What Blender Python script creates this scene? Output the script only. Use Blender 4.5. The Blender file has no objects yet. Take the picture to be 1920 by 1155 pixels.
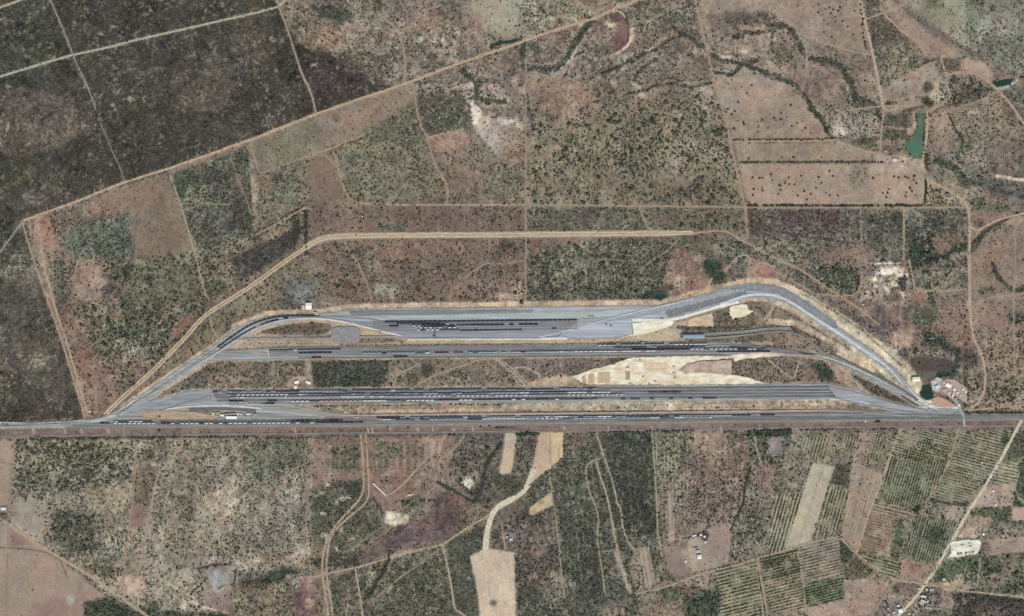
import bpy, math, random
import numpy as np
from mathutils import Vector
from mathutils.geometry import tessellate_polygon
random.seed(7); RNG = np.random.default_rng(11)
S = 1.6                                   # metres per map unit
CX, CY = 960.0, 577.5
def wx(px): return (px-CX)*S
def wy(py): return (CY-py)*S
sc = bpy.context.scene
# ------------------------------------------------------------ camera
ALT = 6000.0
cam_d = bpy.data.cameras.new("camera"); cam = bpy.data.objects.new("camera", cam_d)
sc.collection.objects.link(cam); sc.camera = cam
cam.location = (0, 0, ALT); cam.rotation_euler = (0, 0, 0)
cam_d.sensor_width = 36.0; cam_d.lens = 36.0*ALT/(1920*S)
cam_d.clip_start = 10; cam_d.clip_end = 60000
# ------------------------------------------------------------ sky and sun
SUN_EL, SUN_AZ = math.radians(50), math.radians(158)     # azimuth clockwise from up-image
world = bpy.data.worlds.new("World"); sc.world = world; world.use_nodes = True
wn = world.node_tree.nodes; bg = wn["Background"]
sky = wn.new("ShaderNodeTexSky"); sky.sky_type = 'NISHITA'; sky.sun_disc = False
sky.sun_elevation = SUN_EL; sky.sun_rotation = SUN_AZ
world.node_tree.links.new(sky.outputs[0], bg.inputs[0]); bg.inputs[1].default_value = 0.13
sun_d = bpy.data.lights.new("sun", 'SUN'); sun_d.energy = 3.5; sun_d.angle = math.radians(0.5)
sun_d.color = (1.0, 0.925, 0.785)
sun = bpy.data.objects.new("sun", sun_d); sc.collection.objects.link(sun)
sd = Vector((math.sin(SUN_AZ)*math.cos(SUN_EL), math.cos(SUN_AZ)*math.cos(SUN_EL), math.sin(SUN_EL)))
sun.rotation_euler = sd.to_track_quat('Z', 'Y').to_euler()
sc.view_settings.view_transform = 'Standard'; sc.view_settings.look = 'None'
sc.view_settings.exposure = 0.0; sc.view_settings.gamma = 1.0
GAIN = 0.86                                # seen value -> surface albedo under this light
def lin(c):
    c = np.asarray(c, float)/255.0
    return np.where(c <= 0.04045, c/12.92, ((c+0.055)/1.055)**2.4)
def alb(c): return tuple(np.clip(lin(c)*GAIN, 0, 0.9))
# ------------------------------------------------------------ helpers
COL = sc.collection
def tag(o, label=None, cat=None, group=None, kind=None):
    if label: o['label'] = label
    if cat: o['category'] = cat
    if group: o['group'] = group
    if kind: o['kind'] = kind
    return o
def link(name, me, parent=None, loc=(0, 0, 0), rz=0.0):
    o = bpy.data.objects.new(name, me); COL.objects.link(o)
    o.location = loc; o.rotation_euler = (0, 0, rz)
    if parent: o.parent = parent
    return o
def mesh(name, V, F, mats, mi=None, smooth=False):
    me = bpy.data.meshes.new(name); me.from_pydata([tuple(map(float, v)) for v in V], [], F)
    for m in (mats if isinstance(mats, (list, tuple)) else [mats]): me.materials.append(m)
    if mi is not None: me.polygons.foreach_set('material_index', mi)
    if smooth: me.polygons.foreach_set('use_smooth', [True]*len(F))
    me.update(); return me
def np_mesh(name, V, F, mat, col=None, smooth=False):
    me = bpy.data.meshes.new(name); n, k = F.shape
    me.vertices.add(len(V)); me.vertices.foreach_set('co', V.astype(np.float32).ravel())
    me.loops.add(n*k); me.loops.foreach_set('vertex_index', F.astype(np.int32).ravel())
    me.polygons.add(n); me.polygons.foreach_set('loop_start', np.arange(0, n*k, k, dtype=np.int32))
    me.polygons.foreach_set('loop_total', np.full(n, k, dtype=np.int32))
    if smooth: me.polygons.foreach_set('use_smooth', np.ones(n, dtype=bool))
    me.update(calc_edges=True)
    if col is not None:
        a = me.attributes.new('tone', 'FLOAT_COLOR', 'POINT')
        a.data.foreach_set('color', np.concatenate([col, np.ones((len(col), 1))], 1).astype(np.float32).ravel())
    me.materials.append(mat); return me
class MB:
    def __init__(s): s.V = []; s.F = []; s.M = []
    def box(s, c, d, m=0, top=(1, 1)):
        b = len(s.V); x, y, z = c; a, e, h = d[0]/2, d[1]/2, d[2]/2
        for dz, tx, ty in ((-h, 1, 1), (h, top[0], top[1])):
            for sx, sy in ((-1, -1), (1, -1), (1, 1), (-1, 1)): s.V.append((x+sx*a*tx, y+sy*e*ty, z+dz))
        for f in ((0, 3, 2, 1), (4, 5, 6, 7), (0, 1, 5, 4), (1, 2, 6, 5), (2, 3, 7, 6), (3, 0, 4, 7)):
            s.F.append(tuple(b+i for i in f)); s.M.append(m)
        return s
    def cyl(s, p0, p1, r0, r1, n=10, m=0):
        p0, p1 = Vector(p0), Vector(p1); d = (p1-p0).normalized()
        u = d.orthogonal().normalized(); v = d.cross(u); b = len(s.V)
        for p, r in ((p0, r0), (p1, r1)):
            for i in range(n):
                a = 2*math.pi*i/n; s.V.append(tuple(p+(u*math.cos(a)+v*math.sin(a))*r))
        for i in range(n):
            j = (i+1) % n; s.F.append((b+i, b+j, b+n+j, b+n+i)); s.M.append(m)
        s.F.append(tuple(b+i for i in reversed(range(n)))); s.M.append(m)
        s.F.append(tuple(b+n+i for i in range(n))); s.M.append(m); return s
    def poly(s, pts, m=0):
        b = len(s.V); s.V += list(pts); s.F.append(tuple(range(b, b+len(pts)))); s.M.append(m); return s
    def mesh(s, name, mats): return mesh(name, s.V, s.F, mats, s.M)
# ------------------------------------------------------------ materials
def new_mat(name, rough=0.9):
    m = bpy.data.materials.new(name); m.use_nodes = True
    nt = m.node_tree; b = nt.nodes['Principled BSDF']; b.inputs['Roughness'].default_value = rough
    b.inputs['Specular IOR Level'].default_value = 0.15
    return m, nt, b
def noise(nt, scale, detail=4, vec=None, rough=0.6, mscale=(1, 1, 1)):
    co = nt.nodes.new('ShaderNodeNewGeometry').outputs['Position'] if vec is None else vec
    mp = nt.nodes.new('ShaderNodeMapping'); mp.inputs['Scale'].default_value = mscale
    nt.links.new(co, mp.inputs[0])
    n = nt.nodes.new('ShaderNodeTexNoise'); n.inputs['Scale'].default_value = scale
    n.inputs['Detail'].default_value = detail; n.inputs['Roughness'].default_value = rough
    nt.links.new(mp.outputs[0], n.inputs['Vector']); return n.outputs['Fac']
def ramp(nt, fac, stops):
    r = nt.nodes.new('ShaderNodeValToRGB'); e = r.color_ramp.elements
    while len(e) < len(stops): e.new(0.5)
    for i, (p, c) in enumerate(stops):
        e[i].position = p; e[i].color = (*c, 1) if len(c) == 3 else c
    nt.links.new(fac, r.inputs[0]); return r.outputs[0]
def mul(nt, a, fac, lo, hi):
    mr = nt.nodes.new('ShaderNodeMapRange'); mr.inputs['From Min'].default_value = 0.3
    mr.inputs['From Max'].default_value = 0.7
    mr.inputs['To Min'].default_value = lo; mr.inputs['To Max'].default_value = hi
    nt.links.new(fac, mr.inputs[0])
    v = nt.nodes.new('ShaderNodeVectorMath'); v.operation = 'SCALE'
    nt.links.new(a, v.inputs[0]); nt.links.new(mr.outputs[0], v.inputs['Scale']); return v.outputs[0]
def attr_mat(name, lo, hi, sc_, rough=0.95, bump=0):
    m, nt, b = new_mat(name, rough); a = nt.nodes.new('ShaderNodeAttribute'); a.attribute_name = 'tone'
    f = noise(nt, sc_, 5); c = mul(nt, a.outputs['Color'], f, lo, hi); nt.links.new(c, b.inputs['Base Color'])
    if bump:
        bp = nt.nodes.new('ShaderNodeBump'); bp.inputs['Strength'].default_value = 0.6; bp.inputs['Distance'].default_value = bump
        nt.links.new(f, bp.inputs['Height']); nt.links.new(bp.outputs[0], b.inputs['Normal'])
    return m
M_GROUND = attr_mat('dry_soil', 0.80, 1.2, 0.28, bump=0.5)
M_FOL = attr_mat('foliage', 0.55, 1.5, 0.5)
_fm = {}
def feather_mat(c1, c2, streak=(1, 1, 1), scale=0.12, hard=False):
    """loose surface (dirt, gravel) whose edge breaks up into the soil beside it"""
    key = (c1, c2, streak, scale, hard)
    if key in _fm: return _fm[key]
    m, nt, b = new_mat('loose_surface')
    f = noise(nt, scale, 6, mscale=streak)
    col = ramp(nt, f, [(0.37, alb(tuple(v*.96 for v in c1))), (0.63, alb(tuple(min(v*1.03, 244) for v in c2)))])
    f3 = noise(nt, 0.5, 4); col = mul(nt, col, f3, 0.88, 1.12)
    st_ = nt.nodes.new('ShaderNodeMixRGB'); st_.inputs[2].default_value = (*alb(tuple(v*k for v, k in zip(c1, (.98, .88, .77)))), 1)   # dusty brown stains
    rg = nt.nodes.new('ShaderNodeMapRange'); rg.inputs['From Min'].default_value = .5; rg.inputs['From Max'].default_value = .8; rg.inputs['To Max'].default_value = .75
    nt.links.new(noise(nt, .018 if streak != (1, 1, 1) else .03, 7, mscale=(.35, 1.6, 1) if streak != (1, 1, 1) else (1, 1, 1), rough=.7), rg.inputs[0]); nt.links.new(rg.outputs[0], st_.inputs[0]); nt.links.new(col, st_.inputs[1]); col = st_.outputs[0]
    nt.links.new(col, b.inputs['Base Color'])
    if not hard:
        at = nt.nodes.new('ShaderNodeAttribute'); at.attribute_name = 'cover'
        n2 = noise(nt, 0.22, 3)
        ad = nt.nodes.new('ShaderNodeMath'); ad.operation = 'MULTIPLY_ADD'; ad.inputs[1].default_value = 1.2; ad.inputs[2].default_value = -0.6
        nt.links.new(n2, ad.inputs[0])
        su = nt.nodes.new('ShaderNodeMath'); su.operation = 'ADD'; nt.links.new(at.outputs['Fac'], su.inputs[0]); nt.links.new(ad.outputs[0], su.inputs[1])
        mr = nt.nodes.new('ShaderNodeMapRange'); mr.interpolation_type = 'SMOOTHSTEP'
        mr.inputs['From Min'].default_value = 0.15; mr.inputs['From Max'].default_value = 0.75
        nt.links.new(su.outputs[0], mr.inputs[0])
        tr = nt.nodes.new('ShaderNodeBsdfTransparent'); mx = nt.nodes.new('ShaderNodeMixShader')
        nt.links.new(mr.outputs[0], mx.inputs[0]); nt.links.new(tr.outputs[0], mx.inputs[1]); nt.links.new(b.outputs[0], mx.inputs[2])
        nt.links.new(mx.outputs[0], nt.nodes['Material Output'].inputs[0])
    _fm[key] = m; return m
_pm = {}
def paint(c, rough=0.6, var=0.12, metal=0.0):
    key = (c, rough, var)
    if key in _pm: return _pm[key]
    m, nt, b = new_mat('painted_surface', rough)
    c0 = np.array(alb(c)); f = noise(nt, 0.35, 5)
    nt.links.new(ramp(nt, f, [(0.3, tuple(c0*(1-var))), (0.7, tuple(np.clip(c0*(1+var), 0, .95)))]), b.inputs['Base Color'])
    b.inputs['Metallic'].default_value = metal
    _pm[key] = m; return m
# ------------------------------------------------------------ map of soil tone and plant density
MG = 60; W, H = 1920+2*MG, 1155+2*MG
YY, XX = np.mgrid[0:H, 0:W].astype(np.float32); XX -= MG; YY -= MG
def vnoise(cell, seed, shape=(H, W), aspect=1.0):
    r = np.random.default_rng(seed); h, w = shape
    gy, gx = int(h/cell)+3, int(w/(cell*aspect))+3
    g = r.random((gy, gx)).astype(np.float32)
    y = np.arange(h)/cell; x = np.arange(w)/(cell*aspect)
    iy, ix = y.astype(int), x.astype(int); fy, fx = y-iy, x-ix
    fy = (fy*fy*(3-2*fy)).astype(np.float32)[:, None]; fx = (fx*fx*(3-2*fx)).astype(np.float32)[None]
    a = g[iy][:, ix]; b = g[iy][:, ix+1]; c = g[iy+1][:, ix]; d = g[iy+1][:, ix+1]
    return (a*(1-fx)+b*fx)*(1-fy)+(c*(1-fx)+d*fx)*fy
def fbm(cell, seed, n=4, k=0.55):
    t = 0; a = 1; s = 0
    for i in range(n): t = t+a*vnoise(max(cell/2**i, 1.2), seed+i); s += a; a *= k
    return t/s
WX, WY = fbm(22, 1, 4, .7)-.5, fbm(22, 9, 4, .7)-.5
RGB = np.empty((H, W, 3), np.float32); RGB[:] = (124, 108, 93)
DEN = np.full((H, W), 2.2, np.float32)             # plants per 100 square map units
SIZ = np.full((H, W), 1.35, np.float32)
BCL = np.empty((H, W, 3), np.float32); BCL[:] = (62, 64, 50)
MOT = np.full((H, W), 1.0, np.float32)             # mottling strength
def blur(m, r):
    for ax in (0, 1):
        for _ in range(2):
            k = int(r); c = np.cumsum(np.pad(m, [(k+1, k) if a == ax else (0, 0) for a in (0, 1)], mode='edge'), axis=ax)
            n = m.shape[ax]; w = 2*k+1
            m = (np.take(c, range(w, w+n), axis=ax)-np.take(c, range(0, n), axis=ax))/w
    return m
def inside(pts, X, Y):
    r = np.zeros(X.shape, bool); n = len(pts)
    for i in range(n):
        x0, y0 = pts[i]; x1, y1 = pts[(i+1) % n]
        if y0 == y1: continue
        c = ((Y < y0) != (Y < y1)) & (X < (x1-x0)*(Y-y0)/(y1-y0)+x0); r ^= c
    return r
def put(sl, m, col, den, siz=None, bc=None, mot=None):
    m3 = m[..., None]
    if col is not None: RGB[sl] = RGB[sl]*(1-m3)+np.array(col, np.float32)*m3
    if den is not None: DEN[sl] = DEN[sl]*(1-m)+den*m
    if siz is not None: SIZ[sl] = SIZ[sl]*(1-m)+siz*m
    if bc is not None: BCL[sl] = BCL[sl]*(1-m3)+np.array(bc, np.float32)*m3
    if mot is not None: MOT[sl] = MOT[sl]*(1-m)+mot*m
def box_of(pts, pad):
    xs = [p[0] for p in pts]; ys = [p[1] for p in pts]
    x0, x1 = max(int(min(xs)-pad)+MG, 0), min(int(max(xs)+pad)+MG, W)
    y0, y1 = max(int(min(ys)-pad)+MG, 0), min(int(max(ys)+pad)+MG, H)
    return (slice(y0, max(y1, y0+1)), slice(x0, max(x1, x0+1)))
def P(pts, col, den=None, warp=5, soft=1, a=1.0, **k):
    pts = [(p[0], p[1]) for p in pts]; sl = box_of(pts, warp+3*soft+4)
    m = inside(pts, XX[sl]+WX[sl]*2*warp, YY[sl]+WY[sl]*2*warp).astype(np.float32)*a
    if soft: m = blur(m, soft)
    put(sl, m, col, den, **k)
def L(pts, w, col, den=None, soft=1.0, warp=0, a=1.0, **k):       # painted strip along a line
    sl = box_of(pts, w+soft+warp+3); X, Y = XX[sl]+WX[sl]*2*warp, YY[sl]+WY[sl]*2*warp; D = np.full(X.shape, 1e9, np.float32)
    for (x0, y0), (x1, y1) in zip(pts[:-1], pts[1:]):
        dx, dy = x1-x0, y1-y0; t = np.clip(((X-x0)*dx+(Y-y0)*dy)/max(dx*dx+dy*dy, 1e-6), 0, 1)
        D = np.minimum(D, np.hypot(X-x0-t*dx, Y-y0-t*dy))
    m = np.clip((w/2+soft/2-D)/max(soft, .01), 0, 1)*a
    put(sl, m, col, den, **k)
def B(x, y, rx, ry, col, den=None, warp=6, soft=2, a=1.0, ang=0, **k):  # blotch
    t = np.linspace(0, 2*math.pi, 20)[:-1]; c, s = math.cos(math.radians(ang)), math.sin(math.radians(ang))
    P([(x+rx*math.cos(q)*c-ry*math.sin(q)*s, y+rx*math.cos(q)*s+ry*math.sin(q)*c) for q in t], col, den, warp, soft, a, **k)
DK = (58, 60, 48); GR = (60, 70, 52); GY = (92, 84, 74)
# ---- scrub, fields and bare patches: (outline, soil tone, plant density, ...)
# north-west thicket
P([(-60,-60),(516,-60),(520,0),(540,50),(575,92),(640,98),(705,118),(735,165),(594,213),(320,318),(45,412),(100,580),(158,785),(-60,792)], (68,63,55), 7.8, siz=1.05, bc=DK, mot=2.5)
B(30,90,75,95,(80,84,66),8,a=.6,bc=GR); B(40,230,110,65,(112,94,80),7,a=.65,bc=GY); B(120,220,60,45,(98,84,76),7,a=.5,bc=GY)
B(60,330,60,40,(84,82,64),8,a=.5); B(230,150,90,50,(82,78,70),9,a=.5); B(380,150,60,60,(96,84,70),7.5,a=.5,bc=GY)
B(90,400,70,50,(100,88,78),7,a=.5,bc=GY); B(30,480,55,60,(88,86,74),7,a=.6,bc=GR); B(30,510,50,14,(120,116,102),5,a=.6)
B(60,560,70,50,(98,92,80),7,a=.7,bc=GY); B(40,650,70,50,(98,90,76),7,a=.6,bc=GY); B(100,700,50,50,(88,80,72),8,a=.5,bc=GY); B(80,680,25,18,(135,128,108),4,a=.5)
B(470,60,40,60,(92,78,66),8,a=.5,bc=GY); B(430,30,90,30,(74,72,60),9,a=.5); B(620,150,70,40,(78,66,64),8.5,a=.8,bc=(60,54,48)); B(510,140,60,60,(84,78,68),8,a=.4); B(720,140,18,20,(90,70,72),4,a=.6)
for x,y,r in ((168,288,4),(50,105,5),(190,62,5),(448,160,5),(425,112,5),(415,10,5),(442,8,5),(15,160,5),(45,165,7),(360,38,5),(512,75,6),(560,55,6),(590,122,5),(518,132,4),(182,180,8),(83,190,6),(80,15,4),(300,255,6),(235,135,4),(575,88,6),(672,62,3),(245,185,7)):
    B(x,y,r,r*.7,(168,162,140),2,a=.75,warp=5)
for i in range(120):
    x,y=RNG.uniform(0,560),RNG.uniform(0,600)
    if y<412-x*.34 or (x<50): B(x,y,RNG.uniform(2,7),RNG.uniform(1,3),(150,142,122),4,a=.55,warp=6,ang=RNG.uniform(0,180))
# north, between the thicket and the farmland
P([(516,-60),(1200,-60),(1195,0),(1120,32),(870,115),(735,165),(700,120),(640,98),(575,92),(535,50)],(134,119,103),3.4,warp=14,soft=5,siz=1.3,mot=1.5)
B(600,70,45,22,(142,118,98),2); B(560,30,30,14,(130,112,96),3); B(625,25,45,14,(78,86,74),7,a=.9,ang=18,bc=GR); B(645,38,14,10,(58,76,64),7,a=.7)
B(800,40,40,28,(136,112,98),2); B(700,45,60,16,(140,124,108),2); B(770,85,40,30,(120,108,94),5,a=.6); B(690,120,60,20,(105,92,78),6,a=.6); B(720,90,25,10,(150,138,122),2,a=.5)
P([(870,-60),(985,-60),(980,60),(955,78),(905,58),(870,20)],(156,147,124),1.2,warp=12,soft=6,mot=.5)
P([(880,0),(880,50),(905,58),(905,95),(880,90),(860,50),(865,10)],(152,130,116),1.5,warp=8,soft=4)
B(935,35,40,22,(160,152,128),.8,soft=5,a=.7); B(895,45,8,20,(150,125,115),1)
P([(975,-60),(1190,-60),(1120,28),(975,78)],(150,140,118),3.8,warp=4,soft=2,siz=1.5,bc=(78,78,60))
P([(1060,0),(1190,-60),(1195,0),(1125,28)],(140,118,103),1,warp=3)
L([(920,88),(938,78),(942,80),(958,78),(975,74)],6,(40,62,50),6,bc=(40,60,46))
L([(838,123),(848,120)],3,(50,60,50),8)
for i in range(60): B(RNG.uniform(530,900),RNG.uniform(0,150),RNG.uniform(2,8),RNG.uniform(1,4),(166,154,134) if i%3 else (95,90,76),3,a=.5,warp=6,ang=RNG.uniform(0,180))
for x,y in ((813,78),(832,76),(565,55),(840,95),(855,100),(858,62),(790,75)): B(x,y,5,4,(190,182,158),1,a=.7)
L([(640,100),(655,125),(690,140),(705,160)],5,(110,104,92),5,warp=6,a=.6)
# strip south of the long diagonal road
P([(320,318),(594,213),(770,153),(775,190),(745,205),(735,215),(690,246),(640,270),(580,288),(486,328),(466,268),(322,328)],(139,120,102),1.0,soft=1,siz=1.2,mot=.6)
P([(468,268),(594,216),(610,285),(486,328)],(126,116,96),1.6,soft=2,siz=1.1,mot=.6); B(609,228,14,9,(160,145,128),1,a=.6); B(630,222,10,7,(110,88,80),2,a=.7); B(660,225,20,10,(150,118,98),.5,a=.7)
P([(870,115),(1120,32),(1200,0),(1310,0),(1330,110),(1000,180),(985,240),(885,235),(860,165),(780,168),(770,153)],(124,108,96),3.2,warp=2,soft=2,mot=1.3)
B(1110,55,30,22,(110,88,82),2,a=.8); B(1050,55,50,12,(128,108,94),2,a=.7,ang=-20); B(920,130,50,14,(130,112,100),2)
P([(1145,22),(1165,28),(1177,45),(1178,75),(1165,90),(1150,96),(1152,70),(1158,45)],(112,84,78),.8,warp=2,soft=1); L([(1150,21),(1168,28),(1176,38),(1179,60),(1176,80)],2.2,(48,50,44),6)
L([(1150,20),(1163,22),(1172,32)],3,(205,188,160),0); L([(1186,50),(1183,72),(1176,86),(1160,98),(1147,105),(1140,118),(1128,125)],5,(208,170,146),0,warp=2,a=.9); B(1184,65,5,13,(204,160,138),0)
B(1145,42,9,7,(205,178,150),0,a=.8); B(1125,72,18,9,(170,165,148),3,a=.6); B(1145,120,26,18,(165,155,135),3,a=.6); B(1172,105,18,8,(170,160,140),2,a=.6); B(1155,145,20,10,(165,155,138),3,a=.5)
P([(1195,0),(1310,-10),(1330,110),(1200,60)],(122,108,92),3.2,warp=5,soft=3)
# central block
P([(990,140),(1130,160),(1335,175),(1345,190),(1397,386),(988,386)],(134,119,99),2.2,warp=4,soft=2,siz=1.75,mot=1.1,bc=(64,70,52))
P([(1175,240),(1300,185),(1345,200),(1397,386),(1200,386),(1140,300)],(132,120,100),2.7,warp=16,soft=8,siz=1.8,bc=(58,68,50))
P([(1020,240),(1140,230),(1140,386),(1010,386)],(132,120,98),2.6,warp=16,soft=8,a=.8)
P([(990,140),(1060,140),(1130,180),(1080,215),(1000,210)],(144,120,100),.8,warp=8,soft=5); B(1040,195,25,20,(148,118,98),.6,a=.7); B(1290,350,28,20,(100,88,76),3,a=.6); B(1165,338,7,4,(165,108,92),.5); B(1260,330,45,22,(140,120,102),1.2,a=.7); B(1090,210,36,14,(134,114,102),1.2,a=.7); B(1220,135,60,26,(128,114,100),2.4,a=.7,soft=5)
for i in range(50): B(RNG.uniform(990,1350),RNG.uniform(160,380),RNG.uniform(5,16),RNG.uniform(4,10),(144,118,102) if i%2 else (122,120,98),.8 if i%2 else 4.2,a=.6,warp=8,soft=3)
P([(860,168),(875,180),(900,215),(935,228),(985,226),(985,240),(940,300),(905,260),(885,235),(870,200)],(172,160,144),1.2,warp=6,soft=3,a=.85); B(890,215,14,18,(205,198,182),.3,a=.8); B(880,190,10,16,(190,184,168),.5,a=.7); B(950,225,22,5,(206,200,184),.3,a=.8); B(870,160,25,6,(185,176,160),1,a=.6); B(910,235,20,12,(150,134,120),.5,a=.7); B(825,163,30,7,(165,156,140),1.5,a=.5); B(925,165,12,12,(178,150,138),1,a=.6); B(945,175,20,10,(128,110,104),1,a=.6); B(965,148,8,10,(172,140,128),.8,a=.7)
# blocks between diagonal road and the bypass road
P([(782,170),(860,168),(880,195),(886,240),(804,256),(790,238)],(100,91,78),6,soft=1,siz=1.3); B(845,225,35,22,(84,88,76),7,a=.7,bc=GR); B(810,190,20,12,(112,92,78),4,a=.6)
P([(804,257),(870,243),(900,280),(815,285)],(148,118,100),.8,warp=3,soft=2)
P([(815,285),(905,262),(945,300),(985,235),(985,382),(840,382),(838,340)],(126,110,94),2.9,warp=6,soft=2,siz=1.35); B(880,330,34,30,(132,108,95),1.2,a=.7); B(940,340,40,35,(112,108,90),4,a=.6); B(955,270,26,40,(136,114,98),1.2,a=.7)
P([(628,277),(690,246),(775,200),(790,240),(808,290),(838,380),(658,378)],(122,113,93),3.9,warp=3,soft=2,siz=1.4,bc=(64,70,54)); B(720,335,40,14,(135,112,96),1.5,a=.6); B(730,250,50,20,(112,112,90),5,a=.6); B(658,298,12,12,(80,92,82),6,a=.6,bc=(52,66,60)); B(690,345,50,18,(110,112,90),4.8,a=.6)
P([(580,290),(625,290),(650,376),(580,380)],(122,102,88),1.0,soft=2,siz=1.2,mot=.5); P([(487,328),(578,292),(578,385),(482,420)],(122,110,92),3.2,soft=2); B(535,355,30,32,(100,106,88),5,a=.8); B(500,340,16,20,(118,98,84),1.5,a=.6); P([(465,268),(480,320),(484,420),(476,438),(472,410)],(148,132,110),1.2,soft=2,warp=2); B(478,370,5,30,(170,155,130),1,a=.7)
# big field by the west corner
P([(45,414),(318,322),(352,434),(387,560),(480,500),(395,590),(200,775),(158,782)],(128,111,94),3.4,warp=2,soft=1,siz=1.5,mot=1.1,bc=(66,68,52))
P([(170,372),(310,325),(330,370),(352,440),(362,470),(300,488),(245,480),(238,400)],(131,112,95),1.0,warp=3,soft=2,siz=1.1,mot=.6); B(200,388,40,14,(140,110,92),.8,a=.8); B(300,395,40,20,(130,116,98),.8,a=.6)
P([(60,410),(90,395),(110,460),(95,475),(75,450)],(152,112,94),.8,warp=3); B(85,440,10,12,(165,118,100),.3,a=.8)
P([(130,430),(245,395),(240,480),(150,485),(120,460)],(108,110,94),5,warp=10,soft=5,siz=1.4,bc=GR); B(215,460,40,35,(92,100,84),6,a=.6); B(240,408,14,10,(128,136,120),4,a=.6)
P([(95,495),(120,490),(125,550),(105,560)],(104,108,88),4.5,warp=3,soft=3); B(165,530,34,35,(140,116,100),1.2); B(210,545,22,12,(96,80,78),3,a=.9); B(240,510,10,16,(62,82,60),9,a=.8,bc=(52,70,48)); B(235,570,12,12,(70,92,66),7,a=.7); B(215,510,10,14,(85,80,66),8,a=.6)
P([(245,485),(370,470),(385,560),(380,600),(280,600),(245,560)],(122,115,94),4.6,warp=8,soft=5,siz=1.55,bc=(60,68,48))
P([(140,580),(380,560),(390,590),(270,700),(190,680),(150,620)],(124,114,96),4.0,warp=12,soft=6,siz=1.8,bc=(58,64,46)); B(235,620,34,16,(98,104,94),5,a=.7); B(242,610,12,6,(130,140,134),3,a=.6); B(210,590,16,14,(136,112,96),1.5,a=.6)
P([(120,570),(150,600),(170,660),(215,700),(230,740),(200,775),(165,760)],(132,104,90),1.3,warp=6,soft=4,siz=1.6); B(150,670,16,20,(148,104,88),1,a=.7); B(255,690,28,14,(120,98,88),1.5,a=.6)
P([(322,620),(350,590),(365,600),(318,642)],(152,108,90),.3,warp=3,soft=2); P([(50,416),(95,580),(158,782),(168,782),(104,580),(62,414)],(132,112,98),1,soft=1,warp=1)
for i in range(70):
    x,y=RNG.uniform(100,400),RNG.uniform(480,740)
    if y<760-(x-180)*1.0: B(x,y,RNG.uniform(3,12),RNG.uniform(2,5),(160,148,124),1,a=.5,warp=7,ang=RNG.uniform(0,180))
# darker blocks
P([(324,325),(432,290),(464,270),(474,410),(472,435),(380,466),(354,434),(338,383)],(98,96,82),6,warp=2,soft=1,siz=1.4,bc=(58,64,50),mot=1.4); B(350,345,26,26,(76,92,66),7,a=.8,bc=(54,68,46)); B(400,340,22,28,(84,84,80),6,a=.8); B(430,410,30,26,(88,84,80),6,a=.7,bc=(66,62,58)); B(450,340,14,30,(112,92,82),3,a=.7); B(375,368,20,8,(128,124,100),3,a=.5); B(400,385,25,8,(110,108,88),4,a=.5)
P([(355,440),(380,466),(474,436),(580,385),(580,440),(480,500),(395,560),(388,560)],(138,126,104),4.2,warp=3,soft=2,siz=1.5,bc=(62,66,48)); P([(425,478),(480,462),(574,420),(578,440),(530,480),(450,530)],(92,86,80),7.5,warp=3,soft=2,siz=1.4,bc=(58,58,52)); B(400,540,26,14,(72,84,58),6,a=.7,bc=(54,64,44)); L([(420,490),(480,458),(545,425)],5,(140,114,96),1,a=.8)
P([(546,400),(560,398),(562,440),(548,470)],(58,62,50),9,soft=1); L([(573,390),(573,490)],7,(64,66,54),8); L([(578,300),(578,540)],2.5,(120,102,88),1)
L([(480,440),(518,420),(573,388)],8,(70,70,54),7,warp=2,a=.5); L([(480,440),(518,420),(573,388)],2,(158,144,120),0)
# band 384-436
P([(582,386),(984,386),(984,434),(620,436),(582,440)],(122,101,90),1.9,warp=1,soft=1,siz=1.4,mot=.7); B(700,400,40,10,(112,98,84),3.5,a=.6); B(740,425,30,7,(96,106,90),5,a=.7); B(930,400,50,14,(112,102,86),3.8,a=.6); B(660,425,50,10,(130,104,92),1,a=.6)
P([(990,390),(1196,391),(1220,432),(990,434)],(106,102,86),5.5,warp=1,soft=1,siz=1.35); B(1100,408,22,14,(90,74,78),3,a=.8,ang=-30); P([(1196,391),(1400,391),(1400,450),(1360,430),(1220,432)],(122,112,92),2.6,warp=2,soft=1,siz=1.6); B(1330,411,6,10,(70,78,58),6,a=.7); B(1240,410,25,12,(134,114,98),1,a=.6); B(1365,412,25,16,(120,112,88),4,a=.6)
# band 452-560 north of the yards
P([(582,455),(984,452),(984,566),(640,570),(590,560)],(124,103,90),2.7,warp=1,soft=1,siz=1.55,bc=(66,64,52),mot=.8)
B(750,475,60,14,(136,106,92),1,a=.6); B(830,462,60,10,(146,112,94),.6,a=.7); B(725,545,40,16,(140,132,116),3,a=.6); B(690,480,12,22,(134,128,110),3,a=.4); B(705,500,14,12,(150,146,124),3,a=.5); B(740,548,8,10,(178,172,150),1,a=.6); B(712,542,12,8,(170,164,140),1,a=.5); B(800,490,30,14,(132,118,100),2,a=.5); B(600,480,25,30,(122,100,88),1.5,a=.7); B(620,570,40,12,(146,124,104),.6,a=.7); B(950,460,18,7,(92,66,66),2,a=.9); B(950,455,14,12,(80,74,60),5,a=.5); P([(925,560),(965,535),(984,530),(984,566)],(176,152,130),1.6,warp=4,soft=3); B(957,550,8,10,(90,74,66),5,a=.5)
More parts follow.
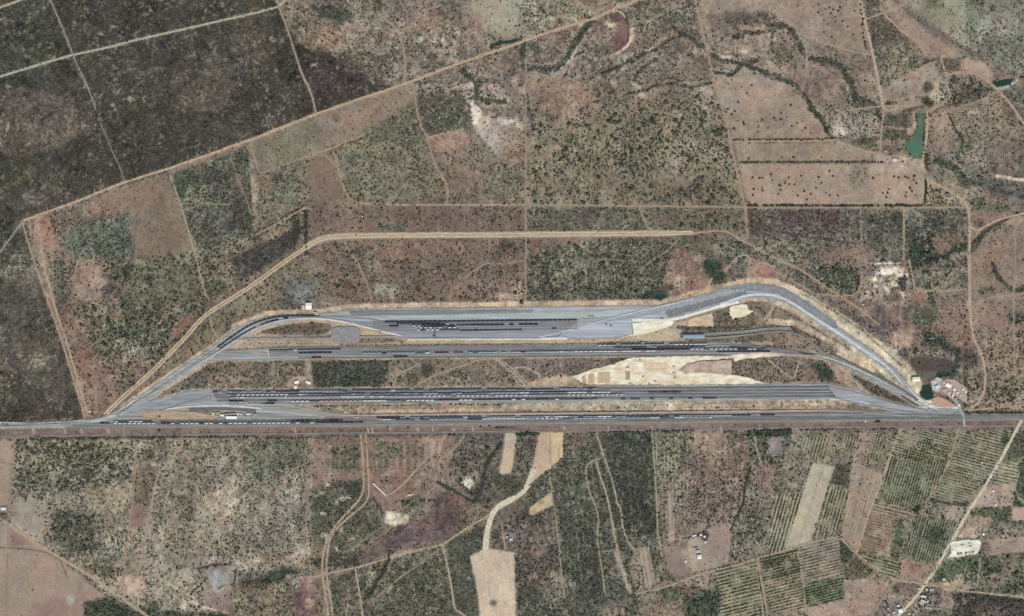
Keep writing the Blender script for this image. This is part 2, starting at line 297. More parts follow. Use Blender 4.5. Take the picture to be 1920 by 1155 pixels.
P([(480,530),(580,470),(590,500),(600,575),(440,610),(400,640),(330,680),(310,700),(300,680),(395,595)],(130,116,96),2.8,warp=4,soft=2,siz=1.5,bc=(66,68,52)); P([(330,640),(395,600),(395,640),(330,680)],(120,108,86),4,warp=3,soft=2,bc=(62,66,48)); P([(530,530),(585,515),(600,540),(590,575),(530,575)],(112,112,106),5,warp=6,soft=4,bc=(70,74,68),siz=1.4); B(562,545,16,18,(128,128,128),4,a=.6,bc=(80,84,86)); B(600,520,20,24,(126,124,104),4,a=.5)
P([(990,456),(1110,450),(1240,450),(1262,470),(1240,540),(1230,560),(988,562)],(118,112,94),5.2,warp=4,soft=2,siz=1.6,bc=(62,68,54),mot=1.1); P([(988,452),(1090,446),(1150,440),(1060,460),(1000,475)],(132,104,92),1.2,warp=3,soft=2); B(1215,455,24,10,(86,72,72),4,a=.8); B(1050,470,40,14,(96,104,80),6,a=.5); B(1080,515,12,14,(106,98,92),4,a=.6); B(1180,500,40,30,(116,110,90),6,a=.4); L([(1027,492),(1025,510),(1028,530),(1036,545)],4,(58,62,48),7,warp=1)
P([(1262,470),(1300,455),(1330,480),(1345,540),(1300,560),(1240,552),(1245,520)],(146,118,104),1.6,warp=5,soft=3,mot=1.2); B(1310,480,10,9,(190,160,146),.5,a=.6); B(1272,530,14,14,(180,156,140),1,a=.5); B(1310,535,16,10,(160,108,94),.5,a=.7); B(1300,510,18,14,(150,118,102),1.5,a=.6); L([(1245,530),(1262,500),(1275,475)],5,(158,134,118),.8,a=.7)
B(1335,500,17,22,(48,66,50),3,warp=4,ang=-30,bc=(44,68,46),mot=.6); B(1345,520,15,12,(44,62,48),3,warp=4,ang=-20,bc=(44,68,46),mot=.6); B(1355,530,18,9,(100,96,76),4,a=.8); B(1280,450,10,10,(88,104,78),3,warp=3,bc=(64,80,58),mot=.5); P([(1288,462),(1325,468),(1322,478),(1288,470)],(104,108,84),3,warp=3,soft=3)
B(1225,553,30,9,(48,66,50),4,warp=3,ang=-6,soft=2,mot=.6); B(1240,556,16,8,(34,56,44),3,warp=3,mot=.5); B(1252,540,12,6,(70,74,60),6,a=.7)
P([(1330,440),(1420,460),(1400,500),(1350,490)],(112,110,90),4.2,warp=6,soft=4,siz=1.6); B(1345,470,16,10,(160,150,130),1,a=.5,ang=50); P([(1365,500),(1395,478),(1400,515),(1360,535)],(106,98,88),4,warp=3,soft=2); B(1420,490,20,10,(150,112,96),.8,a=.7); P([(1410,490),(1450,495),(1460,520),(1415,525)],(160,108,92),.5,warp=4,soft=4); B(1438,510,14,9,(172,104,92),.3,a=.6)
# north-east: tan ranges and the creek
P([(1305,-60),(1608,-60),(1632,100),(1563,87),(1493,60),(1440,20),(1320,60)],(152,131,113),.6,warp=3,soft=3,siz=1.1,mot=.7)
P([(1320,60),(1440,20),(1495,62),(1590,95),(1635,105),(1652,180),(1560,200),(1440,140),(1340,150)],(138,120,104),1.8,warp=12,soft=6,mot=1.2)
P([(1340,148),(1430,140),(1470,155),(1520,195),(1562,262),(1372,262)],(150,130,112),.35,warp=3,soft=3,siz=1.2,mot=.6); P([(1376,268),(1600,270),(1655,300),(1384,302)],(150,130,110),.6,warp=2,soft=1,siz=1.1,mot=.6)
P([(1388,306),(1640,308),(1725,316),(1736,340),(1732,382),(1400,385)],(160,138,118),.4,warp=1,soft=1,siz=1.1,mot=.5); B(1610,330,20,26,(146,134,112),3,a=.7); B(1690,310,40,14,(178,155,133),.3,a=.7); B(1660,312,30,8,(180,160,138),.2,a=.6); B(1480,345,50,9,(150,134,112),2.4,a=.7); B(1580,380,40,8,(165,142,120),.2,a=.5)
CRK=dict(warp=6,soft=2.5,siz=1.45,bc=(60,60,50))
for pl,w,t in (([(1440,50),(1462,46),(1485,58),(1500,80),(1505,98)],11,(84,78,68)),([(1525,112),(1560,118),(1585,130),(1598,165),(1605,190),(1640,200)],15,(82,82,68)),([(1565,120),(1580,122),(1588,140)],9,(44,62,50)),
  ([(1450,145),(1490,155),(1515,185),(1530,215)],9,(92,88,76)),([(1518,205),(1540,222),(1548,245),(1563,260)],7,(78,78,64)),([(1265,52),(1300,72),(1330,100),(1345,108),(1385,120),(1420,112)],7,(76,72,60)),([(1130,140),(1165,120),(1190,108),(1235,90),(1262,70)],6,(92,84,72)),
  ([(1190,150),(1195,135),(1230,110)],6,(64,74,56)),([(1250,155),(1280,164),(1310,162),(1335,155)],4,(72,68,58)),([(1175,178),(1210,168),(1232,158)],5,(70,76,62)),([(1375,75),(1400,60),(1440,60),(1475,50)],6,(92,90,74)),([(1340,136),(1370,140),(1392,120),(1440,134)],6,(74,76,62)),
  ([(985,125),(1020,130),(1040,128),(1062,110),(1070,90),(1092,60),(1110,38)],11,(74,76,64)),([(1040,130),(1060,115),(1066,100)],9,(48,60,46)),([(1080,103),(1100,100)],4,(60,64,52)),([(1000,90),(1010,95)],14,(88,96,78)),([(980,80),(982,110)],7,(60,74,56)),([(870,130),(890,155),(900,185),(925,190),(945,192)],7,(70,74,62)),([(893,180),(915,190),(945,192)],8,(50,66,48)),([(760,170),(830,168),(850,175)],3,(150,140,124)),
  ([(1160,0),(1240,20),(1300,40)],10,(110,104,88)),([(1190,10),(1240,25),(1290,30)],6,(100,104,82)),([(1450,60),(1440,100),(1470,140)],6,(120,108,92)),([(1650,225),(1620,215),(1600,200)],10,(96,92,78)),([(985,180),(990,210),(1000,235)],9,(92,86,78))):
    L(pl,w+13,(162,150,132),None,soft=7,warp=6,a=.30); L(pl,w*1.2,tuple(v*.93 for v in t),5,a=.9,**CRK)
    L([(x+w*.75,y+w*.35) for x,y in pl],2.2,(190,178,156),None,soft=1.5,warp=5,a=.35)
P([(1440,85),(1480,90),(1480,115),(1440,110)],(112,106,92),3.5,warp=8,soft=5); P([(1320,30),(1400,15),(1410,45),(1330,60)],(120,104,94),3,warp=8,soft=4); B(1420,35,30,12,(100,88,80),5,a=.7); B(1370,30,20,10,(104,92,84),4,a=.6)
P([(1500,110),(1560,125),(1600,190),(1520,190),(1480,150)],(138,116,102),1,warp=6,soft=4); P([(1540,190),(1600,195),(1660,230),(1655,262),(1565,255)],(142,130,114),3.4,warp=6,soft=4,siz=1.3); B(1575,243,16,12,(180,168,150),.6,a=.6); B(1630,150,14,12,(150,130,116),1,a=.7)
P([(1610,-60),(1640,-60),(1655,24),(1740,100),(1738,115),(1690,145),(1650,165),(1636,100)],(108,96,84),5.5,warp=2,soft=1,siz=1.3,bc=(62,60,50)); P([(1640,80),(1738,90),(1730,120),(1690,145),(1650,165)],(132,124,104),4.5,warp=6,soft=4,a=.8,bc=(66,68,54)); B(1712,122,18,8,(88,92,74),6,a=.6)
P([(1655,0),(1700,-20),(1760,60),(1850,120),(1860,165),(1780,110),(1740,108),(1690,60)],(152,130,114),.6,warp=4,soft=4,mot=.6)
P([(1650,-60),(1910,-60),(1910,20),(1830,60),(1810,120),(1760,70),(1700,0)],(142,137,114),1.2,warp=6,soft=5,mot=.6,bc=(90,96,72)); L([(1680,0),(1740,50),(1790,85),(1850,120),(1880,150)],16,(118,106,98),1.6,soft=8,warp=5,a=.8); L([(1700,20),(1760,62),(1830,105)],5,(98,90,84),2,soft=4,warp=4,a=.7)
B(1755,5,16,12,(112,110,86),5,a=.8)
P([(1825,-60),(1990,-60),(1990,150),(1905,150),(1870,120),(1820,100),(1812,50)],(126,122,106),4.6,warp=8,soft=4,siz=1.4,bc=(76,84,68)); B(1845,50,14,24,(168,165,150),1.5,a=.6,ang=20); B(1890,50,22,28,(150,138,124),3,a=.6); B(1830,20,18,26,(110,122,98),5,a=.5)
P([(1650,170),(1690,145),(1735,120),(1760,108),(1760,200),(1730,205),(1658,210)],(146,128,112),.7,warp=3,soft=2,mot=.6); B(1690,158,20,12,(150,138,126),.5); L([(1730,120),(1762,108)],3,(80,70,62),6); B(1740,165,11,11,(76,72,60),6,a=.9); B(1740,192,12,9,(62,64,50),7,a=.9); B(1667,196,11,8,(84,82,68),6,a=.9); B(1690,178,7,6,(120,112,94),4,a=.7); L([(1695,208),(1728,200)],6,(92,80,68),4,a=.8)
P([(1752,112),(1805,110),(1810,138),(1760,138)],(112,98,86),4,warp=4,soft=2); P([(1752,145),(1820,138),(1866,168),(1800,200),(1760,190)],(120,112,96),5.2,warp=4,soft=3,siz=1.5,bc=(58,58,48)); B(1765,165,14,20,(168,158,136),3,a=.6); B(1760,182,16,12,(186,176,152),1.5,a=.5); B(1825,175,26,16,(88,82,72),6,a=.6)
P([(1800,110),(1850,118),(1870,160),(1830,135),(1800,132)],(168,142,120),.5,warp=3,soft=2)
P([(1740,215),(1862,178),(1890,215),(1915,245),(1905,300),(1860,320),(1800,300),(1745,300)],(142,126,108),3.2,warp=4,soft=3,siz=1.35); P([(1745,220),(1780,210),(1795,270),(1745,290)],(148,124,108),1,warp=4,soft=3,a=.8); L([(1778,212),(1790,240),(1805,262),(1803,282)],4,(52,66,52),6); B(1803,277,5,8,(56,100,66),3)
P([(1870,170),(1990,150),(1990,260),(1920,250),(1895,200)],(120,114,98),4,warp=4,soft=3); B(1885,280,30,26,(124,108,100),1.5,a=.7); P([(1845,290),(1920,255),(1990,260),(1990,330),(1880,340)],(120,106,98),2,warp=6,soft=6,a=.9); L([(1870,330),(1895,334),(1920,338),(1990,340)],6,(205,185,162),0,warp=3); L([(1790,290),(1810,320),(1850,340),(1900,350),(1980,360)],14,(92,98,90),4,soft=6,warp=4,a=.8); B(1905,365,24,14,(100,108,102),2,a=.8)
P([(1745,300),(1790,290),(1830,350),(1880,380),(1920,390),(1860,430),(1820,400),(1740,340)],(138,126,108),2.6,warp=5,soft=4); B(1832,380,14,10,(70,82,62),6,a=.8); B(1860,400,40,16,(94,98,82),6,a=.7); L([(1755,300),(1790,315),(1810,345)],14,(84,84,70),6,warp=4,a=.8)
P([(1738,340),(1812,386),(1738,386)],(150,138,112),4,warp=1,soft=1,siz=1.5,bc=(74,74,54))
P([(1650,215),(1705,215),(1700,260),(1655,262)],(90,88,76),5,warp=3,soft=2,bc=(62,62,52)); L([(1660,238),(1700,242)],5,(150,126,112),.5,a=.8); B(1705,247,7,7,(170,150,126),0); L([(1717,212),(1716,240)],9,(168,148,124),.5); P([(1715,212),(1722,212),(1718,235)],(78,90,70),3,warp=1); L([(1600,270),(1640,270)],8,(96,98,80),5,a=.8); L([(1730,214),(1733,270)],4,(58,58,48),7); L([(1735,290),(1736,310)],8,(60,64,50),7)
P([(1640,285),(1735,300),(1740,330),(1640,312)],(168,148,130),.5,warp=2,soft=2)
# mixed scrub south of the long fence
P([(1404,393),(1816,392),(1816,545),(1700,545),(1605,553),(1530,552),(1404,470)],(116,106,94),3.9,warp=2,soft=1,siz=1.45,bc=(62,64,52),mot=1.3)
P([(1404,393),(1580,393),(1575,440),(1404,445)],(103,91,84),4.5,warp=6,soft=4,bc=(68,60,56)); B(1560,405,16,14,(92,66,72),3,a=.7); B(1480,410,25,16,(94,72,76),4,a=.5); B(1420,410,16,16,(84,80,68),6,a=.7); B(1640,410,22,10,(66,70,54),7,a=.7); B(1680,405,10,8,(50,54,44),7,a=.7); B(1600,420,14,10,(132,130,118),3,a=.6); L([(1440,430),(1520,445),(1600,455),(1640,460)],5,(70,70,58),6,warp=3,a=.8); P([(1640,440),(1700,400),(1700,480),(1650,480)],(96,92,80),5,warp=6,soft=4); B(1645,450,12,14,(70,80,64),7,a=.7)
P([(1530,460),(1640,465),(1640,500),(1540,500)],(128,106,92),1.8,warp=6,soft=4); P([(1404,450),(1520,455),(1530,500),(1440,490)],(118,112,94),4.4,warp=6,soft=4,siz=1.6); P([(1535,500),(1610,500),(1612,550),(1560,548),(1528,530)],(108,108,88),5.2,warp=3,soft=2,siz=1.7,bc=(56,64,46))
P([(1695,392),(1740,392),(1730,420),(1700,425)],(116,116,100),4,warp=3,soft=2); P([(1735,394),(1775,394),(1775,425),(1735,430)],(82,82,78),6,warp=3,soft=2); P([(1775,394),(1812,394),(1812,430),(1775,430)],(116,112,98),4,warp=3,soft=2)
P([(1700,445),(1750,440),(1760,500),(1745,520),(1708,500)],(62,68,58),7,warp=6,soft=4,siz=1.8,bc=(48,56,48)); B(1717,475,9,9,(44,70,52),2); B(1718,487,5,5,(70,88,104),1,a=.7); B(1718,440,16,12,(70,76,62),6,a=.8); B(1735,468,4,12,(182,178,152),0,a=.8); B(1755,497,10,7,(176,160,150),0,a=.7); P([(1745,440),(1812,438),(1812,465),(1750,475)],(132,112,94),1.6,warp=4,soft=3); L([(1742,483),(1775,482),(1790,466),(1814,460)],9,(58,66,50),8,warp=2); B(1795,466,14,8,(38,66,46),6); B(1795,480,14,8,(160,152,136),.6,a=.6); P([(1700,500),(1815,490),(1815,540),(1716,545)],(116,110,94),4.4,warp=4,soft=3)
P([(1695,545),(1740,548),(1735,565),(1690,566)],(146,112,94),.6,warp=3,soft=2); L([(1740,530),(1746,560),(1755,580)],8,(70,80,62),7,a=.8)
# quarry
P([(1612,492),(1700,490),(1712,545),(1695,570),(1660,585),(1612,570)],(140,124,112),2,warp=4,soft=2,mot=1.6)
for x,y,rx,ry in ((1665,508,14,6),(1682,505,9,7),(1650,512,10,4),(1639,521,6,7),(1655,522,9,3),(1668,529,7,4),(1676,532,7,4),(1640,535,6,2),(1660,540,5,4),(1665,549,4,5),(1637,543,5,4),(1690,552,5,6),(1623,550,4,6),(1690,514,10,3),(1630,580,7,4),(1700,515,6,4)): B(x,y,rx,ry,(208,194,168),.4,warp=6,soft=1,a=.72)
B(1633,512,10,6,(92,78,78),1,a=.7); L([(1637,496),(1660,498),(1680,492)],3,(104,96,76),3); L([(1640,494),(1690,493)],2.4,(190,176,150),0,warp=1); B(1692,529,8,10,(58,66,56),7,a=.9); B(1617,516,6,5,(172,130,120),0,a=.7); B(1695,506,5,6,(182,140,132),0,a=.8); P([(1655,552),(1690,550),(1690,568),(1660,566)],(98,84,80),1,warp=4,soft=2)
P([(1612,570),(1700,570),(1730,650),(1690,665),(1640,650),(1600,600)],(136,116,104),2.2,warp=6,soft=4,mot=1.4); P([(1642,572),(1660,572),(1658,628),(1642,622)],(104,92,88),1,warp=2,soft=1); P([(1676,580),(1704,580),(1700,603),(1684,598)],(103,88,85),1.5,warp=3,soft=2); B(1700,612,16,7,(160,118,98),0,a=.8); P([(1668,620),(1715,615),(1712,650),(1680,652)],(172,142,118),.6,warp=4,soft=3); B(1677,660,10,7,(186,184,176),0,a=.9); B(1695,662,11,8,(82,80,80),2,a=.9); B(1688,588,4,12,(185,165,142),0,a=.5)
P([(1716,580),(1770,575),(1760,600),(1720,612)],(104,106,88),5,warp=5,soft=3); P([(1760,580),(1815,560),(1825,625),(1840,660),(1835,700),(1780,640)],(134,108,94),2,warp=6,soft=4); P([(1822,575),(1990,560),(1990,620),(1870,620),(1835,600)],(138,112,98),1.2,warp=5,soft=3,mot=.6); B(1905,595,16,12,(76,84,68),6,a=.8)
P([(1735,622),(1760,628),(1790,650),(1800,690),(1790,706),(1760,705),(1800,668),(1730,640)],(78,80,70),7,warp=5,soft=3,siz=1.7,bc=(50,56,46)); L([(1732,628),(1740,624),(1755,634),(1768,645)],7,(50,64,52),6,warp=2); B(1750,634,7,3,(138,146,132),0); L([(1710,655),(1735,660),(1765,665)],9,(150,140,120),5,warp=3,a=.7,siz=1.8)
P([(1706,672),(1720,667),(1770,672),(1790,680),(1790,700),(1755,710),(1720,708)],(82,72,66),.9,warp=2,soft=1,mot=.5); B(1722,680,10,8,(76,84,62),1,a=.6); P([(1716,695),(1760,698),(1750,712),(1718,708)],(102,98,82),1,warp=3,soft=2); L([(1760,704),(1785,700),(1797,685),(1795,665),(1798,655)],10,(42,62,48),7,warp=3,bc=(44,60,46)); L([(1780,698),(1796,690),(1796,668)],4,(62,86,68),0,warp=2,a=.6); B(1815,672,16,22,(86,74,70),5,a=.8)
P([(1818,700),(1845,735),(1990,600),(1990,775),(1812,770),(1808,720)],(150,134,110),4.2,warp=4,soft=3,siz=1.6,bc=(74,68,54),mot=1.2); P([(1845,640),(1990,600),(1990,700),(1850,700)],(146,126,106),4,warp=4,soft=3,siz=1.5,bc=(74,68,54)); L([(1812,774),(1990,774)],6,(66,66,54),6,a=.8); L([(1810,690),(1811,760)],8,(62,64,50),7,warp=2,a=.9)
# right edge
P([(1820,395),(1990,395),(1990,560),(1824,572),(1820,500)],(140,120,104),1.1,warp=3,soft=3,siz=1.4,mot=.7); L([(1824,470),(1850,430),(1880,412),(1920,398)],10,(84,80,68),5,warp=4,a=.7); L([(1860,495),(1875,525),(1900,545),(1920,540)],8,(78,78,66),6,warp=3,a=.85); B(1850,545,14,8,(84,80,68),6,a=.7); B(1900,412,20,10,(182,156,134),.4,a=.7); B(1840,420,12,10,(120,106,92),3); L([(1852,440),(1880,420)],6,(130,118,102),3)
# around the new yard
P([(440,618),(470,600),(525,592),(600,590),(640,600),(625,628),(440,640)],(170,150,122),.3,warp=1,soft=1,mot=.4); P([(500,614),(535,603),(600,602),(622,605),(620,620),(605,628),(480,626)],(112,98,80),4.4,warp=3,soft=1,siz=1.3,bc=(66,64,50))
P([(660,608),(690,618),(754,632),(678,633),(672,615)],(176,162,130),.1,warp=1,soft=1,mot=.3); B(683,617,4,4,(130,112,82),2,a=.8)
P([(440,636),(620,636),(640,645),(800,640),(1150,638),(1285,632),(1285,642),(1100,645),(800,648),(520,650),(420,655)],(164,146,122),.3,warp=1,soft=1,mot=.5); P([(720,641),(1100,638),(1180,640),(1100,644),(800,646)],(166,140,122),.2,warp=1,soft=1,mot=.3)
P([(1290,590),(1340,578),(1402,560),(1440,556),(1465,562),(1520,595),(1600,648),(1680,706),(1700,732),(1640,705),(1560,660),(1480,625),(1280,625)],(118,104,88),3.6,warp=2,soft=2,siz=1.3,mot=1.1)
P([(1150,631),(1190,628),(1260,610),(1290,596),(1335,584),(1338,612),(1275,614),(1285,640),(1160,640)],(186,164,138),.2,warp=2,soft=1,mot=.6); P([(1410,585),(1440,575),(1500,590),(1500,604),(1420,600)],(126,106,94),2.4,warp=3,soft=2)
L([(1440,602),(1490,606),(1530,625),(1580,655),(1620,690),(1660,715),(1690,735)],11,(178,156,132),.3,soft=3,warp=2); P([(1570,660),(1600,655),(1625,672),(1635,700),(1600,690),(1570,670)],(184,160,132),.2,warp=3,soft=2); P([(1488,575),(1505,583),(1540,620),(1525,615)],(52,76,54),5,warp=2,soft=1,bc=(48,70,48)); P([(1545,620),(1565,625),(1560,635),(1545,630)],(130,108,92),2,warp=2)
P([(1400,640),(1440,625),(1500,630),(1540,655),(1555,668),(1500,660),(1440,652)],(134,114,94),2,warp=3,soft=2); L([(1400,648),(1450,652),(1540,664)],3,(168,150,124),.3,warp=1,a=.7); L([(1410,640),(1445,645)],7,(180,168,146),0,warp=3,a=.7); P([(1340,625),(1430,630),(1440,640),(1370,640)],(96,94,80),3.5,warp=3,soft=2); L([(1130,642),(1380,640)],3,(70,68,54),5,warp=1); L([(640,647),(1130,644)],1.6,(96,84,68),3); L([(1272,614),(1380,615),(1400,612)],5,(94,90,66),5,warp=1)
B(1393,595,18,8,(112,100,84),4,a=.8); B(1410,650,30,5,(150,136,116),.5,a=.6)
P([(1520,600),(1560,625),(1600,655),(1640,685),(1600,660),(1540,620)],(132,112,92),2,warp=2,soft=1)
# strips between the three lower yards
P([(400,678),(572,677),(572,728),(380,732),(300,748),(262,750),(300,730),(350,700),(385,680)],(124,110,92),4.8,warp=1,soft=1,siz=1.4,bc=(72,66,54)); P([(320,720),(385,690),(420,690),(410,728),(350,735)],(104,98,84),5.5,warp=3,soft=3,a=.8); P([(385,700),(450,695),(450,725),(400,728)],(138,122,104),2.6,warp=3,soft=3,a=.7); L([(300,748),(350,733),(400,729)],4,(172,152,126),0); P([(538,705),(586,705),(586,727),(538,727)],(156,132,118),.2,warp=2,soft=1); L([(577,676),(578,706)],9,(156,138,124),.2)
P([(585,679),(735,675),(745,695),(715,724),(590,726)],(90,92,78),8.5,warp=2,soft=1,siz=1.5,bc=(58,64,52)); P([(735,675),(930,672),(985,722),(715,726)],(128,114,98),2.6,warp=3,soft=2,siz=1.4); B(800,695,10,16,(78,76,60),6,a=.8,ang=30); P([(810,710),(870,690),(900,690),(930,715),(820,724)],(118,108,90),4.4,warp=4,soft=2); B(890,700,22,12,(112,112,104),3,a=.5); B(750,712,12,6,(84,84,66),6,a=.8); B(775,708,12,8,(80,80,64),6,a=.8)
P([(930,672),(1180,668),(1120,692),(1070,706),(1000,722),(985,722)],(120,106,94),4,warp=3,soft=2,siz=1.35,bc=(76,68,58)); P([(990,722),(1000,714),(1060,700),(1072,706),(1090,722)],(170,144,122),.4,warp=2,soft=1); L([(965,690),(985,688),(1010,700),(1014,712)],2,(176,158,134),0); P([(1140,672),(1190,668),(1150,680)],(66,78,62),5,warp=1)
P([(1370,680),(1440,675),(1540,670),(1580,700),(1590,722),(1440,718),(1400,708),(1372,700)],(126,108,94),4,warp=2,soft=2,siz=1.35); P([(1515,680),(1545,680),(1565,700),(1560,715),(1540,712)],(58,72,54),6,warp=3,soft=2,bc=(50,62,46)); P([(1495,690),(1530,690),(1535,715),(1500,715)],(134,108,94),1,warp=3,soft=2); P([(1550,676),(1585,690),(1620,715),(1650,735),(1640,745),(1600,725),(1575,718)],(172,148,126),.4,warp=2,soft=1); P([(1585,690),(1625,712),(1690,745),(1700,757),(1660,750),(1630,735),(1600,708)],(86,80,70),5.5,warp=3,soft=2)
P([(560,757),(800,755),(1100,752),(1400,750),(1555,748),(1640,764),(1700,772),(1560,768),(1000,774),(640,779)],(148,130,108),1.6,warp=1,soft=1,mot=1.2); L([(590,760),(900,757),(960,757)],4,(62,72,50),7,warp=2); L([(700,772),(900,768),(960,768)],5,(178,156,128),.4,warp=2); P([(940,756),(1300,752),(1300,766),(940,768)],(172,160,134),.8,warp=2,soft=1); L([(1000,770),(1560,765)],2,(190,166,142),0); L([(980,771.5),(1560,767)],1.6,(106,86,68),3); L([(1300,762),(1560,757)],7,(176,160,138),1,warp=2,a=.7)
P([(262,769),(300,768),(360,771),(420,776),(560,780),(400,786),(265,786)],(172,150,128),.2,warp=1,soft=1,mot=.3)
# the verge between the railway and the highway
L([(-60,806),(200,806),(1000,801),(1560,795),(1980,790)],9,(128,104,92),.6,soft=2,mot=.8); L([(-60,812),(200,812),(340,810)],10,(124,104,94),.8,soft=2); L([(480,803),(700,801)],4,(140,104,88),.4); L([(880,796.5),(960,796)],4,(118,88,82),2); L([(930,800),(965,799)],5,(66,74,54),6); L([(60,823),(230,821),(350,817),(480,818)],5,(60,66,48),6,warp=2,bc=(54,60,42)); L([(500,821),(580,822),(640,818),(900,815)],5,(84,80,64),4,warp=2)
L([(-60,818),(340,815)],5,(118,100,96),.4)
# south-west
P([(-60,828),(30,826),(26,860),(18,915),(14,960),(-60,960)],(156,134,118),.3,warp=1,soft=1,mot=.4)
P([(30,826),(585,822),(582,1155),(582,1220),(250,1220),(179,1085),(64,1016),(15,975),(22,900)],(148,137,118),3.6,warp=2,soft=1,siz=1.4,bc=(70,68,54),mot=1.2)
P([(30,828),(250,825),(245,900),(210,925),(90,930),(25,920)],(136,130,108),5.2,warp=8,soft=5,siz=1.7,bc=(64,68,52)); B(60,905,34,14,(104,104,86),6,a=.6); B(100,915,25,10,(92,96,82),6,a=.6); P([(20,935),(60,935),(85,975),(75,1010),(20,985)],(150,138,122),.4,warp=4,soft=3,mot=.5)
P([(160,915),(245,910),(245,950),(205,965),(165,960)],(164,150,122),2.2,warp=6,soft=4,siz=1.2); P([(95,960),(180,965),(190,1030),(150,1040),(95,1010)],(112,110,92),5.6,warp=8,soft=5,siz=1.7,bc=(60,66,52)); P([(110,1040),(200,1050),(230,1100),(180,1085)],(150,140,114),4.6,warp=4,soft=3,bc=(60,62,46)); B(190,1060,20,14,(86,90,70),6,a=.5)
P([(248,950),(281,950),(276,988),(244,990)],(140,110,98),.1,warp=1,soft=1,mot=.3); P([(250,860),(290,860),(284,948),(249,948)],(124,108,92),2.6,warp=1,soft=1); P([(240,1035),(265,1040),(260,1085),(234,1085)],(124,110,94),.6,warp=1,soft=1); P([(328,830),(583,824),(583,1020),(440,1040),(380,900),(330,900)],(138,128,111),3.8,warp=4,soft=3,a=.8,bc=(72,72,58)); P([(455,830),(575,828),(570,880),(480,900)],(112,112,94),5.6,warp=8,soft=5)
P([(270,960),(360,950),(400,1000),(380,1070),(265,1060)],(142,130,112),2.8,warp=8,soft=5); P([(360,930),(430,910),(430,1000),(400,1010),(350,1090),(320,1110),(370,1000)],(162,146,126),1.6,warp=8,soft=5,a=.8); P([(215,1080),(270,1082),(275,1100),(250,1120),(225,1110)],(172,146,124),.3,warp=3,soft=2)
P([(375,1060),(440,1062),(450,1080),(436,1148),(400,1140),(375,1120),(390,1090)],(132,118,110),.8,warp=3,soft=1,mot=.8); B(412,1090,18,20,(138,146,144),.2,a=.7); B(425,1115,12,12,(132,106,102),.2,a=.6); L([(443,1070),(439,1095),(441,1145)],4,(58,60,48),6); L([(370,1066),(395,1060),(432,1058)],4,(66,62,48),6,warp=2); L([(372,1070),(385,1090),(360,1110)],3,(72,66,52),6,warp=2); P([(446,1070),(500,1060),(500,1150),(446,1150)],(110,102,90),3.6,warp=4,soft=3); L([(410,1103),(420,1098)],3,(66,62,46),6); P([(440,1045),(500,1045),(520,1070),(450,1072)],(178,162,138),.8,warp=6,soft=3,a=.8)
P([(-60,985),(15,980),(64,1016),(110,1045),(155,1085),(200,1120),(150,1220),(-60,1220)],(150,130,112),.15,warp=1,soft=1,mot=.4); P([(15,990),(60,1018),(20,1030)],(136,112,104),.1,warp=3,soft=4); L([(-60,1027),(40,1028),(89,1036),(115,1050)],3,(112,100,88),1,warp=1); L([(112,1048),(120,1068),(128,1085)],2,(110,90,80),0); P([(130,1115),(170,1110),(150,1160),(60,1160),(60,1130)],(144,116,104),.1,warp=6,soft=5); B(131,1125,8,12,(150,152,140),0,a=.8)
P([(160,1130),(200,1118),(250,1140),(380,1148),(430,1150),(430,1220),(150,1220)],(78,82,66),6,warp=4,soft=3,siz=1.6,bc=(50,58,42)); B(285,1140,16,10,(60,68,48),7,a=.8); L([(380,1138),(440,1150),(480,1145)],4,(176,152,130),.2,warp=2)
# south, middle
P([(585,822),(720,818),(850,816),(862,850),(820,930),(760,950),(690,930),(690,905),(585,910)],(136,110,96),1.1,warp=3,soft=2,siz=1.4,mot=.9); P([(622,835),(672,832),(672,880),(624,882)],(104,96,80),4.8,warp=2,soft=2,bc=(60,64,46)); P([(700,830),(760,832),(750,850),(700,880)],(122,116,94),4,warp=4,soft=3); P([(770,830),(830,835),(830,880),(775,880)],(146,122,106),2,warp=4,soft=3); B(803,835,18,14,(176,152,132),.8,a=.6); P([(630,905),(680,900),(684,950),(640,960),(590,950),(590,915)],(94,92,76),6,warp=6,soft=4,bc=(58,62,48)); B(662,915,17,15,(60,66,56),5,a=.95,mot=.6); B(625,960,22,14,(62,70,56),5,a=.9); P([(590,930),(690,940),(720,980),(720,1040),(620,1050),(585,1000)],(98,96,80),5.6,warp=8,soft=5,bc=(60,64,48))
for x,y in ((629,942),(642,935),(605,962),(603,925),(655,932),(615,910),(592,930),(640,992),(632,1032),(608,1005),(660,1010)): B(x,y,6,4,(206,198,176),.4,a=.75,warp=5)
P([(722,958),(765,965),(765,985),(740,990),(720,982)],(192,178,150),.3,warp=5,soft=1.5,mot=1.4); P([(690,920),(760,925),(780,950),(720,955)],(142,116,100),1,warp=4,soft=3); B(768,928,9,3,(196,176,154),0); P([(750,935),(800,930),(790,950),(760,960)],(84,84,66),6,warp=4,soft=3,bc=(56,60,44))
P([(862,816),(945,814),(935,890),(955,925),(920,960),(890,940),(850,900),(835,890)],(108,102,90),4.6,warp=4,soft=3,siz=1.5,bc=(62,62,52)); L([(940,830),(912,870),(904,910),(890,940)],8,(58,64,50),7,warp=2,a=.8); B(875,905,12,12,(208,196,170),.4,a=.85); B(890,890,8,10,(168,156,134),1,a=.6); L([(820,905),(850,920),(885,940)],6,(66,66,52),7,warp=2); B(845,890,16,14,(128,110,98),1,a=.7); P([(920,890),(990,890),(985,915),(960,930),(930,920)],(92,92,76),6,warp=3,soft=2)
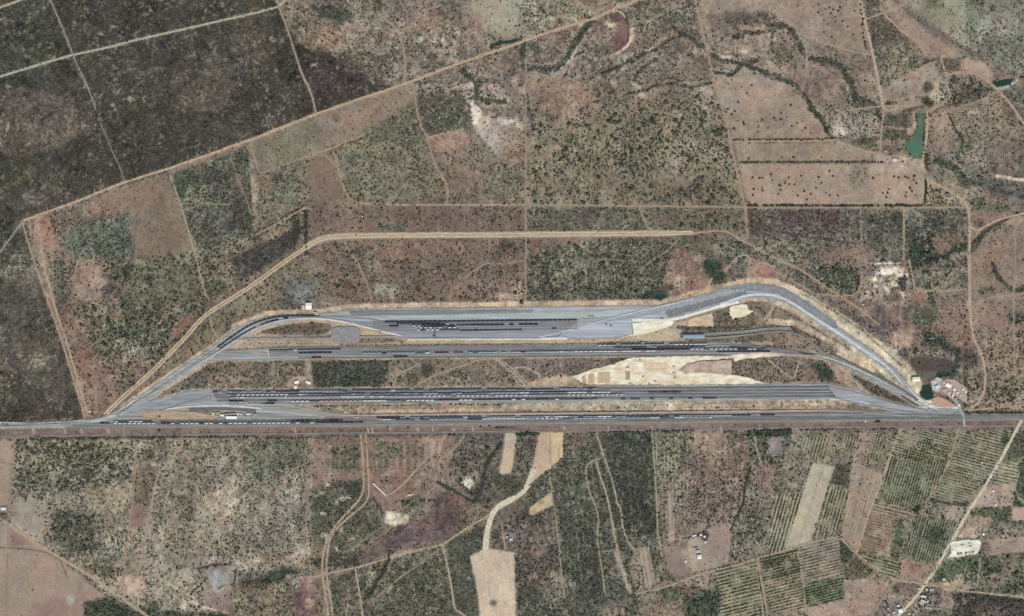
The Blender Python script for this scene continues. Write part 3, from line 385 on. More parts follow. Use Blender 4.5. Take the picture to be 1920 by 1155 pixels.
P([(820,920),(850,925),(880,945),(870,970),(850,990),(835,1010),(780,1015),(720,1030),(680,1050),(650,1045),(700,1020),(720,1000),(745,985),(790,980),(805,960),(815,935)],(108,88,83),1.2,warp=7,soft=1,mot=1.2); B(845,940,22,14,(124,90,84),.4,a=.6); B(785,990,30,10,(132,96,90),.6,a=.6); P([(720,1010),(760,1000),(745,1025),(690,1045)],(118,92,92),1.4,warp=5,soft=3); L([(700,1045),(740,1040),(770,1032)],2.5,(160,142,124),0,warp=3); P([(840,975),(890,960),(870,1000),(830,1015)],(98,92,78),5,warp=4,soft=3); P([(640,1040),(700,1035),(740,1045),(700,1060),(600,1065),(570,1050)],(72,74,60),6.5,warp=5,soft=3,bc=(52,56,42)); P([(500,1030),(560,1030),(585,1050),(540,1070),(490,1060)],(140,122,102),3,warp=6,soft=3); P([(510,1060),(560,1065),(560,1085),(480,1100),(430,1095),(500,1080)],(62,72,54),6,warp=4,soft=3,bc=(46,56,40)); B(546,1083,11,7,(142,116,104),.2,a=.9); B(553,1048,10,10,(190,174,148),.4,a=.6); B(500,1062,25,7,(172,160,132),2,a=.6)
P([(430,1095),(545,1095),(555,1155),(560,1220),(430,1220)],(132,118,98),4,warp=4,soft=3,bc=(62,60,46)); P([(548,1105),(590,1095),(595,1155),(552,1155)],(112,86,86),1,warp=4,soft=2); B(580,1130,10,12,(172,140,120),.1,a=.8); P([(560,1085),(585,1080),(592,1110),(565,1108)],(146,112,98),.6,warp=3,soft=2)
P([(620,1085),(666,1070),(830,1022),(845,1085),(880,1040),(905,1155),(905,1220),(610,1220)],(100,98,80),5.8,warp=2,soft=2,siz=1.35,bc=(60,64,50),mot=1.2); L([(735,1020),(728,1050),(712,1085),(690,1120),(678,1140)],7,(52,60,46),8,warp=3); L([(740,1035),(722,1085),(700,1115)],2,(150,140,128),0,warp=3,a=.8); B(695,1085,8,18,(190,180,150),.8,a=.7,ang=20); B(730,1105,10,8,(205,192,168),.5,a=.7); B(690,1125,20,7,(172,160,132),1.5,a=.5); P([(755,1060),(830,1030),(850,1090),(860,1155),(720,1155),(730,1110)],(96,94,76),6,warp=4,soft=3); P([(640,1085),(665,1075),(680,1155),(640,1155)],(110,98,84),4,warp=3,soft=2); L([(652,1090),(656,1120),(650,1155)],3,(160,142,124),.5,warp=3,a=.6)
P([(840,1010),(905,985),(905,1030),(882,1042),(890,1080),(905,1155),(860,1155),(843,1082)],(88,90,74),7,warp=1,soft=1,bc=(60,66,52)); P([(915,1000),(960,975),(965,1035),(928,1030)],(110,100,88),5,warp=3,soft=2,bc=(60,60,48)); B(955,1010,6,5,(176,178,186),0,a=.6)
# bare fields
P([(949,808),(971,808),(958,889),(936,889)],(188,166,140),.05,warp=1,soft=1,mot=.3); P([(1011,806),(1058,806),(1056,856),(1030,880),(988,912),(1000,870)],(184,158,132),.05,warp=.5,soft=1,mot=.3); P([(1032,806),(1058,806),(1056,856),(1032,872)],(198,172,132),.05,warp=.5,soft=1,mot=.3); L([(1032,815),(1032,870)],1.5,(140,124,98),.4)
P([(912,1027),(925,1030),(965,1036),(968,1220),(908,1220),(895,1110),(881,1042)],(192,170,144),.05,warp=1,soft=1,mot=.4); B(945,1095,14,26,(206,190,166),0,a=.6,soft=5); B(925,1130,7,6,(86,70,58),2,a=.9,warp=2); P([(992,952),(1034,923),(1037,948),(994,967)],(196,172,130),.05,warp=1,soft=1); B(1015,943,6,5,(140,116,70),.4,a=.7,warp=2)
P([(971,812),(1008,808),(1000,870),(988,890),(960,885)],(110,102,88),5,warp=2,soft=1,bc=(56,60,46)); L([(970,812),(1008,811)],9,(44,62,44),8,warp=1,bc=(44,58,40))
# long dark woodlots
P([(1058,812),(1120,808),(1300,806),(1295,860),(1230,930),(1245,1045),(1190,1110),(1200,1220),(970,1220),(968,1050),(990,915),(1030,880),(1056,858)],(98,99,83),7.2,warp=2,soft=1,siz=1.4,bc=(60,65,52),mot=1.1)
P([(1060,810),(1110,812),(1080,850),(1058,862)],(112,94,86),4,warp=3,soft=2); P([(1130,812),(1215,810),(1226,870),(1232,1000),(1170,1000),(1150,920)],(84,87,73),8.4,warp=3,soft=2,bc=(56,62,50)); P([(1225,812),(1290,812),(1290,850),(1260,900),(1228,900)],(118,116,94),5.4,warp=2,soft=2,bc=(58,66,46)); P([(965,970),(1040,940),(1045,1040),(1055,1100),(968,1110)],(108,98,88),5.4,warp=6,soft=4,bc=(60,58,48)); B(1012,1035,14,10,(126,96,92),1.5,a=.7); P([(1020,1070),(1075,1080),(1085,1120),(1020,1130)],(156,144,122),3.6,warp=8,soft=4,a=.8); B(1100,1120,40,26,(100,100,80),7,a=.6); P([(1120,1130),(1180,1120),(1190,1220),(1120,1220)],(120,108,92),5,warp=4,soft=3); B(1140,1150,16,10,(150,124,112),2,a=.6)
P([(1085,990),(1125,990),(1133,1110),(1090,1130)],(86,86,76),8,warp=3,soft=2); P([(1132,1050),(1160,1048),(1165,1085),(1138,1085)],(120,106,94),4,warp=3,soft=2); P([(1150,1035),(1165,1025),(1178,1080),(1188,1110),(1178,1115)],(166,148,130),1.4,warp=3,soft=1); P([(1180,1010),(1245,1000),(1250,1040),(1185,1040)],(116,108,94),5,warp=4,soft=3,a=.8)
for i in range(26):
    x=1062+i*9+RNG.uniform(-3,3); y0=RNG.uniform(812,960)
    L([(x,y0),(x+RNG.uniform(4,9),y0+RNG.uniform(60,150))],1.6,(140,134,112) if i%2 else (66,72,56),3,warp=1,a=.45)
P([(1190,1030),(1200,1026),(1228,1095),(1192,1112),(1180,1070)],(140,126,108),3.6,warp=2,soft=2,bc=(66,66,50)); P([(1198,1027),(1217,1023),(1228,1095),(1209,1100)],(162,144,126),.3,warp=1,soft=1,mot=.4); P([(1248,922),(1261,921),(1266,1014),(1252,1016)],(162,138,124),.2,warp=2,soft=1,mot=.4); P([(1241,1023),(1288,1023),(1292,1077),(1252,1080)],(138,118,106),.3,warp=1,soft=1,mot=.4); P([(1220,1028),(1240,1024),(1256,1085),(1232,1095)],(118,110,90),5,warp=2,soft=1,bc=(56,60,44))
P([(1232,870),(1262,870),(1250,920),(1252,1014),(1240,1018)],(134,124,106),4.6,warp=2,soft=1,bc=(66,66,50)); P([(1262,900),(1300,880),(1300,990),(1270,1010)],(140,124,110),3.8,warp=4,soft=3); P([(1285,815),(1400,812),(1390,930),(1372,990),(1300,990),(1290,900)],(132,114,102),4.4,warp=4,soft=3,siz=1.45,bc=(74,62,52),mot=1.1); P([(1295,815),(1365,812),(1360,850),(1300,850)],(146,122,106),1,warp=3,soft=2); B(1330,930,30,30,(120,100,90),5.6,a=.5); B(1370,840,12,20,(158,142,126),1,a=.6,ang=30)
P([(1270,1008),(1372,980),(1368,1055),(1300,1074),(1285,1060)],(156,138,122),.4,warp=2,soft=2,mot=.6); P([(1335,985),(1370,985),(1365,1040),(1330,1045)],(148,126,112),.2,warp=2,soft=2,mot=.4); B(1300,1030,16,18,(168,150,128),.1,a=.6); B(1281,1023,8,8,(112,86,78),1,a=.7); P([(1275,1012),(1300,1003),(1325,995),(1324,1000),(1290,1010)],(62,60,48),5,soft=1); B(1320,1003,9,8,(84,66,70),5,a=.9); B(1312,990,12,8,(158,150,116),1,a=.7)
P([(1372,990),(1400,930),(1395,880),(1440,880),(1460,900),(1440,1040),(1368,1055)],(132,122,104),3.8,warp=4,soft=3,siz=1.5,bc=(64,64,50)); P([(1372,1000),(1440,990),(1440,1010),(1372,1020)],(88,90,74),6,warp=3,soft=3,a=.8); P([(1395,945),(1430,940),(1435,985),(1385,985)],(104,98,86),6,warp=5,soft=3,a=.8); L([(1408,874),(1397,911),(1394,944),(1381,970),(1371,993)],4,(50,58,44),8,warp=1.5)
P([(1400,812),(1470,812),(1475,850),(1465,900),(1430,880),(1405,860)],(106,102,86),5,warp=4,soft=3,siz=1.7,bc=(58,62,46)); L([(1405,812),(1480,812),(1482,840),(1465,880)],10,(52,66,50),8,warp=2,bc=(48,58,44)); P([(1442,818),(1466,818),(1468,850),(1450,858),(1440,848)],(134,122,116),.4,warp=2,soft=1); B(1466,822,3,5,(130,160,140),0,a=.8); B(1430,900,16,22,(140,108,98),1,a=.7); B(1440,880,14,12,(132,104,98),1,a=.8)
# south-east orchards and plots: outline, tone, row angle in degrees, row gap
P([(1285,1075),(1440,1043),(1575,1006),(1606,1036),(1685,1087),(1620,1220),(1200,1220),(1192,1112)],(140,124,106),2.6,warp=1,soft=1,siz=1.3)
P([(1480,812),(1920,805),(1990,800),(1990,1220),(1700,1220),(1687,1087),(1606,1036),(1575,1006),(1440,1043),(1450,930)],(134,124,104),3.2,warp=1,soft=1,siz=1.4,bc=(62,66,50),mot=1.1)
ROWS=[]
def ST(pts,ang,gap,a=.5,pale=(180,170,146),dark=(84,86,66),wob=1.6):
    sl=box_of(pts,3); X,Y=XX[sl],YY[sl]; q=math.radians(ang); cx=sum(p[0] for p in pts)/len(pts); cy=sum(p[1] for p in pts)/len(pts)
    v=((X-cx)*-math.sin(q)+(Y-cy)*math.cos(q)+WX[sl]*wob*2)/gap; s=np.cos(2*math.pi*v); al=(X*math.cos(q)+Y*math.sin(q))/gap
    n1=vnoise(9,int(abs(cx*7+cy))%9000+100)[sl]; m=blur(inside(pts,X+WX[sl]*2,Y+WY[sl]*2).astype(np.float32),1)
    k=(m*a*np.clip(s,0,1)*np.clip(n1*2.2-.2,.15,1))[...,None]; RGB[sl]=RGB[sl]*(1-k)+np.array(dark,np.float32)*k
    k=(m*a*np.clip(-s,0,1)*np.clip(1.7-n1*1.8,.1,1))[...,None]; RGB[sl]=RGB[sl]*(1-k)+np.array(pale,np.float32)*k
def R(pts,tone,ang,gap,step=2.6,r=1.25,bc=None,base=.4,mot=.7):
    P(pts,tone,base,warp=.6,soft=1,mot=mot); ST(pts,ang,gap,.62); ROWS.append((pts,ang,gap,step,r,bc))
R([(1340,1062),(1417,1050),(1430,1155),(1438,1220),(1350,1220),(1345,1100)],(138,134,108),-14,6.4,2.2,1.35); R([(1420,1048),(1422,1048),(1440,1155),(1425,1155)],(150,134,112),80,9)
R([(1440,1042),(1495,1030),(1505,1088),(1508,1115),(1508,1140),(1445,1150),(1425,1060)],(146,132,112),-14,5.5,2.4,1.2); R([(1424,1048),(1495,1028),(1500,1075),(1432,1090)],(118,114,94),-14,5,2,1.3); R([(1497,1028),(1574,1007),(1582,1080),(1505,1092)],(148,134,118),-14,5.6,2.8,1.1)
R([(1505,1092),(1582,1082),(1582,1124),(1512,1138)],(96,106,80),-14,5,2,1.4,bc=(54,68,46)); P([(1580,1085),(1670,1090),(1630,1155),(1515,1165),(1515,1140),(1585,1125)],(156,132,116),.7,warp=2,soft=1,mot=.8); P([(1515,1140),(1560,1128),(1600,1155),(1520,1160)],(178,148,126),.3,warp=4,soft=3,a=.7)
P([(1346,1042),(1285,1080),(1290,1220),(1200,1220),(1200,1112),(1260,1098)],(140,124,106),2.4,warp=2,soft=2); P([(1280,1100),(1345,1105),(1350,1155),(1280,1160)],(86,94,74),6.6,warp=4,soft=3,siz=1.7,bc=(54,64,46)); B(1295,1108,14,8,(128,98,84),.4,a=.8); P([(1240,1100),(1270,1098),(1275,1125),(1245,1130)],(76,88,66),6,warp=4,soft=3,a=.8); B(1262,1085,14,5,(70,80,60),6,a=.6)
P([(1524,868),(1566,876),(1519,1016),(1470,1028)],(172,160,136),.1,warp=.6,soft=1,mot=.4); L([(1545,872),(1496,1022)],2,(150,140,118),.4,soft=3); P([(1567,875),(1597,865),(1588,911),(1553,907)],(84,80,68),6,warp=1,soft=1,bc=(56,58,46),mot=.6)
R([(1553,910),(1592,919),(1572,998),(1524,1010)],(138,130,106),106,6,2.3,1.3); P([(1600,862),(1656,891),(1606,1033),(1576,1004),(1590,930)],(158,138,118),.4,warp=.6,soft=1,mot=.5); L([(1618,880),(1592,1005)],2,(140,122,104),1); L([(1636,890),(1606,1010)],2,(142,124,106),1)
R([(1450,930),(1505,925),(1470,1030),(1440,1042)],(134,126,102),106,6.5,2.3,1.35); P([(1455,880),(1520,870),(1500,930),(1460,930)],(120,112,96),4,warp=3,soft=2,a=.8)
R([(1670,858),(1740,820),(1782,860),(1754,914),(1715,960),(1650,935),(1655,895)],(112,116,90),106,5,2.4,1.3); R([(1490,820),(1560,815),(1545,865),(1525,865)],(130,126,104),106,6,2.6,1.2); R([(1575,815),(1650,815),(1660,860),(1600,860)],(124,116,98),106,5.5,2.6,1.2)
R([(1680,812),(1790,808),(1775,860),(1740,870),(1665,856)],(132,126,102),15,5,2.8,1.2); P([(1608,812),(1640,812),(1625,862),(1600,862)],(156,134,118),.6,warp=2,soft=1)
R([(1630,968),(1672,972),(1668,1038),(1610,1034)],(150,124,108),12,4.6,3.4,.95,bc=(84,72,58)); P([(1680,975),(1692,965),(1695,1015),(1685,1050),(1670,1040)],(92,98,72),5.6,warp=2,soft=2,bc=(58,66,46)); R([(1640,935),(1712,958),(1700,970),(1632,966)],(150,130,112),14,6,2.6,1.2)
R([(1722,965),(1795,978),(1786,1012),(1750,1054),(1690,1048),(1698,1015)],(100,104,86),106,5,2.5,1.3); B(1752,1003,16,14,(62,72,58),5,a=.8); R([(1800,812),(1900,806),(1874,860),(1812,945),(1742,935),(1785,860)],(128,124,102),15,5.4,2.7,1.2)
P([(1742,940),(1812,950),(1800,978),(1722,966)],(152,136,118),2.4,warp=2,soft=2,siz=1.5,bc=(64,60,46)); L([(1745,938),(1812,950)],3,(62,62,48),6,warp=1); B(1808,945,8,5,(46,52,42),5,a=.9)
P([(1690,1049),(1752,1057),(1734,1090),(1686,1087)],(152,122,106),.7,warp=1,soft=1,mot=.7); B(1718,1065,12,8,(132,102,86),.8,a=.6); R([(1610,1040),(1685,1052),(1682,1084),(1650,1075)],(116,120,92),15,6,2.6,1.3)
P([(1576,1010),(1604,1036),(1584,1060),(1576,1052)],(78,84,66),5,warp=1,soft=1); P([(1580,1062),(1606,1042),(1640,1075),(1600,1088),(1584,1084)],(98,92,76),4,warp=2,soft=1)
P([(1848,912),(1906,906),(1902,948),(1822,953)],(166,146,128),1.2,warp=1,soft=1,mot=.7); R([(1870,868),(1915,862),(1906,905),(1850,912)],(150,142,118),12,6,2.8,1.1); P([(1910,865),(1990,862),(1990,950),(1900,948)],(74,88,66),6,warp=1,soft=1,siz=1.6,bc=(54,68,50)); P([(1880,815),(1990,808),(1990,862),(1878,865)],(92,98,76),5.4,warp=3,soft=2)
P([(1896,952),(1990,946),(1990,975),(1896,975)],(178,150,132),.2,warp=1,soft=1,mot=.4); P([(1820,956),(1895,952),(1885,978),(1812,970)],(86,90,68),5.6,warp=2,soft=2,bc=(56,64,44)); P([(1812,965),(1870,972),(1840,1008),(1795,1008)],(162,142,122),1.6,warp=3,soft=2,siz=1.5,bc=(64,58,46)); P([(1795,1008),(1820,985),(1832,1008)],(178,154,132),.1,warp=1); B(1890,985,20,10,(124,122,106),1.5,a=.8)
P([(1840,1012),(1990,1000),(1990,1026),(1850,1042)],(156,132,116),.25,warp=1,soft=1,mot=.5); B(1848,1024,9,9,(112,92,86),2,a=.8,warp=5)
P([(1752,1060),(1800,1046),(1838,1041),(1810,1060),(1780,1095),(1742,1092)],(94,104,76),4.4,warp=2,soft=1,bc=(54,68,46)); P([(1838,1044),(1990,1028),(1990,1120),(1800,1105),(1815,1065)],(112,112,90),4.6,warp=3,soft=2,siz=1.6,bc=(56,64,46)); P([(1840,1100),(1900,1040),(1910,1060),(1870,1110)],(150,128,112),1,warp=3,soft=3,a=.7); P([(1755,1095),(1800,1085),(1830,1105),(1760,1110)],(164,144,120),.8,warp=3,soft=2); P([(1790,1110),(1850,1115),(1920,1125),(1990,1130),(1990,1220),(1780,1220)],(88,82,74),5,warp=4,soft=2,siz=1.5,bc=(56,56,46)); P([(1830,1112),(1920,1122),(1920,1130),(1815,1125)],(60,70,52),6,warp=2,soft=2)
P([(1680,1090),(1735,1098),(1722,1115),(1700,1125),(1690,1112),(1672,1105)],(122,100,88),1.4,warp=1,soft=1); B(1678,1104,6,9,(76,84,72),4,a=.8); P([(1655,1115),(1690,1120),(1720,1120),(1690,1160),(1640,1160)],(138,122,112),2.4,warp=3,soft=2,mot=1.4,siz=1.3); P([(1735,1100),(1765,1098),(1770,1125),(1760,1145),(1720,1145),(1710,1130)],(124,114,106),3.6,warp=3,soft=2,mot=1.4,siz=1.4,bc=(52,50,42)); B(1775,1130,10,14,(150,124,110),.8,a=.7); P([(1722,1142),(1780,1150),(1780,1220),(1700,1220)],(110,106,92),3,warp=3,soft=2)
P([(1770,1060),(1800,1045),(1845,1042),(1835,1070)],(90,100,74),4,warp=3,soft=3,a=.7)
# low contrast mottling of soil everywhere

WL=[(1058,812),(1220,808),(1230,930),(1245,1045),(1190,1110),(1200,1220),(970,1220),(968,1050),(990,915),(1030,880)]
ST(WL,83,11,.30,(150,142,118),(72,76,60),6); ST([(1222,812),(1300,812),(1300,900),(1262,990),(1240,1010)],88,7,.55,(168,158,132)); ST([(1192,1030),(1240,1020),(1250,1090),(1192,1110)],80,8,.4); ST([(1470,1028),(1524,868),(1566,876),(1519,1016)],107,5,.35,(190,178,154),(140,130,110)); ST([(1600,862),(1656,891),(1606,1033),(1576,1004)],107,6,.35,(178,158,136),(128,108,92))
ST([(1240,1023),(1288,1023),(1292,1077),(1252,1080)],10,5,.15); ST([(1840,1012),(1990,1000),(1990,1026),(1850,1042)],-5,5,.2); ST([(949,808),(971,808),(958,889),(936,889)],98,5,.2,(205,186,160),(160,138,112)); ST([(1011,806),(1058,806),(1056,856),(1030,880),(988,912)],92,7,.2,(205,182,150),(165,142,112)); ST([(912,1027),(965,1036),(968,1220),(908,1220),(881,1042)],85,8,.14,(210,192,168),(168,146,120))
ST([(1290,815),(1400,812),(1390,930),(1372,990),(1290,980)],95,12,.2,wob=6); ST([(1372,990),(1395,945),(1440,930),(1440,1040)],105,7,.4); ST([(1450,930),(1505,925),(1470,1030),(1440,1042)],106,6.5,.4); ST([(255,830),(585,822),(582,1020),(260,1040)],97,30,.16,wob=8); ST([(622,830),(672,830),(672,882),(624,882)],90,8,.5); ST([(700,830),(830,830),(830,882),(700,880)],90,13,.3); ST([(388,470),(400,440),(572,390),(570,410),(420,480)],-32,8,.3)
ST([(990,180),(1390,180),(1395,384),(990,384)],88,9,.12,wob=5); ST([(640,455),(984,452),(984,560),(640,565)],92,14,.10,wob=6); ST([(1740,870),(1900,860),(1812,945),(1742,935)],15,5.4,.3)
B(289,872,7,5,(176,162,138),0,a=.8); B(282,853,9,7,(70,68,60),6,a=.8); P([(1118,812),(1130,812),(1155,930),(1172,1030),(1192,1100),(1180,1110),(1160,1030),(1148,940)],(92,92,76),5,warp=2,soft=2,a=.5)
for x,y,r in ((432,942,8),(452,955,6),(540,960,7),(548,978,6),(552,1000,7),(405,1000,9),(392,1040,12),(440,1060,10),(350,1080,8),(345,1135,7),(365,1125,6),(560,1030,10),(500,985,5),(690,960,5)): B(x,y,r,r*1.4,(182,170,148),1,a=.55,warp=7,soft=2)
for x,y,r in ((1130,150,8),(1112,110,8),(1190,160,8),(1200,175,9),(1150,155,7),(1325,170,9),(1305,98,8),(1330,205,8),(1360,105,10),(1580,245,9),(1480,60,8),(1400,100,7),(1085,45,7),(1215,45,7),(1230,40,6),(980,170,7),(1320,95,9)): B(x,y,r*1.3,r*.6,(196,184,160),.6,a=.6,warp=8,soft=2,ang=30)

for i in range(90):      # paler and darker stands inside the thicket
    x,y=RNG.uniform(-20,700),RNG.uniform(-10,780)
    if inside([(-40,-40),(516,-40),(560,90),(700,118),(735,160),(594,208),(320,312),(45,405),(95,580),(150,780),(-40,785)],np.array([x]),np.array([y]))[0]:
        d=i%3; B(x,y,RNG.uniform(8,30),RNG.uniform(6,18),[(62,60,54),(104,96,82),(86,74,66)][d],[9,6,7][d],a=.5,warp=14,soft=5,ang=RNG.uniform(0,180))

# later strokes lie over the woodlots: small bare plot, purple wash and its channels, gullies, dumps
P([(992,952),(1034,923),(1037,948),(994,967)], (196,172,132),.05,warp=1,soft=1,mot=.4); B(1015,943,6,4,(140,116,76),.4,a=.7,warp=3); B(1000,957,6,5,(176,140,110),0,a=.6)
WSH=[(826,922),(848,924),(868,936),(884,942),(872,962),(858,985),(850,1003),(830,1012),(800,1012),(770,1018),(735,1034),(700,1052),(672,1058),(660,1050),(690,1032),(715,1008),(742,992),(760,985),(785,984),(802,968),(812,948),(815,932)]
P(WSH,(100,82,79),1.0,warp=8,soft=1,mot=1.5,a=.95); B(852,938,22,12,(122,90,82),.3,a=.8,warp=6); B(792,990,26,8,(132,96,86),.5,a=.7,warp=6); B(828,960,20,14,(112,88,86),.8,a=.6)
for q in ([(745,998),(770,992),(800,996),(830,990)],[(690,1040),(720,1022),(750,1014),(790,1016)],[(860,930),(855,950),(845,965),(850,985)],[(800,960),(820,965),(815,980),(780,986)],[(700,1028),(730,1004),(752,992)],[(838,998),(845,975),(862,960)]): L(q,2.5,(70,64,60),2,warp=5,a=.8)
for q in ([(700,1050),(730,1042),(765,1036),(785,1030)],[(735,985),(720,1000),(690,1020)],[(740,960),(800,925),(830,900)]): L(q,2,(158,142,124),.3,warp=4,a=.7)
L([(860,905),(890,930),(905,945)],4,(66,66,54),6,warp=3,a=.8); L([(700,935),(712,950),(716,962)],4,(58,62,48),6,warp=2,a=.8)
for q,w in (([(1000,0),(1030,30),(1062,22),(1100,30)],2),([(1190,30),(1225,38),(1255,22),(1300,8)],3),([(1180,52),(1220,48),(1260,56)],3),([(1130,95),(1110,112),(1100,125)],2.5),([(1142,112),(1130,128),(1118,142),(1105,150)],3),([(1190,122),(1200,145),(1196,158)],3),([(1230,150),(1255,148),(1290,152),(1335,150)],3),([(1150,170),(1160,190),(1154,215)],2.5),([(1345,80),(1370,65),(1400,62)],3),([(1330,92),(1360,102),(1392,108)],3),([(1480,95),(1492,120),(1488,140)],3),([(1392,118),(1420,128),(1455,150)],6),([(1508,102),(1498,80),(1480,62)],7),([(1640,215),(1610,205),(1590,185),(1578,160)],6),([(1660,258),(1630,262),(1600,268)],8),([(870,185),(905,188),(940,194)],5),([(900,150),(895,170),(893,186)],6),([(885,150),(850,160),(820,165)],3),([(600,10),(640,30),(660,42)],6),([(800,60),(820,48),(840,55)],2.5),([(905,110),(930,140),(960,150)],3)):
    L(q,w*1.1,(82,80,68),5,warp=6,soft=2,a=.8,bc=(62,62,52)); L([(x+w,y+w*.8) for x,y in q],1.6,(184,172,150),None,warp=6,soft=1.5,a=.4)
for q in ([(60,830),(58,930)],[(102,826),(100,900),(98,960)],[(190,850),(186,930)],[(420,830),(405,950),(398,990)],[(455,850),(450,900),(430,930)],[(500,840),(498,1000)],[(540,830),(538,900)],[(300,1000),(330,1000),(360,1003)],[(308,960),(304,1030)],[(620,835),(618,900)],[(640,830),(638,880)],[(656,830),(654,880)],[(615,838),(700,826),(830,824)],[(600,888),(680,890),(770,892),(800,888)],[(700,880),(760,882),(785,884)],[(760,830),(758,880)],[(775,940),(735,965)],[(560,850),(600,860)],[(1440,835),(1436,865)],[(1060,880),(1080,960),(1082,1010)],[(1084,1040),(1092,1100)],[(1140,975),(1125,1000)],[(1062,830),(1090,870),(1100,872)],[(1264,860),(1266,910)],[(1380,1000),(1376,1055)],[(1425,940),(1420,980),(1405,1010)],[(1500,820),(1495,860)],[(1850,960),(1846,1000)],[(1700,330),(1700,382)],[(1640,310),(1642,380)],[(1770,395),(1772,430)],[(1110,820),(1100,850)]):
    L(q,1.5,(166,154,132),.6,soft=1.2,warp=1.5,a=.55)
for x,y,rx,ry,c in ((1590,690,26,10,(196,172,142)),(1622,688,14,16,(204,182,150)),(1560,640,24,5,(190,170,142)),(1672,716,18,6,(196,182,152)),(1490,603,30,4,(196,172,140)),(1450,600,20,5,(178,156,130)),(1425,598,12,10,(120,106,88)),(1600,668,10,6,(150,140,112)),(1652,705,14,8,(122,116,94)),(1580,632,10,5,(116,104,88))): B(x,y,rx,ry,c,.6,warp=7,soft=2,a=.8,ang=28 if y>605 else 0)

for pl,w,t in (([(985,125),(1020,131),(1042,126),(1062,108),(1072,88),(1092,60),(1108,40)],5,(62,66,54)),([(1265,52),(1300,72),(1330,100),(1352,112),(1392,120),(1425,132),(1450,146)],4,(66,66,54)),([(1450,146),(1490,156),(1515,185),(1532,216),(1550,245),(1564,262)],4.5,(66,70,56)),([(1440,50),(1470,46),(1490,62),(1500,80),(1506,100)],5,(64,62,52)),([(1525,112),(1562,118),(1586,132),(1598,165),(1606,190),(1640,205),(1655,228)],6,(62,68,54)),
 ([(1130,141),(1165,121),(1190,109),(1235,90),(1262,70),(1292,66)],3.5,(74,72,58)),([(1175,178),(1212,168),(1235,158),(1270,158),(1290,163),(1338,155)],3,(66,64,52)),([(1340,136),(1372,140),(1392,124)],5,(56,62,50)),([(865,135),(890,155),(896,180),(925,190),(946,193)],4.5,(58,64,52)),([(1750,300),(1792,316),(1822,342),(1870,356),(1930,372)],8,(78,84,76)),([(1370,78),(1400,62),(1440,60)],3,(74,72,58)),([(1810,470),(1840,440),(1870,418),(1915,400)],5,(72,70,58)),([(1860,495),(1878,528),(1905,548),(1940,540)],5,(66,68,56))):
    L(pl,w,t,5.5,soft=2,warp=4,a=.85,bc=(56,58,48),siz=1.4)
for i in range(46):
    x,y=RNG.uniform(250,900),RNG.uniform(830,1150); B(x,y,RNG.uniform(4,12),RNG.uniform(2,5),(172,160,138) if i%4 else (92,92,76),1.2 if i%4 else 6,a=.5,warp=8,soft=2,ang=RNG.uniform(0,180))
for i in range(60):
    x,y=RNG.uniform(980,1900),RNG.uniform(0,560); B(x,y,RNG.uniform(4,14),RNG.uniform(2,5),(150,132,114) if i%2 else (96,92,78),1.0 if i%2 else 4.5,a=.5,warp=9,soft=2,ang=RNG.uniform(0,180))
for i in range(40):
    x,y=RNG.uniform(970,1240),RNG.uniform(820,1150); B(x,y,RNG.uniform(3,9),RNG.uniform(2,5),(150,142,122),1.2,a=.45,warp=8,soft=2,ang=RNG.uniform(0,180))
for x,y,rx,ry in ((1600,610,20,4),(1640,640,22,4),(1672,668,20,4),(1700,700,16,4),(1715,740,10,6),(1665,700,14,4),(1690,728,12,4)): B(x,y,rx,ry,(214,202,172),.1,a=.7,warp=6,soft=2,ang=42)
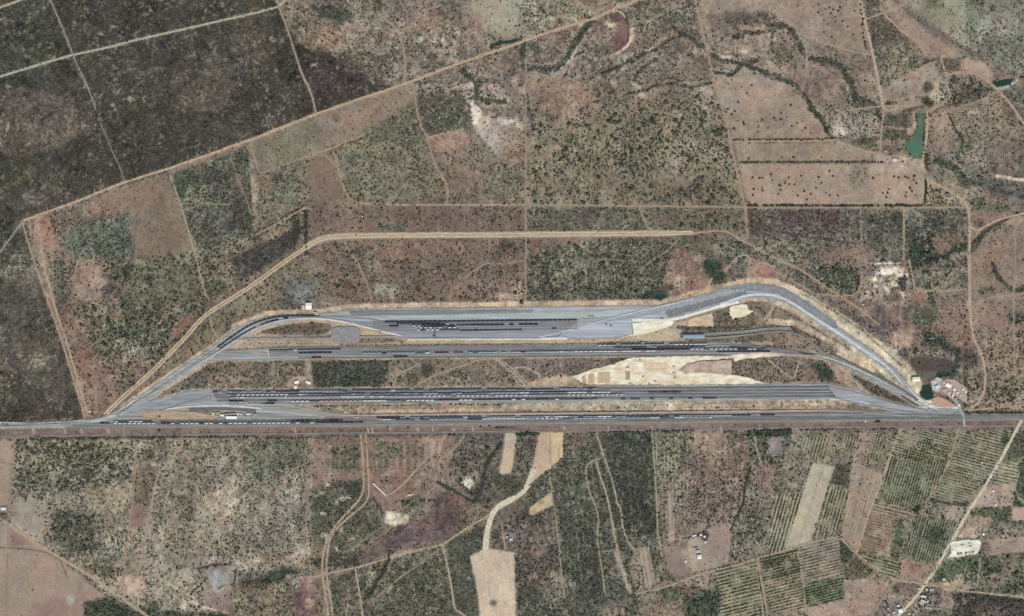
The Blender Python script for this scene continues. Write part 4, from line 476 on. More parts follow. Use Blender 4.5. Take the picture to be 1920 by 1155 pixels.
# ------------------------------------------------------------ roads, tracks and paths
PALE = (188, 168, 140); TAN = (172, 152, 130); WHT = (215, 205, 185)
ROADS = [  # name, width, tone, smooth, points, label
("dirt_road",3.6,(184,164,138),0,[(-60,452),(-60,453)],""),
("dirt_road",3.8,(182,160,134),0,[(44,413),(130,383),(232,342),(320,315),(480,258),(594,213),(770,153),(870,115),(960,85),(1010,66),(1120,32),(1150,18),(1195,0),(1300,-40)],"pale straight dirt road running diagonally along the dark thicket"),
("dirt_road",3.2,(172,166,146),0,[(-60,158),(0,144),(41,131),(93,115),(136,103),(201,89),(284,68),(352,53),(480,24),(520,13),(533,2),(540,-40)],"pale dirt road crossing the dark thicket in the upper left"),
("dirt_road",3.4,(176,160,136),0,[(-60,38),(0,14),(38,0),(90,-22)],"short pale dirt road cutting the upper left corner"),
("path",1.8,(150,142,124),1,[(84,-30),(94,0),(118,54),(136,102),(151,136),(168,171),(180,206)],"thin pale path through the thicket crossing the pale road"),
("path",1.3,(132,124,108),1,[(184,222),(197,250),(213,289),(224,310),(233,338)],"faint path in the thicket ending at the long diagonal road"),
("dirt_road",3.0,(158,140,124),1,[(510,-30),(518,2),(538,50),(553,100),(567,141),(583,173),(593,213)],"brown dirt road bending through the thicket to the diagonal road"),
("path",2.4,(162,146,126),1,[(708,24),(725,38),(746,58),(755,83),(760,120),(759,150)],"winding pale path in mottled scrub north of the diagonal road"),
("path",1.6,(160,142,122),1,[(770,52),(790,22),(825,10)],"faint curved path in the upper scrub"),
("path",2.2,(160,142,122),1,[(774,155),(779,193),(789,238),(803,259),(809,290),(819,318),(831,333),(840,353),(838,383)],"bending pale path between scrub blocks down to the cross road"),
("path",1.8,(168,146,120),1,[(580,290),(611,281),(631,276),(648,264),(670,258),(696,246)],"short pale path at the edge of the tan strip"),
("path",1.8,(170,150,124),1,[(804,257),(840,248),(870,242)],"short tan path under the dark scrub block"),
("path",1.6,(158,142,122),1,[(468,268),(480,305),(487,328),(528,310),(580,291),(611,290),(623,303)],"thin path looping past the scrub blocks"),
("path",2.2,(160,142,120),1,[(626,285),(636,328),(646,355),(656,375),(678,381)],"pale curved path west of the green scrub block"),
("path",1.6,(172,156,132),0,[(678,381),(720,384),(985,384)],"thin straight path between two scrub blocks"),
("dirt_road",2.2,(160,144,122),0,[(985,384),(1100,385),(1400,388)],"straight narrow dirt road south of the big bushy field"),
("path",1.8,(168,150,124),1,[(480,440),(518,420),(573,388),(585,392)],"diagonal pale path lined with bushes"),
("path",1.8,(160,142,122),0,[(644,451),(673,498),(688,531),(695,559)],"straight path slanting to the new yard"),
("path",1.3,(140,124,106),0,[(621,461),(653,511),(681,559)],"faint path parallel to the slanting path"),
("path",1.5,(158,138,118),1,[(842,561),(867,523),(912,490),(942,496),(960,491),(985,488)],"faint angled path in reddish scrub"),
("dirt_road",2.6,(150,136,116),0,[(986,110),(986,250),(986,440),(985,562)],"long straight vertical dirt track through the middle"),
("path",1.6,(156,142,120),0,[(1196,388),(1219,431)],"short slanting path joining the bypass road"),
("path",1.6,(150,144,122),1,[(1199,511),(1215,492),(1244,478),(1274,446)],"thin path across green scrub to the bypass road"),
("path",1.0,(136,128,108),0,[(1100,484),(1150,487),(1215,492)],"very faint path in green scrub"),
("dirt_road",2.4,(168,146,120),0,[(1262,439),(1350,433),(1362,434),(1392,451),(1440,478),(1500,505),(1566,549),(1611,579),(1650,610)],"narrow dirt road running on from the bypass to the south-east"),
("path",2.0,(162,142,120),1,[(1400,480),(1440,501),(1500,535),(1530,552),(1571,554),(1603,554),(1613,539),(1614,524),(1636,522)],"thin path curling up to the quarry"),
("path",2.4,(170,152,130),1,[(1359,508),(1375,490),(1391,476),(1409,483),(1402,521)],"looping pale path above the new yard curve"),
("path",2.0,(176,152,130),1,[(1420,525),(1412,505),(1425,490),(1448,500)],"small pale path by the red bare patch"),
("path",2.4,(182,158,138),1,[(1300,555),(1325,540),(1335,522)],"short pink path north of the yard"),
("dirt_road",3.6,(160,140,122),0,[(1295,-40),(1303,0),(1317,60),(1329,108),(1339,151),(1364,239),(1374,289),(1397,388),(1402,448)],"long slanting dirt road bordering the tan fields"),
("path",2.4,(166,148,128),1,[(1060,-20),(1090,10),(1122,26)],"pale path meeting the diagonal road near the meander"),
("path",2,(150,134,116),1,[(1178,38),(1210,40),(1245,26)],"faint path east of the meander"),
("dirt_road",4.0,(178,162,140),1,[(1604,-40),(1612,0),(1623,43),(1636,100),(1651,173),(1657,205)],"pale dirt road running down the upper right"),
("dirt_road",3.0,(160,140,124),1,[(1657,205),(1656,220),(1651,256),(1650,290)],"brown dirt road continuing to the farmyard"),
("path",2.2,(168,150,130),1,[(1623,36),(1656,24),(1680,14),(1704,2)],"short side path in the upper right"),
("dirt_road",3.0,(168,148,128),1,[(1650,10),(1656,24),(1686,55),(1719,75),(1738,105)],"tan track curving along the dark scrub triangle"),
("path",2.0,(168,150,128),0,[(1493,60),(1525,75),(1563,87),(1591,94),(1631,103)],"thin pale path slanting above the creek"),
("path",1.8,(170,150,126),1,[(1764,108),(1774,141),(1776,165),(1784,181),(1760,198),(1741,210)],"winding path through the bushy patch near the dam"),
("dirt_road",2.8,(178,162,136),1,[(1739,210),(1739,238),(1736,265),(1731,300)],"pale track beside the green pond"),
("dirt_road",3.6,(170,148,128),1,[(1776,140),(1800,134),(1832,138),(1850,150),(1867,166),(1892,191),(1920,233),(1960,280)],"tan track passing below the small dam"),
("path",2.6,(174,170,156),1,[(1867,166),(1885,164),(1898,157),(1909,149)],"pale crest of the earth dam"),
("path",1.8,(156,140,122),1,[(1739,222),(1760,211),(1779,208),(1820,195),(1864,176)],"faint path from the pond to the dam"),
("path",2.6,(170,150,128),0,[(1375,265),(1500,264),(1565,262),(1596,276),(1648,289),(1690,300)],"straight pale path between the two hedged tan fields"),
("path",2.0,(168,148,128),0,[(1588,206),(1640,200),(1720,196)],"short pale path near the creek bend"),
("dirt_road",3.0,(156,138,120),0,[(1400,389.5),(1600,389),(1812,389)],"straight dirt road along the long hedge"),
("dirt_road",3.4,(180,158,134),1,[(1736,336),(1770,352),(1800,372),(1816,385),(1818,430),(1817,500),(1818,579),(1824,633),(1836,655),(1846,680),(1848,731),(1835,755),(1817,768)],"pale dirt road winding down the right side to the yard"),
("dirt_road",3.4,(182,158,136),1,[(1818,425),(1834,433),(1846,425),(1870,412),(1920,400),(1980,385)],"tan side road leaving to the right edge"),
("path",2.2,(166,152,128),0,[(1694,391),(1695,440),(1695,488)],"straight thin path down to the quarry"),
("path",1.4,(150,138,120),0,[(1613,391),(1615,460)],"faint straight path in purple scrub"),
("path",2.2,(166,148,126),1,[(1704,488),(1710,515),(1716,546),(1760,545),(1814,542)],"thin path from the quarry to the right road"),
("path",1.8,(158,138,120),0,[(1902,430),(1904,480),(1900,551)],"faint straight path near the right edge"),
("path",1.8,(166,144,124),1,[(1824,574),(1845,560),(1867,556),(1920,549),(1980,545)],"thin tan path at the right edge"),
("path",1.6,(160,140,120),0,[(1900,560),(1902,700)],"faint vertical path in the far right scrub"),
("path",2.4,(170,148,124),0,[(1815,770),(1870,764),(1980,755)],"tan path at the foot of the right scrub"),
("dirt_road",2.2,(170,148,128),0,[(41,413),(60,478),(83,546),(95,579),(118,645),(141,721),(158,780)],"narrow dirt track along the west boundary"),
("dirt_road",3.2,(174,152,128),0,[(70,410),(75,446),(85,508),(104,579),(126,645),(151,728),(164,775)],"dirt track just inside the west boundary"),
("path",2.0,(180,148,130),1,[(74,409),(66,425),(72,440),(79,455),(76,470)],"pinkish loop of bare track in the west corner"),
("path",2.2,(146,144,126),0,[(-40,510),(0,473),(40,418)],"pale path slanting out to the left edge"),
("path",2.2,(160,150,126),1,[(319,328),(328,355),(339,383),(354,436),(369,488),(387,559)],"thin pale boundary path between field and dark block"),
("path",1.6,(140,130,110),0,[(432,295),(450,345),(472,403)],"thin path inside the dark block"),
("path",1.4,(142,138,114),0,[(339,382),(432,383)],"faint straight path across the dark block"),
("path",2.0,(170,144,124),1,[(394,598),(398,615),(412,640)],"short pink path between the two lines"),
("path",1.6,(158,134,116),1,[(176,736),(183,755),(180,775)],"short faint track near the west junction"),
("path",1.6,(160,138,118),1,[(155,738),(168,734),(177,740),(179,770)],"small loop of track near the west junction"),
("path",2.2,(166,148,128),1,[(736,726),(742,708),(746,703),(784,683)],"pale path between the middle yards"),
("path",2.2,(164,144,124),1,[(768,730),(819,700),(870,684),(894,675),(929,670)],"long pale path slanting up between the yards"),
("dirt_road",2.0,(178,162,140),0,[(929,672),(960,698),(986,722)],"double track slanting down to the main yard"),
("dirt_road",1.6,(172,156,134),0,[(936,671),(967,697),(991,720)],"second wheel track beside the slanting double track"),
("path",1.8,(172,156,136),1,[(965,690),(985,688),(1008,700),(1014,712)],"small curved path between the yards"),
("path",1.6,(168,152,132),0,[(971,722),(964,703),(966,694)],"short spur path between the yards"),
("path",2.2,(172,150,128),1,[(1500,674),(1493,695),(1488,715),(1460,690),(1440,675)],"crossing pale paths west of the ballast curve"),
("path",2.0,(172,150,130),1,[(1440,594),(1455,570),(1448,575),(1440,560)],"short pale path under the curve"),
("path",2.6,(176,156,134),1,[(1453,560),(1448,580),(1432,600)],"pale track joining the curve road"),
# south
("dirt_road",4.2,(174,154,130),1,[(-40,955),(15,980),(64,1016),(110,1044),(179,1085),(245,1133),(276,1155),(320,1185)],"tan dirt road slanting across the lower left corner"),
("path",1.8,(152,134,116),0,[(28,826),(26,860),(20,911),(15,980),(15,1018),(13,1082),(10,1180)],"thin straight path at the left edge"),
("path",2.0,(158,138,116),0,[(255,830),(255,860),(249,937),(240,1000),(230,1103)],"thin straight path through the lower left scrub"),
("dirt_road",2.2,(168,146,124),1,[(345,822),(338,840),(323,860),(300,882),(291,905),(284,944),(271,1018),(258,1082)],"pale path bending down to a small homestead"),
("path",1.4,(146,132,112),0,[(372,825),(325,940),(304,1040)],"faint straight path in the lower left"),
("path",1.6,(160,140,120),1,[(590,840),(577,870),(544,880),(508,944),(480,985),(450,1029),(442,1049)],"pale diagonal path down to the reddish pond bed"),
("path",1.8,(152,132,116),0,[(583,822),(582,900),(574,960),(570,1030)],"straight boundary path below the highway"),
("dirt_road",2.0,(176,158,134),1,[(676,815),(681,860),(682,909),(677,934),(650,962),(633,980),(612,1010),(604,1052),(605,1085),(612,1120),(618,1180)],"western of two parallel winding dirt roads"),
("dirt_road",2.0,(176,158,134),1,[(686,815),(689,860),(692,909),(691,939),(665,960),(638,982),(616,1010),(611,1072),(618,1110),(627,1180)],"eastern of two parallel winding dirt roads"),
("path",2.2,(174,152,130),1,[(835,815),(825,835),(810,850),(792,868),(770,892),(748,916),(728,929)],"pale path slanting from the highway to the shed"),
("path",1.6,(166,146,126),1,[(872,815),(850,845),(828,858)],"short pale path north-east of the bare patch"),
("dirt_road",2.6,(168,154,132),0,[(582,1082),(669,1064),(751,1039),(830,1021),(871,993),(909,970),(935,950)],"long pale dirt road slanting up to the wide gravel road"),
("path",2.4,(176,164,142),1,[(830,1023),(836,1050),(843,1082),(850,1125),(852,1141),(865,1150),(890,1165)],"pale path descending through the dark woodlot"),
("path",2.4,(172,160,136),1,[(666,1067),(674,1110),(682,1170)],"short pale path in the lower middle"),
("path",1.6,(146,138,116),0,[(825,1029),(751,1082),(700,1125)],"thin diagonal path in the dark scrub"),
("path",1.4,(138,128,112),0,[(650,1035),(720,985)],"faint diagonal path by the purple wash"),
("gravel_road",9,(206,198,174),1,[(1000,880),(988,915),(975,928),(955,938),(930,952),(920,970),(913,1000),(910,1030)],"wide cream gravel road curving to the bare field"),
("path",1.6,(176,152,130),0,[(940,980),(948,1030)],"thin pink path beside the gravel road"),
("path",1.5,(158,146,124),0,[(1030,883),(1034,921),(1042,972),(1050,1040),(1054,1098),(1060,1123)],"thin straight path along the dark woodlot"),
("path",1.8,(156,148,122),1,[(1123,860),(1097,871),(1100,900),(1106,926),(1116,945),(1123,975),(1118,1003),(1122,1030),(1126,1049),(1134,1110)],"winding pale path inside the woodlot"),
("path",2.6,(168,156,136),1,[(1118,866),(1123,886),(1139,930),(1149,988),(1159,1039),(1170,1075),(1182,1110)],"rough pale path beside the dark hedge"),
("path",1.9,(170,160,136),1,[(1118,812),(1134,860),(1146,895),(1154,926),(1157,945),(1164,952),(1167,988),(1175,1013),(1190,1031)],"crooked pale path through the woodlot"),
("path",2.0,(160,152,126),0,[(1222,812),(1226,860),(1231,937),(1233,993),(1241,1044)],"straight pale path on the woodlot edge"),
("path",1.4,(146,138,114),0,[(1128,1034),(1155,1031)],"very short path inside the woodlot"),
("path",2.0,(168,154,132),0,[(1192,1113),(1250,1100),(1318,1074),(1417,1047),(1440,1041),(1522,1016),(1572,1006)],"pale farm path slanting past the homestead"),
("path",2.2,(170,154,132),0,[(1575,1008),(1606,1039),(1640,1062),(1678,1087)],"pale farm path joining the orchard roads"),
("path",2.4,(170,154,132),0,[(1678,1087),(1734,1095),(1810,1108),(1920,1120),(1980,1128)],"pale farm path towards the lower right corner"),
("dirt_road",4.6,(202,192,166),0,[(1925,770),(1907,803),(1877,860),(1844,916),(1815,960),(1787,1011),(1747,1077),(1721,1115),(1700,1138),(1660,1180)],"pale main dirt road slanting through the orchards to the village"),
("dirt_road",2.8,(180,158,134),0,[(1690,803),(1676,835),(1667,860),(1657,891),(1629,962),(1606,1036)],"tan dirt road between orchard plots"),
("path",2.4,(166,148,126),0,[(1797,803),(1782,860),(1754,914),(1740,935)],"pale path between orchard blocks"),
("path",1.8,(150,136,114),0,[(1738,938),(1721,962),(1695,1018),(1685,1054),(1681,1087)],"thin path beside the dark tree line"),
("dirt_road",2.6,(158,138,120),0,[(1678,1087),(1660,1112),(1629,1165)],"brown dirt road leaving the bottom edge"),
("path",1.6,(168,152,130),0,[(1436,1043),(1420,1046),(1438,1155)],"thin straight path by the orchard rows"),
("path",1.6,(166,150,128),0,[(1497,1028),(1507,1100),(1512,1150)],"thin straight path between orchard plots"),
("path",2.0,(162,154,132),1,[(1911,885),(1904,905),(1902,918),(1910,935),(1925,945)],"pale path at the far right green plot"),
("path",2.2,(176,152,132),1,[(1862,1014),(1882,1012),(1900,1010),(1980,1002)],"tan track across the ploughed field"),
("path",1.8,(162,150,128),0,[(1838,1046),(1832,1100)],"thin path under the white lot"),
("path",1.6,(160,150,128),0,[(1413,812),(1418,840),(1425,865)],"short path under the highway"),
("path",1.8,(150,140,118),1,[(1532,870),(1535,845),(1560,835),(1590,850)],"thin crooked path in the orchards"),
("path",2.0,(160,140,120),0,[(1710,803),(1700,830)],"short path off the highway"),
]
for x in (62,122,152,203,553,690,698,730,783,811,850,886,1058,1141,1222,1352): ROADS.append(("path",1.5,(184,164,142),0,[(x-1,801-(x>700)*2),(x+1,812-(x>700)*3)],"short pale crossing between the railway and the highway at map column near "+("the left end" if x<300 else "the middle" if x<1000 else "the right half")))
_bend = RNG
def resample(pts, step=5.0):
    out = [pts[0]]
    for (x0, y0), (x1, y1) in zip(pts[:-1], pts[1:]):
        n = max(1, int(math.hypot(x1-x0, y1-y0)/step))
        out += [(x0+(x1-x0)*i/n, y0+(y1-y0)*i/n) for i in range(1, n+1)]
    return out
def chaikin(pts, n=2):
    for _ in range(n):
        q = [pts[0]]
        for a, b in zip(pts[:-1], pts[1:]):
            q += [(a[0]*.75+b[0]*.25, a[1]*.75+b[1]*.25), (a[0]*.25+b[0]*.75, a[1]*.25+b[1]*.75)]
        pts = q+[pts[-1]]
    return pts
_z = [0.35]
def ribbon(name, pts, w, mat, z=None, jit=0.35, smooth=0, label=None, cat=None, kind='structure', soft=1.0, wjit=.22, fade_ends=False, taper=0):
    """a strip of loose surface lying on the ground, w map units wide, its edges breaking up"""
    if z is None: _z[0] += 0.006; z = _z[0]
    if smooth: pts = chaikin(pts, 2)
    pts = resample(pts, 5.0); n = len(pts); V = []; F = []; cov = []
    jw = 0.0; jo = 0.0
    for i, (x, y) in enumerate(pts):
        a = pts[max(i-1, 0)]; b = pts[min(i+1, n-1)]; dx, dy = b[0]-a[0], b[1]-a[1]; l = math.hypot(dx, dy) or 1
        nx, ny = -dy/l, dx/l
        jw = jw*.6+RNG.normal()*wjit*.5; jo = jo*.7+RNG.normal()*jit*.5
        hw = w/2*(1+jw)*(min(1, (n-i)/taper) if taper else 1)
        for o, cv in ((-(hw+soft), 0), (-max(hw-soft*.4, hw*.3), 1), (max(hw-soft*.4, hw*.3), 1), (hw+soft, 0)):
            V.append((wx(x+nx*(o+jo)), wy(y+ny*(o+jo)), z)); cov.append(cv*(0 if fade_ends and i in (0, n-1) else 1))
        if i:
            for k in range(3):
                q = (i-1)*4+k; F.append((q, q+1, q+5, q+4))
    me = mesh(name, V, F, mat)
    at = me.attributes.new('cover', 'FLOAT', 'POINT'); at.data.foreach_set('value', cov)
    if me.polygons[0].normal.z < 0: me.flip_normals()
    o = link(name, me); tag(o, label, cat or name.replace('_', ' '), None, kind); return o
seen_lab = {}
for nm, w, tone, sm, pts, lab in ROADS:
    if not lab: continue
    L(pts if not sm else chaikin(pts, 2), w+1.5, None, 0.25, soft=1.5); L(pts, w+5, tone, None, soft=4, a=.28)
    d = tuple(int(v*.93) for v in tone); u = tuple(min(int(v*1.06), 245) for v in tone)
    ribbon(nm, pts, w, feather_mat(d, u), smooth=sm, label=lab)
# bypass road: broad strip of pale dry grass with two wheel tracks
BYP = [(196,778),(212,762),(240,736),(270,710),(300,682),(325,655),(350,630),(372,603),(395,583),(440,556),(480,530),(520,500),(570,466),(602,446),(640,442),(800,441),(960,440),(1100,438.5),(1200,437.5),(1262,437.2),(1300,436)]
L(BYP[11:], 13, None, 0.05, soft=2); L(BYP[:12], 9, None, 0.05, soft=2)
ribbon('dirt_road', BYP[:13], 7, feather_mat((146,126,104), (172,152,126)), soft=2.5, wjit=.1, jit=.15, label="broad tan bypass road slanting up from the west junction", smooth=1)
ribbon('dirt_road', BYP[12:], 10.5, feather_mat((152,138,114), (182,168,140), (0.3, 1, 1), .4), soft=3, taper=9, smooth=1, wjit=.06, jit=.1, label="broad straw-coloured bypass road running level across the scrub")
OFF = lambda pts, o: [(p[0]+o*.55, p[1]+o) for p in pts]
for k, (o, lab) in enumerate(((-2.2, "upper pale wheel track on the bypass road"), (2.6, "lower pale wheel track on the bypass road"))):
    ribbon('path', OFF(BYP, o), 1.3, feather_mat((196,180,152), (214,198,170)), soft=.7, label=lab, smooth=1)
# ------------------------------------------------------------ ground sheet
def flat_sheet(name, pts, mat, z, label, cat, jit=.5, step=4, kind='structure', thick=0.0):
    q = resample(pts+[pts[0]], step)[:-1]; q = [(x+RNG.normal()*jit*.5, y+RNG.normal()*jit*.5) for x, y in q]
    tri = tessellate_polygon([[Vector((x, y, 0)) for x, y in q]])
    V = [(wx(x), wy(y), z) for x, y in q]; F = [tuple(t) for t in tri]
    me = bpy.data.meshes.new(name); me.from_pydata(V, [], F); me.materials.append(mat); me.update()
    for p in me.polygons:
        if p.normal.z < 0: p.flip()
    at = me.attributes.new('cover', 'FLOAT', 'POINT'); at.data.foreach_set('value', [2.0]*len(V))
    me.update(); o = link(name, me); return tag(o, label, cat, None, kind)
_z[0] = 1.6
RAG = (fbm(7, 151, 3, .7)-.5, fbm(7, 161, 3, .7)-.5)
def sheet(name, pts, c1, c2, label, cat=None, streak=(1, 1, 1), scale=.12, z=None, edge=1.6, jit=.5, clear=True, rag=3.0):
    """flat pad whose rim thins out into the soil; the rim follows the outline"""
    if clear: P(pts, None, 0.0, warp=0, soft=1)
    m = feather_mat(c1, c2, streak, scale)
    if z is None: _z[0] += 0.02; z = _z[0]
    xs = [p[0] for p in pts]; ys = [p[1] for p in pts]; x0, x1, y0, y1 = min(xs)-edge-2, max(xs)+edge+2, min(ys)-edge-2, max(ys)+edge+2
    stp = 1.0 if (x1-x0)*(y1-y0) < 9000 else 1.6; sx = stp if (x1-x0) < 400 else 4.0
    ax, ay = np.arange(x0, x1+sx, sx), np.arange(y0, y1+stp, stp); X, Y = np.meshgrid(ax, ay); Dm = np.full(X.shape, 1e9); X0, Y0 = X, Y
    gi, gj = np.clip(Y+MG, 0, H-1).astype(int), np.clip(X+MG, 0, W-1).astype(int); X, Y = X+RAG[0][gi, gj]*rag, Y+RAG[1][gi, gj]*rag
    q = pts+[pts[0]]
    for (a, b), (c, d) in zip(q[:-1], q[1:]):
        dx, dy = c-a, d-b; t = np.clip(((X-a)*dx+(Y-b)*dy)/max(dx*dx+dy*dy, 1e-6), 0, 1); Dm = np.minimum(Dm, np.hypot(X-a-t*dx, Y-b-t*dy))
    sg = np.where(inside(pts, X, Y), Dm, -Dm); cov = np.clip(.45+sg/edge, -1, 2.5); nx, ny = len(ax), len(ay)
    i = (np.arange(ny-1)*nx)[:, None]+np.arange(nx-1)[None]; F = np.stack([i+nx, i+nx+1, i+1, i], -1).reshape(-1, 4)
    cf = cov.ravel(); F = F[(cf[F].max(1) > -.4)]; used, inv_ = np.unique(F, return_inverse=True); F = inv_.reshape(-1, 4)
    V = np.stack([(X0.ravel()[used]-CX)*S, (CY-Y0.ravel()[used])*S, np.full(len(used), z)], -1)
    me = np_mesh(name, V, F, m); at = me.attributes.new('cover', 'FLOAT', 'POINT'); at.data.foreach_set('value', cf[used].astype(np.float32))
    return tag(link(name, me), label, cat or name.replace('_', ' '), None, 'structure')
# ------------------------------------------------------------ yards, sand pads, highway
XS = (0.03, 1, 1)
YA = [(232,762),(260,744),(290,723),(330,696),(380,663),(405,646),(440,619),(470,602),(500,593),(530,590),(590,589),(620,586),(650,581),(680,579),(760,578),(960,576),(1100,574),(1230,573),(1260,568),(1300,557),(1340,547),(1370,537),(1400,532),(1440,533),(1470,540),(1500,557),(1530,577),(1568,602),(1573,617),(1604,637),(1642,662),(1670,685),(1692,708),(1710,732),(1734,750),(1722,758),(1702,738),(1680,712),(1656,689),(1626,668),(1592,645),(1560,624),(1520,598),(1490,577),(1465,565),(1430,558),(1400,560),(1340,578),(1300,592),(1265,602),(1255,597),(1185,606),(1188,628),(1160,634),(1063,637),(960,637),(830,637),(765,637),(757,632),(700,618),(640,605),(600,599),(560,600),(520,606),(490,615),(460,630),(430,652),(400,670),(350,702),(300,732),(275,750),(250,766)]
YB = [(232,768),(265,755),(300,748),(330,740),(355,733),(400,731),(700,728),(1000,725),(1200,722),(1400,721),(1540,719),(1560,720),(1600,728),(1640,742),(1680,757),(1720,766),(1790,766),(1790,777),(1720,779),(1680,773),(1640,765),(1600,755),(1555,748),(1400,750),(1100,753),(800,756),(600,757),(545,758),(600,770),(660,779),(560,780),(500,776),(440,771),(400,767),(360,766),(300,770),(262,776)]
YC = [(-60,790),(0,791),(60,793),(110,791),(140,789),(190,782),(232,769),(265,772),(300,776),(345,778),(400,780),(480,774),(560,778),(640,779),(900,777),(1100,775),(1400,772),(1560,768),(1640,770),(1700,774),(1760,772),(1800,770),(1810,776),(1980,777),(1980,787),(1920,788),(1400,793),(1100,797),(700,800),(300,803),(0,804),(-60,804)]
YM = [(380,668),(395,660),(420,656),(500,655),(520,652),(800,648),(1100,645),(1300,641),(1370,642),(1400,649),(1450,655),(1500,658),(1540,664),(1580,676),(1640,704),(1700,737),(1742,762),(1725,764),(1680,740),(1630,713),(1580,687),(1540,672),(1500,666),(1440,665),(1360,667),(1100,669),(800,671),(560,673),(400,677),(372,684)]
for yd, w, t in ((YA, 12, (182,158,130)), (YB, 6, (168,148,124)), (YM, 5, (160,142,118))):
    L(yd+[yd[0]], w, t, .3, soft=3, warp=1)
L([(440,612),(500,588),(600,584),(660,576),(800,572),(1000,570),(1240,567),(1330,542),(1400,526),(1450,527),(1500,550)], 11, (190,162,134), .15, soft=3, warp=2)
L([(1100,569),(1230,568)], 8, (196,166,140), .1, soft=2); L([(1480,545),(1560,590),(1620,632),(1665,662),(1700,695),(1728,735),(1745,755)], 22, (194,176,146), .25, soft=5, warp=3); L([(1570,606),(1625,640),(1665,668),(1695,698),(1722,735),(1745,756)], 9, (214,202,172), .05, soft=3, warp=2); L([(1500,548),(1560,582),(1620,622),(1690,685)], 2, (112,102,84), 3, soft=1.5, warp=1, a=.8); L([(1440,560),(1500,590),(1560,630)], 8, (178,158,132), .3, soft=3, warp=2)
P([(1572,658),(1600,655),(1625,668),(1640,690),(1640,712),(1604,694),(1570,668)],(200,176,144),.1,warp=2,soft=2); L([(1600,652),(1650,692),(1705,742)], 10, (204,190,160), .1, soft=3, warp=2); L([(1628,672),(1634,700),(1650,716)],3,(214,196,152),0,warp=1); L([(1700,720),(1730,770),(1790,770)], 13, (208,200,176), .1, soft=3, warp=2)
#G1, G2 = (124,126,128), (154,158,160); B1, B2 = (142,150,152), (174,182,182); D1, D2 = (104,104,106), (132,132,134)
sheet('ballast_bed', YC, (126,126,122), (158,160,154), "long gravel bed of the southern main line", streak=XS, scale=.3, edge=4)
sheet('ballast_bed', YM, (128,132,132), (164,168,166), "narrow gravel bed of the middle yard", streak=XS, scale=.3, edge=4)
sheet('ballast_bed', YB, (136,140,142), (168,172,172), "broad gravel bed of the striped main yard", streak=XS, scale=.3, edge=4)
sheet('ballast_bed', YA, (142,147,147), (172,178,177), "wide pale gravel bed of the new yard and its curves", streak=XS, scale=.2, edge=4)
def patch(pts, c1, c2, label, name='gravel', streak=XS, scale=.25, edge=6): return sheet(name, pts, c1, c2, label, streak=streak, scale=scale, edge=edge)
patch([(655,584),(700,582),(860,582),(1000,581),(990,587),(800,590),(700,591),(660,590)], (118,122,124), (142,146,146), "darker gravel strip in the upper left of the new yard")
patch([(700,592),(1000,586),(1180,580),(1215,577),(1200,590),(1080,598),(860,602),(760,602)], (160,172,170), (176,188,184), "pale bluish gravel across the new yard")
patch([(660,602),(760,606),(860,604),(1080,603),(1060,620),(1045,632),(960,634),(760,633),(700,616)], (134,138,142), (150,154,158), "smooth grey gravel of the new yard's lower half")
patch([(1062,621),(1110,607),(1190,585),(1245,576),(1262,580),(1252,596),(1184,606),(1187,627),(1150,633),(1060,635)], (160,166,174), (182,190,196), "pale violet gravel ramp crossing the new yard")
patch([(1252,580),(1300,568),(1345,556),(1395,543),(1400,552),(1345,568),(1300,582),(1256,594),(1248,588)], (110,112,114), (136,138,140), "dark gravel patch on the rising curve", streak=(1,1,1))
patch([(1110,606),(1180,586),(1250,570),(1300,560),(1370,541),(1400,535),(1440,536),(1465,542),(1440,544),(1400,545),(1340,560),(1260,580),(1180,596)], (140,148,152), (164,172,174), "pale gravel lane on the rising curve", streak=(1,1,1))
patch([(1370,540),(1400,534),(1440,534),(1468,541),(1498,558),(1530,580),(1568,606),(1570,616),(1560,613),(1520,588),(1488,564),(1462,551),(1440,546),(1400,544)], (126,130,136), (146,150,156), "smooth darker gravel on the outer curve", streak=(1,1,1))
for pts, c, lab in (([(520,653.6),(800,651),(1100,648),(1300,645),(1300,647.4),(1100,650.2),(800,653),(520,655.4)],(150,146,136),"pale strip along the top of the middle yard"),([(640,657.4),(1100,653.5),(1300,651),(1300,653.4),(1100,656),(640,659.6)],(126,128,134),"slate strip in the middle yard"),
 ([(420,755.5),(545,754.5),(800,753),(800,755),(545,757.2),(430,757.6)],(132,128,116),"dusty strip below the main yard"),([(410,733),(700,730.4),(1000,727.4),(1500,722.4),(1500,724),(1000,729),(700,732),(410,735)],(146,140,128),"dusty strip above the main yard"),
 ([(610,783),(705,781.5),(705,789),(660,790.5),(600,789)],(134,122,116),"rusty ground west of the mixed rows"),([(120,800),(700,799),(1200,794.5),(1900,785),(1900,787),(1200,797),(700,801.6),(120,802.6)],(138,130,118),"dusty lower edge of the southern line"),
 ([(1000,786),(1500,782),(1900,783),(1900,785.5),(1500,785.5),(1000,789)],(112,112,116),"oil-dark strip of the southern line"),([(300,787.5),(600,785.4),(600,789),(300,791)],(112,110,108),"oil-dark strip above the dashed train"),([(470,762),(520,762),(600,771),(650,777),(600,776),(520,768)],(152,148,132),"olive-grey wedge east of the depot"),
 ([(330,742),(396,738),(396,750),(340,756),(290,762)],(142,148,148),"smooth gravel west of the main yard"),([(1556,722),(1596,729),(1650,748),(1700,765),(1640,758),(1590,747),(1562,742)],(156,160,162),"smooth pale gravel east of the main yard")):
    patch(pts, tuple(int(v*.93) for v in c), tuple(int(v*1.07) for v in c), lab, name='gravel', edge=2.2)
_z[0] = 2.3
